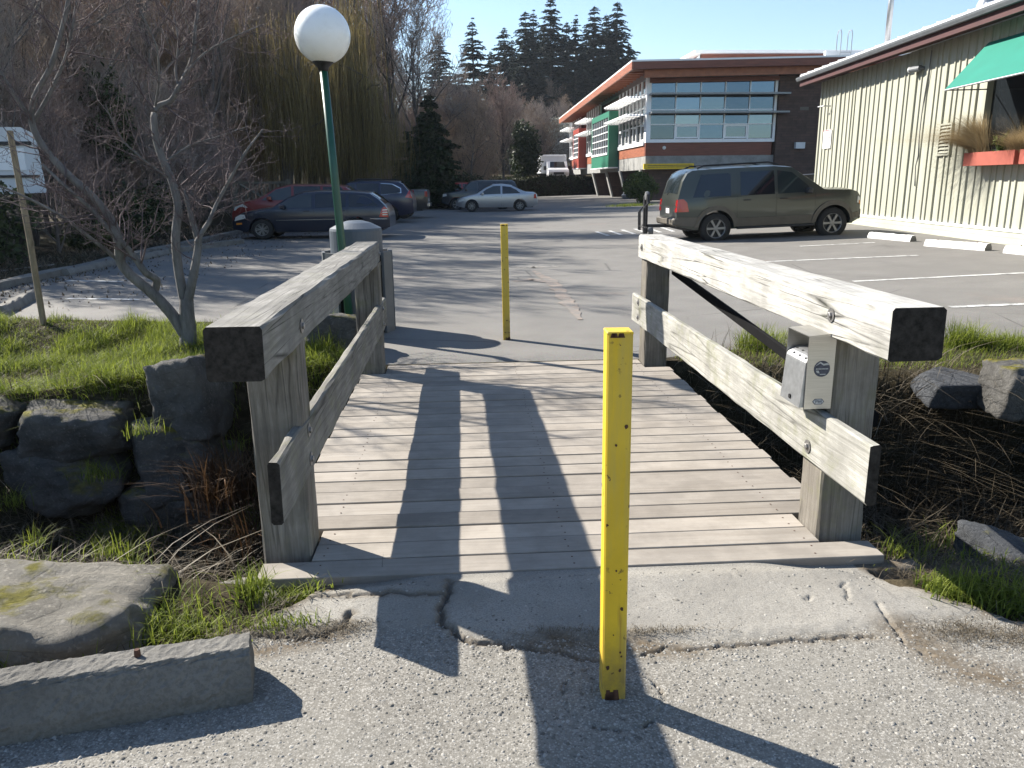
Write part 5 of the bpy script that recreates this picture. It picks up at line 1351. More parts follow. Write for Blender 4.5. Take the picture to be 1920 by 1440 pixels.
# --- dark blue crossover
c = sedanish('parked_crossover', 'dark blue crossover with chrome window line parked beyond the red hatchback', (-4.15, 33.75, 0), math.pi-.03, 4.55, 1.82,
    [(-2.275, .80), (-2.24, 1.02), (-2.12, 1.22), (-1.88, 1.52), (-1.72, 1.60), (-1.0, 1.655), (-.2, 1.655), (.25, 1.60), (1.0, 1.15), (1.15, 1.09), (1.7, 1.03), (2.1, .92), (2.275, .70)],
    [(-2.3, 1.12), (2.3, .98)], .30, (-1.28, 1.34), .345, 'paint_blue',
    [([(-1.80, 1.18), (-1.0, 1.12), (-1.0, 1.53), (-1.45, 1.50), (-1.78, 1.34)], 'tint_glass'), ([(-.92, 1.12), (-.05, 1.10), (-.05, 1.56), (-.92, 1.545)], 'tint_glass'), ([(.03, 1.10), (1.0, 1.10), (.42, 1.46), (.03, 1.56)], 'car_glass')],
    [('windscreen', .28, 1.02), ('rear_window', -2.14, -1.78, 'tint_glass', .85)], spokes=5, style='twin', group='cars parked in a row along the woodland edge')
for sd in (-1, 1):
    c.patch('tail_light', [(-2.25, .96), (-1.95, 1.0), (-2.03, 1.10), (-2.10, 1.24), (-2.16, 1.30), (-2.18, 1.12)], 'lamp_red', sd, .010); c.patch('headlight', [(1.75, .86), (2.2, .76), (2.15, .88), (1.85, .95)], 'lamp_clear', sd, .008)
    c.patch('window_chrome', [(-1.82, 1.165), (-1.0, 1.095), (1.0, 1.075), (1.0, 1.095), (-1.0, 1.118), (-1.79, 1.19), (-1.78, 1.34), (-1.45, 1.51), (-1.0, 1.54), (-1.0, 1.56), (-1.47, 1.53), (-1.81, 1.36)], 'chrome', sd, .009)
    m = MB(); m.tube([(-1.6, sd*.62, 1.66), (-1.5, sd*.62, 1.70), (-.1, sd*.62, 1.71), (.05, sd*.62, 1.66)], .018, 6); m.obj('roof_rail', 'black_metal', c.root)
c.mirror(.80, 1.13, 'paint_blue'); c.seams([-.01, -.96], .4, 1.08)
c.patch('sill_cladding', [(-.85, .31), (.92, .31), (.92, .44), (-.85, .44)], 'dark_plastic', off=.012)
# --- dark pickup, only its tail shows
c = sedanish('parked_pickup', 'dark pickup truck with its tailgate showing past the blue crossover', (-4.05, 37.6, 0), math.pi-.03, 5.2, 1.85,
    [(-2.6, .70), (-2.585, 1.22), (-2.5, 1.24), (-.85, 1.24), (-.80, 1.26), (-.62, 1.68), (-.4, 1.74), (.55, 1.74), (1.2, 1.25), (1.35, 1.17), (2.3, 1.08), (2.6, .7)],
    [(-2.6, 1.2), (2.6, 1.02)], .36, (-1.5, 1.7), .37, 'paint_charcoal',
    [([(-.6, 1.26), (.2, 1.26), (.2, 1.64), (-.45, 1.64)], 'tint_glass'), ([(.28, 1.26), (1.05, 1.24), (.55, 1.62), (.28, 1.64)], 'car_glass')], [('windscreen', .58, 1.18)], group='cars parked in a row along the woodland edge')
for sd in (-1, 1):
    c.patch('tail_light', [(-2.585, .95), (-2.47, .95), (-2.47, 1.18), (-2.58, 1.18)], 'lamp_red', sd, .008); c.rear('tail_light', [(sd*.88, .95), (sd*.76, .95), (sd*.76, 1.17), (sd*.88, 1.17)], 'lamp_red')
c.rear('number_plate', [(-.18, .74), (.18, .74), (.18, .86), (-.18, .86)], 'plate_white'); m = MB(); m.cbox((-2.68, -.85, .52), (-2.56, .85, .68), .02); m.obj('rear_bumper', 'chrome', c.root)
# --- silver saloon
c = sedanish('parked_saloon', 'silver four door saloon parked before the dark hedge', (1.97, 45.05, 0), math.pi-.01, 4.44, 1.72,
    [(-2.22, .60), (-2.19, .88), (-2.05, .97), (-1.60, 1.00), (-1.20, 1.17), (-.80, 1.36), (-.3, 1.435), (.2, 1.42), (.62, 1.24), (1.12, .93), (1.35, .88), (1.9, .76), (2.15, .64), (2.22, .5)],
    [(-2.2, .90), (1.1, .86), (2.2, .66)], .22, (-1.25, 1.37), .31, 'paint_silver',
    [([(-1.28, .955), (-.30, .93), (-.30, 1.34), (-.75, 1.29), (-1.05, 1.14)], 'tint_glass'), ([(-.20, .93), (.95, .90), (.56, 1.18), (.18, 1.345), (-.20, 1.355)], 'car_glass')],
    [('windscreen', .24, 1.08), ('rear_window', -1.52, -.84, 'car_glass', .85)], spokes=7, style='twin', group='cars parked before the hedge')
for sd in (-1, 1):
    c.patch('tail_light', [(-2.17, .66), (-2.0, .68), (-2.02, .90), (-2.12, .92)], 'lamp_red', sd, .008); c.patch('headlight', [(1.75, .60), (2.12, .50), (2.08, .62), (1.82, .70)], 'lamp_clear', sd, .008)
c.mirror(.80, .95, 'paint_silver'); c.handles([(-.95, .82), (.02, .80)], 'paint_silver'); c.seams([-.25, -1.2, 1.0], .3, .9)
# --- dark and bright red cars behind the saloon
c = sedanish('parked_offroader', 'dark blue square cornered off-roader half hidden behind the silver saloon', (1.15, 48.6, -.05), math.pi, 4.5, 1.8,
    [(-2.25, .8), (-2.2, 1.15), (-2.05, 1.58), (-1.85, 1.68), (.2, 1.70), (.55, 1.64), (1.1, 1.15), (1.3, 1.10), (2.1, 1.0), (2.25, .7)],
    [(-2.2, 1.12), (2.2, 1.0)], .35, (-1.3, 1.4), .36, 'paint_dark',
    [([(-1.95, 1.16), (-1.0, 1.16), (-1.0, 1.58), (-1.85, 1.58)], 'tint_glass'), ([(-.92, 1.16), (.1, 1.16), (.1, 1.6), (-.92, 1.6)], 'tint_glass'), ([(.18, 1.16), (1.0, 1.16), (.55, 1.56), (.18, 1.6)], 'car_glass')], [('windscreen', .58, 1.08)], group='cars parked before the hedge')
c.mirror(.85, 1.2, 'paint_dark')
for sd in (-1, 1): c.patch('headlight', [(1.95, .85), (2.2, .80), (2.18, .95), (1.98, .98)], 'lamp_clear', sd, .008)
c = sedanish('parked_coupe', 'bright red car with only its nose showing behind the silver saloon', (-.05, 52.2, .1), math.pi, 4.3, 1.75,
    [(-2.15, .6), (-2.1, .95), (-1.6, 1.05), (-.9, 1.42), (.2, 1.45), (.6, 1.32), (1.15, .98), (1.9, .84), (2.15, .55)],
    [(-2.1, .95), (2.1, .78)], .24, (-1.25, 1.3), .31, 'paint_brightred',
    [([(-1.2, 1.0), (-.2, .98), (-.2, 1.36), (-.8, 1.34)], 'tint_glass'), ([(-.1, .98), (1.0, .95), (.56, 1.26), (-.1, 1.37)], 'car_glass')], [('windscreen', .62, 1.12)], group='cars parked before the hedge')
for sd in (-1, 1): c.patch('headlight', [(1.7, .66), (2.08, .58), (2.04, .70), (1.76, .78)], 'lamp_clear', sd, .008)
c.mirror(.8, 1.0, 'paint_brightred')
# --- white box truck facing the camera beyond the hedge
bt = thing('box_truck', 'white box truck facing us over the top of the dark hedge', 'truck', (9.0, 88, .9))
def tb(nm, a, b, mt, c_=.03, root=bt): m = MB(); m.cbox(a, b, c_); return m.wobj(nm, mt, root)
ta = at_y(1016, 290, 86); tb_ = at_y(1064, 289, 86)
X0, X1, ZT_ = ta[0], tb_[0], ta[2]
tb('cargo_box', (X0, 87.2, 2.4), (X1, 92.5, ZT_), 'white_panel'); tb('box_edge', (X0-.03, 87.12, ZT_-.12), (X1+.03, 87.3, ZT_+.03), 'white_trim')
for xx in (X0-.03, X1-.06): tb('box_edge', (xx, 87.12, 2.4), (xx+.1, 87.3, ZT_-.125), 'white_trim')
DZ = .62
cx = (X0+X1)/2+.28
m = MB(); m.prism([(84.6, 1.35), (84.55, 1.9), (84.75, 2.12), (85.7, 2.28), (86.35, 2.95), (87.1, 3.0), (87.1, 1.35)], 'x', cx-1.05, cx+1.05); V = [(q[0], q[1], q[2]+DZ) for q in m.V]; wobj('cab', V, m.F, 'paint_white', bt) #, 'paint_white', bt)
m = MB(); m.add([(cx-.82, 85.74, 2.33), (cx+.82, 85.74, 2.33), (cx+.74, 86.31, 2.93), (cx-.74, 86.31, 2.93)], [(0, 1, 2, 3)]); V = [(a, b-.012, z+.012+DZ) for a, b, z in m.V]; wobj('windscreen', V, m.F, 'glass_black', bt)
tb('grille', (cx-.55, 84.5, 1.62+DZ), (cx+.55, 84.58, 1.86+DZ), 'dark_plastic', .01); tb('bumper', (cx-1.0, 84.4, 1.28+DZ), (cx+1.0, 84.62, 1.52+DZ), 'chrome')
for s in (-1, 1):
    tb('headlight', (cx+s*.8-.14, 84.5, 1.64+DZ), (cx+s*.8+.14, 84.58, 1.86+DZ), 'lamp_clear', .01); tb('wing_mirror', (cx+s*1.3-.14, 85.9, 2.1+DZ), (cx+s*1.3+.14, 86.05, 2.5+DZ), 'dark_plastic', .02)
    tb('mirror_arm', (min(cx+s*.95, cx+s*1.2), 85.95, 2.25+DZ), (max(cx+s*.95, cx+s*1.2), 86.0, 2.3+DZ), 'dark_plastic', .005)
    for yy in (85.4, 90.6):
        m = MB(); m.lathe([(0, -.14), (.3, -.14), (.42, -.1), (.42, .1), (.3, .14), (0, .14)], 22, (cx+s*.8, yy, 1.25+DZ), axis='x'); m.wobj('wheel', 'tyre', bt, smooth=True)
tb('chassis', (cx-.5, 85, 1.3), (cx+.5, 92, 2.38), 'dark_plastic')
# --- scooter under a cover and bins beneath the building
sc_ = thing('covered_scooter', 'scooter under a pale blue cover between the building piers', 'scooter', (11.9, 57.6, .0))
m = MB(); m.lathe([(0, .95), (.18, .92), (.30, .7), (.42, .45), (.5, .22), (.5, .16)], 12, (11.95, 57.6, .1)); V = np.array(m.V); V[:, 0] += .12*np.sin(V[:, 2]*9); V[:, 1] *= 1.0
wobj('cover', V, m.F, 'bin_grey', sc_, smooth=False)
for yy in (57.2, 58.0):
    m = MB(); m.lathe([(0, -.05), (.2, -.05), (.24, 0), (.2, .05), (0, .05)], 16, (11.95, yy, .32), axis='x'); m.wobj('wheel', 'tyre', sc_)
wb_ = thing('wheeled_bin', 'dark wheeled refuse bin in the shade under the building', 'bin', (13.3, 55.2, 0))
m = MB(); m.prism([(12.9, .08), (13.6, .08), (13.75, 1.05), (12.8, 1.05)], 'y', 55.0, 55.7); m.wobj('container', 'dark_plastic', wb_); m = MB(); m.box((12.76, 54.95, 1.052), (13.8, 55.75, 1.11)); m.wobj('lid', 'black_metal', wb_)
# ------------------------------------------------------------------ rocks
_bm = bmesh.new(); bmesh.ops.create_icosphere(_bm, subdivisions=5, radius=1)
ICO_V = np.array([v.co for v in _bm.verts]); ICO_F = np.array([[v.index for v in f.verts] for f in _bm.faces]); _bm.free()
def n3(P, sc, seed):
    return np.array([mnoise.fractal(Vector(p*sc)+Vector((seed*7.1, seed*3.3, seed)), .9, 2.0, 5) for p in P])
def unit_rows(a): return a/np.linalg.norm(a, axis=1)[:, None]
def rock(label, ce, size, seed, mat='bank_rock', facets=13, rz=0, group=None, name='boulder', bump=.085):
    r = np.random.default_rng(seed); N = r.normal(size=(facets, 3)); N /= np.linalg.norm(N, axis=1)[:, None]
    N = np.vstack([N, unit_rows(np.vstack([np.eye(3), -np.eye(3)])+r.normal(size=(6, 3))*.16)]); d = np.concatenate([r.uniform(.80, 1.06, facets), r.uniform(.72, .86, 6)])
    k = ICO_V@N.T/d; kk = (np.clip(k, 0, None)**24).sum(1)**(1/24); V = ICO_V/kk[:, None]
    V = V*(1+bump*n3(ICO_V, 2.2, seed)+bump*.35*n3(ICO_V, 8, seed+1))[:, None]
    c, s = math.cos(rz), math.sin(rz); V = V*np.array(size)/2/.84; V = np.stack([V[:, 0]*c-V[:, 1]*s, V[:, 0]*s+V[:, 1]*c, V[:, 2]], 1)
    o = obj(name, V, ICO_F, mat, None, smooth=True); o.location = ce
    return tag(o, label, 'rock', group)
rock('big pale grey boulder with yellow moss next to the pebbled wheel stop', (-1.68, 2.80, -.12), (1.15, .62, .46), 3, 'boulder_rock', rz=-.1, facets=9, bump=.10)
rock('flat pale stone in the grass between the boulder and the deck', (-.98, 2.93, -.09), (.42, .24, .16), 8, 'boulder_rock')
GRP = 'rocks of the ditch bank'
def brock(u0, v0, u1, v1, y, label, seed, dy=.55, **kw):
    a = at_y(u0, v0, y); b = at_y(u1, v1, y); ce = (a+b)/2
    return rock(label, (ce[0], y+dy*.42, ce[2]), (abs(b[0]-a[0])*1.06, dy, abs(a[2]-b[2])*1.08), seed, group=GRP, **kw)
brock(264, 690, 412, 830, 6.2, 'dark square rock with a yellow moss cap under the rail end', 12, .6, facets=7)
brock(4, 778, 216, 872, 6.05, 'long rounded dark rock on the left ditch bank', 14, .55, facets=8)
brock(225, 812, 400, 930, 6.1, 'dark mossy rock below the square rock', 16, .6, facets=8)
brock(-130, 770, 6, 850, 6.1, 'dark rock at the end of the bank wall', 17, .6)
brock(5, 862, 215, 965, 6.05, 'low dark rock under the long rounded rock', 19, .6)
brock(205, 920, 400, 1020, 6.05, 'shaded rock at the foot of the bank wall', 23, .6)
brock(385, 850, 470, 1000, 6.45, 'shaded rock beside the far end of the ditch', 27, .5)
brock(560, 600, 690, 690, 7.35, 'mossy flat rock behind the left railing by the lamp post', 29, .5, facets=8)
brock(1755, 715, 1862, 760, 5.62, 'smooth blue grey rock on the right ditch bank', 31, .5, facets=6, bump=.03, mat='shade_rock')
brock(1905, 690, 2000, 790, 5.2, 'lichen covered rock at the right end of the bank', 33, .5)
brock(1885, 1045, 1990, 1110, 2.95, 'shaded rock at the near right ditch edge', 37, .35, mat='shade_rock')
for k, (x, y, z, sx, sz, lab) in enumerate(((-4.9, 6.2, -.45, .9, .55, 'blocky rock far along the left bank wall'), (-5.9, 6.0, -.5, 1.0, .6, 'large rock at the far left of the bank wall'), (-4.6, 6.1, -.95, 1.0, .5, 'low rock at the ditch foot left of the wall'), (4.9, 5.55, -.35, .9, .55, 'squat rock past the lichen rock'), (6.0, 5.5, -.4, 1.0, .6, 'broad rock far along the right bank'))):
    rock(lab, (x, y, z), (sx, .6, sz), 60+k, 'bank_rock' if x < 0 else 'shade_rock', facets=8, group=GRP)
# bright moss cushion on the square rock
# ------------------------------------------------------------------ blades
def blades(P, h, lean, w, rs, bend=.8, seg=3):
    """P (n,3) roots; h, w (n); returns verts, faces, tint"""
    n = len(P); az = rs.uniform(0, 2*math.pi, n); D = np.stack([np.cos(az), np.sin(az), np.zeros(n)], 1)
    if lean is not None: D = D+np.asarray(lean); 
    D[:, 2] = 0; S = np.stack([-np.sin(az), np.cos(az), np.zeros(n)], 1)
    b = rs.uniform(.15, 1, n)*bend; V = np.empty((n, 2*seg+1, 3))
    for k in range(seg+1):
        t = k/seg; out = (b*t**1.7)[:, None]*h[:, None]*D; up = (h*t*(1-.42*b*t))[:, None]*np.array([0, 0, 1.])
        c = P+out+up
        if k < seg:
            ww = (w*(1-t*.75))[:, None]*S; V[:, 2*k] = c-ww; V[:, 2*k+1] = c+ww
        else: V[:, 2*seg] = c
    base = (np.arange(n)*(2*seg+1))[:, None]; F = []
    for k in range(seg-1): F += [base+np.array([[2*k, 2*k+1, 2*k+3]]), base+np.array([[2*k, 2*k+3, 2*k+2]])]
    F.append(base+np.array([[2*seg-2, 2*seg-1, 2*seg]]))
    F = np.concatenate(F); tint = np.repeat(rs.random(n), 2*seg+1)
    hgt = np.tile(np.array([k//2 for k in range(2*seg)]+[seg])/seg, n)
    return V.reshape(-1, 3), F, np.clip(tint*.75+hgt*.25, 0, 1)
class Blades:
    def __init__(s): s.V = []; s.F = []; s.T = []; s.n = 0
    def add(s, V, F, T): s.V.append(V); s.F.append(F+s.n); s.T.append(T); s.n += len(V)
    def obj(s, name, mat, parent=None, loc=None):
        V = np.concatenate(s.V)
        if parent is not None: V = V-np.array(parent.location)
        o = obj(name, V, np.concatenate(s.F), mat, parent); set_col(o, np.concatenate(s.T)); return o
def snap(X, Y, lift=0): return np.stack([X, Y, ground_z(X, Y)+lift], 1)
rs = np.random.default_rng(77)
g1 = Blades()
# turf on the left bank
n = 150000; X = rs.uniform(-7.2, -.75, n); Y = rs.uniform(5.9, 10.2, n)
keep = (Y > far_edge(X)-.05) & (Y < lot_edge(X)+.04); X, Y = X[keep], Y[keep]
dens = fbm(X, Y, 1.3, 4, 9); keep = rs.random(len(X)) < np.clip(.95+dens*2.0, .3, 1); X, Y = X[keep], Y[keep]
hgt = (.055+.11*rs.random(len(X))**1.6)*(1+1.5*np.clip(fbm(X, Y, 2.4, 3, 4)*3.0, -.45, 1.4))
g1.add(*blades(snap(X, Y, -.01), hgt, (.1, -.25, 0), np.full(len(X), .0036), rs, 1.25))
stuff(g1.obj('bank_grass', 'grass_green'))
# tall tussocks
def tussock(cx, cy, rad, n, h, label, mat='grass_green', bend=1.0, z=None, lean=(0, -.2, 0), w=.0035):
    a = rs.uniform(0, 2*math.pi, n); q = rad*np.sqrt(rs.random(n)); X = cx+q*np.cos(a); Y = cy+q*np.sin(a)
    P = snap(X, Y, -.01)
    if z is not None: P[:, 2] = z
    V, F, T = blades(P, 1.25*h*(.4+.8*rs.random(n)), lean, np.full(n, w), rs, bend, 4)
    b = Blades(); b.add(V, F, T)
    o = b.obj('grass_tussock', mat); return tag(o, label, 'grass', 'grass tussocks on the banks')
for (u, v, z, rad, n, h, lab) in ((205, 745, -.02, .30, 1500, .26, 'bright arching grass tussock above the long rounded rock'), (310, 700, .0, .22, 700, .15, 'low grass tussock beside the square mossy rock'),
        (360, 690, .0, .30, 900, .17, 'grass tussock at the foot of the bare plum tree'), (150, 625, .0, .30, 900, .20, 'grass tussock at the lot edge by the stake'), (300, 622, 0, .16, 350, .15, 'small grass tuft along the lot edge'),
        (560, 720, -.05, .30, 900, .24, 'grass tussock seen under the left railing'), (640, 640, 0, .25, 700, .24, 'long grass around the foot of the lamp post'), (600, 665, 0, .25, 700, .22, 'long grass beside the flat mossy rock'),
        (1420, 650, .0, .20, 700, .22, 'green grass tuft behind the right railing'), (1805, 650, .0, .16, 600, .24, 'green grass tuft above the blue grey rock'), (1880, 650, .0, .2, 500, .16, 'low grass at the lot edge by the lichen rock'), (1490, 640, 0, .2, 600, .18, 'dense grass beside the black brace bar'),
        (420, 745, -.1, .2, 600, .22, 'drooping grass between the square rock and the left post')):
    p = on_z(u, v, z); tussock(p[0], p[1], rad, n, h, lab)
g1 = Blades()
n = 9000; X = rs.uniform(1.9, 9, n); Y = rs.uniform(6.2, 7.45, n); keep = (Y > far_edge(X)) & (Y < lot_edge(X)+.05); X, Y = X[keep], Y[keep]
g1.add(*blades(snap(X, Y, -.01), .05+.08*rs.random(len(X)), (0, -.2, 0), np.full(len(X), .003), rs, 1.0))
stuff(g1.obj('right_bank_grass', 'grass_green'))
# near verge left and right
g1 = Blades(); g2 = Blades()
for (cx, cy, rx, ry, n, h) in ((-1.12, 2.72, .14, .16, 340, .12), (-.98, 2.66, .12, .07, 260, .09), (-.84, 2.86, .08, .07, 240, .12), (-.70, 2.90, .10, .05, 200, .09), (-1.72, 2.50, .16, .06, 420, .10), (-.72, 2.62, .14, .05, 220, .05), (1.86, 2.66, .10, .07, 420, .10), (2.02, 2.60, .14, .08, 520, .10), (2.2, 2.54, .16, .08, 520, .10), (2.45, 2.5, .2, .1, 500, .1), (2.25, 2.95, .3, .15, 350, .06)):
    X = cx+rx*rs.normal(size=n)*.6; Y = cy+ry*rs.normal(size=n)*.6
    P = np.stack([X, Y, np.maximum(ground_z(X, Y), -.12 if X[0] < 0 else -.16)-.005], 1); P[:, 2] = np.where(pave_out(X, Y) < .02, .004, P[:, 2])
    P[:, 2] = np.maximum(P[:, 2], -.06)
    g1.add(*blades(P, h*(.35+.9*rs.random(n)), (0, -.1, 0), .0016+.0022*rs.random(n), rs, 1.1, 4))
for (xa, xb, n) in ((-7, -1.25, 7000), (1.95, 7, 7000)):
    X = rs.uniform(xa, xb, n); Y = near_edge(X)+rs.uniform(-.75, .45, n); keep = (pave_out(X, Y) > .02) & (Y > 2.36) & (fbm(X, Y, 2.5, 3, 16) > -.05); X, Y = X[keep], Y[keep]
    g1.add(*blades(snap(X, Y, -.01), .04+.10*rs.random(len(X)), (0, .1, 0), np.full(len(X), .003), rs, 1.2, 3))
stuff(g1.obj('verge_grass', 'grass_green'))
# dead straw and clippings on the verge and in the cracks
for (cx, cy, rx, ry, n, h) in ((-1.0, 2.75, .3, .14, 1400, .05), (-1.25, 2.95, .4, .08, 900, .06), (-.98, 2.62, .22, .07, 700, .03), (-.62, 2.56, .2, .05, 700, .018), (-.45, 2.60, .1, .03, 300, .015), (.62, 2.47, .22, .025, 500, .014), (.3, 2.5, .2, .03, 250, .012), (1.72, 2.38, .14, .07, 700, .02), (1.95, 2.32, .16, .06, 700, .022), (2.1, 2.9, .3, .15, 1400, .06), (1.95, 2.82, .14, .1, 900, .05), (2.5, 2.75, .3, .12, 900, .05), (-1.0, 2.8, .15, .1, 300, .05)):
    X = cx+rx*rs.normal(size=n)*.6; Y = cy+ry*rs.normal(size=n)*.6
    P = np.stack([X, Y, np.where(pave_out(X, Y) < .03, .008, -.06)], 1)
    g2.add(*blades(P, h*(.5+rs.random(n)), None, np.full(n, .0011), rs, 2.4, 2))
for (xa, xb, n) in ((-7, -1.2, 7000), (1.9, 7, 7000)):
    X = rs.uniform(xa, xb, n); Y = near_edge(X)+rs.uniform(-.8, .5, n); keep = (pave_out(X, Y) > .0) & (Y > 2.33); X, Y = X[keep], Y[keep]
    g2.add(*blades(snap(X, Y, .0), .04+.08*rs.random(len(X)), None, np.full(len(X), .002), rs, 2.0, 3))
stuff(g2.obj('dead_grass', 'dry_straw'))
# dead reeds lying in the ditch
g3 = Blades()
for (n, xa, xb, h) in ((6500, -6.5, -.8, .55), (6500, 1.75, 7.5, .6)):
    X = rs.uniform(xa, xb, n); Y = rs.uniform(3.0, 6.3, n); keep = (Y > near_edge(X)+.25) & (Y < far_edge(X)-.1); X, Y = X[keep], Y[keep]
    g3.add(*blades(snap(X, Y, rs.uniform(0, .12, len(X))), h*(.3+.8*rs.random(len(X))), (.2, -.2, 0), .0022+.003*rs.random(len(X)), rs, 1.7, 4))
stuff(g3.obj('ditch_straw', 'dry_straw'))
g3 = Blades()
for (u, v, y, n, h) in ((395, 840, 6.0, 170, .45), (425, 860, 5.9, 240, .55), (455, 950, 5.6, 160, .5)):
    p = at_y(u, v, y); X = p[0]+rs.normal(size=n)*.12; Y = y+rs.normal(size=n)*.15
    P = np.stack([X, Y, np.full(n, p[2]-.35)+rs.normal(size=n)*.05], 1)
    g3.add(*blades(P, h*(.4+.7*rs.random(n)), (-.1, -.3, 0), .003+.005*rs.random(n), rs, 1.0, 4))
stuff(g3.obj('hanging_reeds', 'reed_brown'))
# dead grass hanging over the rocks of both banks
g4 = Blades()
for (n, xa, xb, h, ly) in ((5200, 1.85, 7.5, .42, -1.0), (1500, -6.5, -.95, .28, -.9)):
    X = rs.uniform(xa, xb, n); Y = far_edge(X)-.22+rs.normal(size=n)*.14; g4.add(*blades(snap(X, Y, .03), h*(.3+.9*rs.random(n)), (.1, ly, 0), .0018+.0026*rs.random(n), rs, 1.7, 5))
stuff(g4.obj('hanging_dead_grass', 'dry_straw'))
g4 = Blades(); n = 3200; X = rs.uniform(-6.5, -1.0, n); Y = far_edge(X)+rs.uniform(-.22, .15, n); keep = fbm(X, Y*0, 2.2, 3, 14) > -.06; X, Y = X[keep], Y[keep]
g4.add(*blades(snap(X, Y, .02), .10+.20*rs.random(len(X)), (0, -.8, 0), np.full(len(X), .0033), rs, 1.4, 4)); stuff(g4.obj('overhanging_grass', 'grass_green'))
# dry blades mixed into the turf
g4 = Blades(); n = 14000; X = rs.uniform(-7.0, -.9, n); Y = rs.uniform(6.3, 9.9, n); keep = (Y > far_edge(X)) & (Y < lot_edge(X)); X, Y = X[keep], Y[keep]
g4.add(*blades(snap(X, Y, 0), .05+.09*rs.random(len(X)), (0, -.3, 0), np.full(len(X), .0026), rs, 1.5, 3)); stuff(g4.obj('dry_turf_blades', 'dry_straw'))
# sprouts in the ditch
g3 = Blades()
for (u, v, y) in ((170, 880, 5.9), (195, 885, 5.9), (200, 1025, 5.0), (60, 1010, 5.2), (240, 1030, 5.0), (20, 935, 5.8), (270, 800, 6.0), (440, 830, 6.3), (1790, 1010, 3.6), (1700, 1020, 3.4)):
    p = at_y(u, v, y); n = 60; X = p[0]+rs.normal(size=n)*.06; Y = y+rs.normal(size=n)*.06
    g3.add(*blades(np.stack([X, Y, np.full(n, p[2]-.06)], 1), .16*(.5+.8*rs.random(n)), (0, -.1, 0), np.full(n, .003), rs, 1.1, 4))
stuff(g3.obj('ditch_sprouts', 'grass_green'))
# leaf litter and twigs at the woodland edge of the lot
g3 = Blades(); n = 6000; X = rs.uniform(-9.5, -6.7, n); Y = rs.uniform(10.5, 30, n); X = np.where(rs.random(n) < .12, rs.uniform(-7, -4.5, n), X)
P = np.stack([X, Y, np.where(X > -7.2, .003, ground_z(X, Y))], 1)
g3.add(*blades(P, .03+.05*rs.random(n)*(1+2*(X < -7.3)), None, .006+.012*rs.random(n), rs, 2.0, 2)); stuff(g3.obj('leaf_litter', 'dry_straw'))
# tan grass and herbs in the flower boxes
def box_grass(s, n, h, lean, label):
    c = sw(s, .22, 1.98); X = rs.normal(size=(n, 2))*np.array([.05, .10])
    P = c+X[:, :1]*SN-X[:, 1:]*SD
    b = Blades(); V, F, T = blades(P, h*(.55+.6*rs.random(n)), lean, np.full(n, .0024), rs, 1.6, 6); b.add(V, F, T)
    return tag(b.obj('ornamental_grass', 'straw_tan'), label, 'plant')
ln = SD*1.25+SN*.35
box_grass(10.0, 5200, .95, (ln[0], ln[1], 0), 'wind-swept tan ornamental grass spilling from the flower box'); box_grass(11.3, 1700, .62, (0, .1, 0), 'upright pale ornamental grass beside the leafy herb in the flower box')
box_grass(12.4, 1500, .6, (0, .3, 0), 'tan ornamental grass in the second flower box')
def leaf_cloud(P, size, rs, droop=.3):
    """small bent leaf quads at P"""
    n = len(P); A = rs.normal(size=(n, 3)); A[:, 2] -= droop; A /= np.linalg.norm(A, axis=1)[:, None]; B = np.cross(A, rs.normal(size=(n, 3))); B /= np.linalg.norm(B, axis=1)[:, None]
    sz = (size*(.5+rs.random(n)))[:, None]; V = np.stack([P, P+A*sz*.5+B*sz*.32, P+A*sz, P+A*sz*.5-B*sz*.32], 1)
    F = (np.arange(n)*4)[:, None]+np.array([[0, 1, 2, 3]])
    return V.reshape(-1, 3), F, np.repeat(rs.random(n), 4)
def leafy(name, label, cat, ce, rad, n, size, mat, stem=True, group=None, clump=9, trunkmat='bare_bark'):
    t = thing(name, label, cat, (ce[0], ce[1], ce[2]-rad[2]), 0, group)
    cl = rs.normal(size=(clump, 3)); cl /= np.linalg.norm(cl, axis=1)[:, None]; cl *= rs.uniform(.35, .8, clump)[:, None]
    w = rs.integers(0, clump, n); P = cl[w]+rs.normal(size=(n, 3))*.22
    l = np.linalg.norm(P, axis=1)[:, None]; P = np.where(l > 1.05, P/l*1.05, P)
    P = P*np.array(rad)+np.array([0, 0, rad[2]])
    V, F, T = leaf_cloud(P, size, rs); o = obj('foliage', V, F, mat, t); set_col(o, T)
    if stem:
        m = MB()
        for q in cl[:7]: m.tube([(0, 0, -.05), tuple(np.array([q[0]*.3*rad[0], q[1]*.3*rad[1], rad[2]*.5])), tuple(q*np.array(rad)*.8+np.array([0, 0, rad[2]]))], [.03*max(rad), .02*max(rad), .006*max(rad)], 5)
        m.obj('stem', trunkmat, t)
    return t
leafy('herb', 'small leafy green herb in the red flower box', 'plant', tuple(sw(10.75, .22, 2.17)), (.14, .14, .2), 500, .06, 'shrub_leaf')
leafy('round_shrub', 'round clipped yellow green shrub behind the SUV by the first pier', 'shrub', (10.9, 48.6, 1.15), (1.05, 1.05, .85), 5000, .14, 'shrub_leaf')
b = Blades(); n = 900; X = 9.3+rs.normal(size=n)*.6; Y = 44+rs.normal(size=n)*.5; b.add(*blades(np.stack([X, Y, lot_z(X, Y)], 1), .1+.12*rs.random(n), None, np.full(n, .01), rs, 1)); stuff(b.obj('island_grass', 'grass_green'))
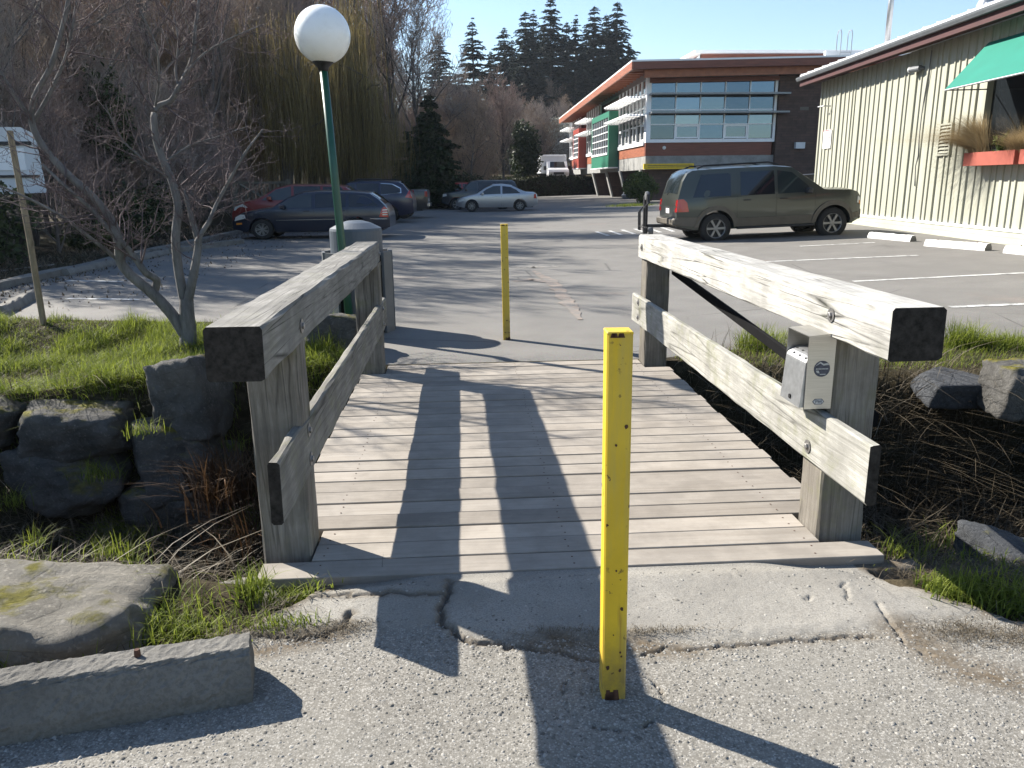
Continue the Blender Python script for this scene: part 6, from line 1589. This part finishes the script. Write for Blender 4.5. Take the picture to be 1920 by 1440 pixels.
# ------------------------------------------------------------------ bare plum tree on the left bank
class TB:
    """collects many tapered polylines quickly"""
    def __init__(s): s.V = []; s.F = []; s.n = 0
    def tube(s, P, rad, n):
        P = np.asarray(P, float); m = len(P); rad = np.asarray(rad, float)
        T = np.gradient(P, axis=0); T /= np.linalg.norm(T, axis=1)[:, None]+1e-9
        ref = np.array([.31, .17, .93]); ref = ref if abs(T[0]@ref) < .9 else np.array([1., 0, 0])
        A = np.cross(T, ref); A /= np.linalg.norm(A, axis=1)[:, None]+1e-9; B = np.cross(T, A)
        an = np.arange(n)*2*math.pi/n
        V = (P[:, None]+rad[:, None, None]*(np.cos(an)[None, :, None]*A[:, None]+np.sin(an)[None, :, None]*B[:, None])).reshape(-1, 3)
        i = np.arange(m-1)[:, None]*n; k = np.arange(n)[None]; k2 = (k+1) % n
        F = np.stack([i+k, i+k2, i+n+k2, i+n+k], -1).reshape(-1, 4)+s.n
        s.V.append(V); s.F.append(F); s.n += len(V)
    def obj(s, name, mat, parent): return obj(name, np.concatenate(s.V), np.concatenate(s.F), mat, parent, smooth=True)
def unit(v): return v/(np.linalg.norm(v)+1e-9)
def wander(p, d, L, n, rs, wig=.25, up=.1):
    P = [np.array(p, float)]; d = unit(np.array(d, float))
    for k in range(n):
        d = unit(d+rs.normal(size=3)*wig+np.array([0, 0, up])); P.append(P[-1]+d*L/n)
    return np.array(P), d
def twigs(tb, P, R, rs, n, L, depth=2, wig=.22, up=.12, spread=.9, rmin=.0012, t0=.15, sides=3):
    """side shoots along polyline P with radii R"""
    m = len(P)
    for _ in range(n):
        t = t0+(1-t0)*rs.random(); f = t*(m-1); i = min(int(f), m-2); q = P[i]+(P[i+1]-P[i])*(f-i); r0 = (R[i]+(R[i+1]-R[i])*(f-i))
        d = unit(P[i+1]-P[i]); s = rs.normal(size=3); s = unit(s-d*(s@d)); dd = d*(1-spread*.55)+s*spread+np.array([0, 0, up*2])
        l = L*(.35+.9*rs.random())*(1-.45*t); ns = 5 if depth > 1 else 3
        Q, _d = wander(q, dd, l, ns, rs, wig, up); rr = np.linspace(max(rmin*1.6, min(r0*.55, l*.011)), rmin, ns+1)
        tb.tube(Q, rr, sides if depth < 2 else 4)
        if depth > 1: twigs(tb, Q, rr, rs, int(rs.integers(3, 7)), l*.5, depth-1, wig*1.1, up, spread, rmin, .2, sides)
rs = np.random.default_rng(404)
PY = 8.07
plum = thing('plum_tree', 'small bare plum tree with several grey stems on the grassy bank', 'tree', (-2.79, PY, -.06))
org = np.array(plum.location)
def pp(L, r0, r1, dy=0.0, dy1=None):
    P = np.array([at_y(u, v, PY) for u, v in L]); n = len(P)
    P[:, 1] += np.linspace(dy, dy if dy1 is None else dy1, n)+np.concatenate([[0], rs.normal(size=n-1)*.02]); P = P-org
    # resample smoothly
    t = np.linspace(0, n-1, 3*n-2); Q = np.stack([np.interp(t, np.arange(n), P[:, k]) for k in range(3)], 1)
    Q[1:-1] = (Q[:-2]+2*Q[1:-1]+Q[2:])/4
    return Q, np.linspace(r0, r1, len(Q))
stems = [pp([(352, 655), (353, 620), (351, 590), (349, 562)], .088, .068),
    pp([(345, 625), (325, 590), (300, 558), (278, 535), (253, 513), (235, 490), (240, 447), (225, 410), (195, 365), (150, 325), (110, 275), (95, 235), (102, 190), (135, 140), (160, 70), (178, 0), (185, -60)], .075, .016, 0, -.5),
    pp([(290, 547), (300, 523), (283, 510), (263, 477), (247, 453), (220, 423), (197, 390), (160, 350), (120, 310)], .052, .015, -.02, -.4),
    pp([(350, 590), (340, 545), (333, 507), (327, 447), (330, 390), (317, 340), (300, 305), (285, 263), (280, 217), (284, 197), (313, 187), (328, 163), (333, 143), (350, 100), (354, 50), (360, 0), (362, -60)], .062, .014, .02, .2),
    pp([(350, 575), (360, 530), (367, 490), (370, 453), (364, 437), (355, 415), (347, 383), (337, 358)], .06, .022, 0, .1),
    pp([(369, 455), (375, 438), (390, 413), (397, 383), (423, 333), (450, 283), (480, 240)], .035, .010, 0, .25),
    pp([(95, 235), (70, 190), (40, 130), (15, 70), (0, 10)], .024, .010, -.3, -.6), pp([(95, 232), (120, 190), (150, 120), (170, 60), (172, 10)], .026, .010, -.3, -.3),
    pp([(328, 163), (318, 130), (322, 70), (310, 10)], .018, .007, .1, .2), pp([(284, 197), (300, 150), (305, 90), (280, 30)], .014, .006, .1, -.2), pp([(335, 140), (370, 90), (420, 60), (470, 30)], .014, .005, .1, .4),
    pp([(235, 490), (200, 450), (150, 400), (90, 360), (30, 330)], .026, .008, -.1, -.7), pp([(300, 305), (340, 270), (380, 255), (440, 230)], .014, .005, .1, .5), pp([(318, 340), (270, 300), (230, 260), (215, 200)], .016, .005, .1, -.2)]
tb = TB(); tw = TB()
stems = [(Q, Rr*(.80 if k else .98)) for k, (Q, Rr) in enumerate(stems)]
for Q, Rr in stems: tb.tube(Q, Rr, 9)
for k, (Q, Rr) in enumerate(stems):
    if k == 0: continue
    twigs(tw, Q, Rr, rs, int(10+len(Q)*.8), .95, 3 if len(Q) > 16 else 2, .2, .10, .95, .0013, .28)
tb.obj('trunk', 'plum_bark', plum); tw.obj('twigs', 'plum_twig', plum)

# ------------------------------------------------------------------ bare woodland trees
def bare_tree(seed, H, r0, spread, nlimb, twig_l, dens, up=.14, lean=.06, fork=.32, rmin=.006):
    """returns trunk and twig meshes of one leafless tree, base at the origin"""
    rs = np.random.default_rng(seed); tb = TB(); tw = TB()
    P, d = wander((0, 0, -.2), (rs.normal()*lean, rs.normal()*lean, 1), H*.82, 9, rs, .07, .12); R = np.linspace(r0, r0*.16, len(P))
    tb.tube(P, R, 7); limbs = [(P, R)]
    for k in range(nlimb):
        t = fork+(1-fork)*(k+rs.random()*.6)/nlimb; f = min(t, .98)*(len(P)-1); i = min(int(f), len(P)-2); q = P[i]+(P[i+1]-P[i])*(f-i); r1 = R[i]*.55
        az = k*2.4+rs.normal()*.4; out = spread*(.6+.6*rs.random()); dd = np.array([math.cos(az)*out, math.sin(az)*out, .75+.5*rs.random()])
        Q, _ = wander(q, dd, H*(.50-.26*t)*(.75+.5*rs.random()), 7, rs, .16, up*.8); RR = np.linspace(r1, max(rmin*1.6, r1*.16), len(Q)); tb.tube(Q, RR, 5); limbs.append((Q, RR))
        for _k in range(4):
            f = (.25+.7*rs.random())*(len(Q)-1); i = min(int(f), len(Q)-2); q2 = Q[i]+(Q[i+1]-Q[i])*(f-i); s = rs.normal(size=3); dd = unit(Q[i+1]-Q[i])+s*.55+np.array([0, 0, .2])
            Q2, _ = wander(q2, dd, H*.17*(.6+.7*rs.random()), 5, rs, .2, up); R2 = np.linspace(max(rmin*1.8, RR[i]*.5), rmin, len(Q2)); tb.tube(Q2, R2, 4); limbs.append((Q2, R2))
    for Q, RR in limbs[1:]:
        twigs(tw, Q, RR, rs, dens, twig_l*(.7+.6*rs.random()), 2, .22, up, .85, rmin, .2, 3)
    twigs(tw, P, R, rs, dens*2, twig_l, 2, .22, up, .85, rmin, .5, 3)
    a = make_mesh('trunk', np.concatenate(tb.V), np.concatenate(tb.F), 'bare_bark', True); b_ = make_mesh('crown', np.concatenate(tw.V), np.concatenate(tw.F), None)
    return a, b_
PROTO = [bare_tree(1, 14, .20, .75, 14, 1.6, 13, rmin=.0085), bare_tree(2, 12, .15, .6, 13, 1.5, 13, up=.2, rmin=.0075), bare_tree(3, 16, .24, .7, 15, 1.8, 12, rmin=.009), bare_tree(4, 9, .11, .8, 12, 1.2, 10, fork=.12), bare_tree(5, 5.0, .07, .95, 13, .95, 11, up=.1, fork=.04, rmin=.0045)]
CROWN = {}
def crown_mesh(k, mat):
    if (k, mat) not in CROWN:
        me = PROTO[k][1] if not any(q[0] == k for q in CROWN) else PROTO[k][1].copy()
        me.materials.clear(); me.materials.append(MATS[mat]); CROWN[(k, mat)] = me
    return CROWN[(k, mat)]
def plant_tree(k, x, y, sc, rz, twig, label, group, z=None, name='bare_tree'):
    t = thing(name, label, 'tree', (x, y, float(ground_z(x, y)) if z is None else z), rz, group); t.scale = (sc, sc, sc*random.uniform(.95, 1.1))
    a = bpy.data.objects.new('trunk', PROTO[k][0]); link(a, t); b_ = bpy.data.objects.new('crown', crown_mesh(k, twig)); link(b_, t); return t
rs = np.random.default_rng(909); TW = ['bare_twig_grey', 'bare_twig_brown', 'bare_twig_red']
LT = ['tall bare tree with grey twigs in the woodland beside the lot', 'bare tree with brown twigs in the woodland beside the lot', 'bare tree with reddish twigs in the woodland beside the lot']
GT = 'bare trees of the woodland beside the lot'
# woodland left of the lot: low near the bridge, taller further back
PH = [14, 12, 16, 9, 5]
def wood(i, x, y, h):
    q = int(rs.integers(0, 3)); k = int(rs.integers(0, 3)) if h > 7.5 else int(rs.choice([1, 3, 3]))
    plant_tree(k, x, y, h/PH[k]*rs.uniform(.9, 1.1), rs.uniform(0, 6.28), TW[q], LT[q], GT)
for i in range(30):
    y = 16.5+i*.8+rs.normal()*.5; x = -9.6-abs(rs.normal())*2.2-(y-15)*.05; wood(i, x, y, 5.2+.13*(y-16))
for i in range(34):
    y = 22+i*1.3+rs.normal(); x = -13-rs.uniform(0, 9)-(y-22)*.05; wood(i, x, y, 6.5+.16*(y-20))
for i in range(18):
    y = 36+i*1.6+rs.normal(); x = -8.8-rs.uniform(0, 5); wood(i, x, y, 8.5+.09*(y-30))
for i in range(40):
    a = R0(-36+i*1.0); d = 54+rs.uniform(0, 24); wood(i, d*math.sin(a), d*math.cos(a), 15.5+rs.uniform(-1, 3) if i < 34 else 10+rs.uniform(-1, 1) if i < 36 else 7.5+rs.uniform(-1, 1))
for (x, y, h) in ((-10.2, 18.2, 9.0), (-10.0, 22.6, 10.5), (-10.2, 27.0, 11.5), (-10.0, 32.5, 12.5), (-11, 17.0, 8.2)): wood(0, x, y, h)
# understorey thicket along the kerb
LU = ['tangled leafless thicket shrub with grey stems behind the kerb', 'tangled leafless thicket shrub with brown stems behind the kerb', 'tangled leafless thicket shrub with reddish stems behind the kerb']
for i in range(36):
    y = 12.5+i*.85+rs.normal()*.4; x = -8.6-rs.uniform(0, 3.5); q = int(rs.integers(0, 3))
    if y < 18.5 and x/y < -.42: continue          # the camper stands clear here
    plant_tree(4, x, y, rs.uniform(.55, .95), rs.uniform(0, 6.28), TW[q], LU[q], 'thicket shrubs behind the kerb', name='thicket_shrub')
for i in range(46):
    x = -9+i*.42+rs.normal()*.5; y = 57+rs.uniform(0, 22) if x < 2.5 else 96+rs.uniform(0, 8); q = int(rs.integers(0, 3))
    plant_tree(4, x, y, rs.uniform(.8, 1.5), rs.uniform(0, 6.28), TW[q], ['leafless brush with grey stems between the cars and the hill', 'leafless brush with brown stems between the cars and the hill', 'leafless brush with reddish stems between the cars and the hill'][q], 'leafless brush before the hill', name='thicket_shrub')
# trees between the row of cars and the hedge, and up the hill
LH = ['bare hillside tree with grey twigs below the conifers', 'bare hillside tree with brown twigs below the conifers', 'bare hillside tree with reddish twigs below the conifers']
for i in range(26):
    x = -8+i*.82+rs.normal()*.8; y = 62+rs.uniform(0, 20); q = int(rs.integers(0, 3))
    if x > 3.5: y = 96+rs.uniform(0, 10)
    plant_tree(int(rs.integers(0, 4)), x, y, rs.uniform(.45, .72)*(1.2 if x < -4.5 else .85), rs.uniform(0, 6.28), TW[q], LH[q], 'bare trees on the hillside')
for i in range(64):
    x = -34+i*1.05+rs.normal()*1.5; y = 98+rs.uniform(0, 48); q = int(rs.integers(0, 3)); plant_tree(int(rs.integers(0, 3)), x, y, rs.uniform(.45, .68)*(1.3 if x < -8 else .72), rs.uniform(0, 6.28), TW[q], LH[q], 'bare trees on the hillside')
# ------------------------------------------------------------------ willow with hanging yellow strands
def willow(x, y, H, rad, n, label, seed, gap=0):
    rs = np.random.default_rng(seed); t = thing('willow_tree', label, 'tree', (x, y, float(ground_z(x, y)))); tb = TB(); st = Blades()
    P, d = wander((0, 0, -.2), (.05, 0, 1), H*.6, 7, rs, .08, .15); tb.tube(P, np.linspace(.34, .16, len(P)), 9); ends = []
    for k in range(16):
        q = P[3+k % 4]; az = k*2.4; dd = np.array([math.cos(az), math.sin(az), 1.1]); Q, _ = wander(q, dd, rad*(.6+.5*rs.random()), 8, rs, .16, -.03); tb.tube(Q, np.linspace(.10, .02, len(Q)), 5); ends += list(Q[3:])
    ends = np.array(ends); m = len(ends)
    for _ in range(n):
        q = ends[rs.integers(0, m)]+rs.normal(size=3)*np.array([.45, .45, .25]); az = rs.uniform(0, 6.28); L = min(q[2]-.9-rs.random()*1.2, H*.75)*rs.uniform(.55, 1)
        if L < .4: continue
        o = np.array([math.cos(az), math.sin(az), 0])*rs.uniform(.1, .45); k = 7; tt_ = np.linspace(0, 1, k)
        Q = q+o*(1-(1-tt_)**2)[:, None]+np.array([0, 0, 1])*(.25*np.sin(tt_*1.2)*(1-tt_)-L*tt_**1.15)[:, None]+rs.normal(size=(k, 3))*.025
        w = np.array([math.cos(az+1.57), math.sin(az+1.57), 0])*.0075
        V = np.empty((k, 2, 3)); V[:, 0] = Q-w; V[:, 1] = Q+w; i = np.arange(k-1)[:, None]*2; F = np.concatenate([i+np.array([[0, 1, 3]]), i+np.array([[0, 3, 2]])]); st.add(V.reshape(-1, 3), F, np.full(2*k, rs.random()))
    tb.obj('trunk', 'bare_bark', t); V = np.concatenate(st.V); o = obj('strands', V, np.concatenate(st.F), 'willow_strand', t); set_col(o, np.concatenate(st.T)); return t
willow(-5.7, 40.5, 15.5, 3.2, 3800, 'weeping willow with hanging yellow green strands behind the parked cars', 5)
willow(-8.0, 37.0, 12.5, 3.6, 2200, 'second weeping willow with browner strands behind the lamp globe', 6)
# ------------------------------------------------------------------ conifers
def conifer_mesh(seed, H, rad, whorls, dens, mat, base=.12, power=.9):
    rs = np.random.default_rng(seed); tb = TB(); lf = Blades()
    tb.tube(np.array([(0, 0, -.3), (0.05, 0, H*.5), (0, 0, H)]), [H*.016, H*.010, .02], 7)
    for k in range(whorls):
        t = base+(1-base)*(k/whorls); z = H*t+rs.normal()*.18; L0 = rad*(1-t)**power*(.75+.5*rs.random())+.15
        for q in range(int(rs.integers(5, 9))):
            az = rs.uniform(0, 6.28); L = L0*rs.uniform(.6, 1.15); n = 6; s = np.linspace(0, 1, n); dr = rs.uniform(.12, .38)
            B = np.stack([np.cos(az)*L*s, np.sin(az)*L*s, z+L*(.22*s-dr*s**2*1.3)], 1); tb.tube(B, np.linspace(.02+L*.006, .006, n), 3)
            m = max(10, int(dens*2.0*L)); f = rs.random(m)**.75; c = np.stack([np.interp(f, s, B[:, j]) for j in range(3)], 1)+rs.normal(size=(m, 3))*.05
            a2 = az+rs.choice([-1, 1], m)*rs.uniform(.4, 1.25, m); ll = (.22+.5*L*.22)*(1.15-.7*f)*rs.uniform(.6, 1.2, m)
            D = np.stack([np.cos(a2), np.sin(a2), rs.uniform(-.55, .05, m)], 1)*ll[:, None]; S = np.cross(D, np.array([0, 0, 1.])+rs.normal(size=(m, 3))*.4); S = S/(np.linalg.norm(S, axis=1)[:, None]+1e-9)*(.10+.24*ll)[:, None]
            V = np.stack([c-S*.5, c+S*.5, c+D*.65+S*.4, c+D], 1); F = (np.arange(m)*4)[:, None]+np.array([[0, 1, 2, 3]]); lf.add(V.reshape(-1, 3), F, np.repeat(rs.random(m), 4))
    a = make_mesh('trunk', np.concatenate(tb.V), np.concatenate(tb.F), 'bare_bark', True); V = np.concatenate(lf.V); b_ = make_mesh('crown', V, np.concatenate(lf.F), mat)
    at = b_.attributes.new('tint', 'FLOAT', 'POINT'); at.data.foreach_set('value', np.concatenate(lf.T).astype(np.float32)); return a, b_
CON = [conifer_mesh(1, 20, 7.0, 54, 20, 'needles', .06), conifer_mesh(2, 22, 6.0, 60, 20, 'needles', .08, .62), conifer_mesh(3, 18, 6.4, 50, 20, 'needles', .05, .8), conifer_mesh(4, 8, 2.4, 44, 60, 'needles_green', .02, .6)]
def plant_con(k, x, y, sc, label, group, z=None, name='conifer'):
    t = thing(name, label, 'tree', (x, y, float(ground_z(x, y)) if z is None else z), random.uniform(0, 6.28), group); t.scale = (sc, sc, sc)
    a = bpy.data.objects.new('trunk', CON[k][0]); link(a, t); b_ = bpy.data.objects.new('crown', CON[k][1]); link(b_, t); return t
HH = {0: 20, 1: 22, 2: 18, 3: 8}
for (u, v, y, k) in ((885, 33, 128, 0), (945, 50, 140, 2), (985, 20, 136, 1), (1000, 18, 148, 0), (1033, -6, 140, 1), (1062, 40, 150, 2), (1080, 28, 138, 0), (1115, 10, 142, 1), (1137, 26, 150, 2), (1158, 2, 140, 1), (1180, 80, 146, 2), (960, 70, 156, 0), (1020, 40, 160, 0), (1100, 48, 160, 0), (920, 95, 150, 2), (822, 62, 150, 2), (1210, 110, 160, 2)):
    p = at_y(u, v, y); z = float(ground_z(p[0], y)); sc = (p[2]-z)/HH[k]
    lone = u in (885,)
    plant_con(k, p[0], y, sc, 'lone tall conifer standing apart left of the conifer group' if lone else 'tall dark conifer in the group on the hilltop', None if lone else 'conifers on the hilltop')
ev = plant_con(3, -1.75, 51, .84, 'dark dense evergreen behind the pickup', None, name='evergreen_tree')
P = rs.normal(size=(9000, 3)); P /= np.linalg.norm(P, axis=1)[:, None]; P *= rs.uniform(.3, 1, 9000)[:, None]; P[:, 2] = (P[:, 2]+1)/2; P[:, :2] *= (1.95*(1-P[:, 2:3])**.6+.15)*(.8+.4*rs.random((9000, 1))); P[:, 2] *= 7.2
V, F, T = leaf_cloud(P, .34, rs, .8); o = obj('foliage', V, F, 'needles_green', ev); set_col(o, T); plant_con(3, -3.3, 53, .60, 'smaller dark evergreen beside the dense evergreen', None, name='evergreen_tree')
leafy('evergreen_tree', 'dark rounded evergreen behind the hedge left of the box truck', 'tree', (6.2, 82, 4.4), (1.9, 1.8, 3.0), 9000, .26, 'needles_green'); leafy('evergreen_shrub', 'low dark shrub behind the dark off-roader', 'shrub', (-.2, 56, .95), (3.0, 1.4, 1.2), 6000, .16, 'hedge_leaf')
leafy('blossom_tree', 'pale blossoming shrub behind the box truck', 'tree', (11.2, 97, 5.2), (3.2, 2.5, 3.4), 9000, .20, 'blossom')
leafy('ivy_clump', 'dark green ivy clump on a trunk behind the plum tree', 'shrub', (-6.3-3.0, 22.5, 3.2), (.75, .7, 1.5), 2600, .13, 'bramble_leaf'); leafy('ivy_clump', 'smaller green ivy clump deeper in the woodland', 'shrub', (-10.9, 22, 3.6), (.5, .5, .9), 1200, .13, 'bramble_leaf')
for i, (x, y, w, h) in enumerate(((-9.2, 13.0, 1.3, 1.0), (-9.0, 15.2, 1.2, .9), (-8.8, 20.5, 1.2, .8), (-9.1, 23.5, 1.3, .9), (-9.6, 11.0, 1.5, 1.7))):
    leafy('bramble', ['dark bramble mound at the lot corner', 'dark bramble mound below the camper', 'dark bramble mound behind the leaf litter', 'dark bramble mound before the gate', 'tall bramble mound shading the grass by the stake'][i], 'shrub', (x, y, h), (w, 1.2, h), 3600, .10, 'bramble_leaf')
# ------------------------------------------------------------------ clipped hedge at the end of the lot
hg = thing('hedge', 'long dark clipped hedge closing the far end of the lot', 'hedge', (6, 80, 0)); rs = np.random.default_rng(31)
n = 26000; P = np.stack([rs.uniform(-7.5, 8.6, n), rs.uniform(-.9, .9, n), rs.uniform(0, 1, n)**.8*2.05], 1); P[:, 2] *= 1+fbm(P[:, 0], P[:, 1]*0, .5, 3, 2)*.35
V, F, T = leaf_cloud(P, .20, rs); o = obj('foliage', V, F, 'hedge_leaf', hg); set_col(o, T)
m = MB(); m.cbox((-7.4, -.7, -.2), (8.5, .7, 1.75), .2); m.obj('hedge_core', 'soil', hg)

# ------------------------------------------------------------------ thin spring haze
t = NT('haze_air'); t.n.remove(t.b)
pv = t.new('ShaderNodeVolumePrincipled'); pv.inputs['Color'].default_value = (.80, .88, 1.0, 1); pv.inputs['Density'].default_value = .0002; pv.inputs['Anisotropy'].default_value = .35
t.link(pv.outputs[0], t.out.inputs['Volume'])
m = MB(); m.box((-424, -124, -4), (424, 904, 75)); hz = stuff(m.obj('haze', 'haze_air'))
scene.cycles.volume_bounces = 0
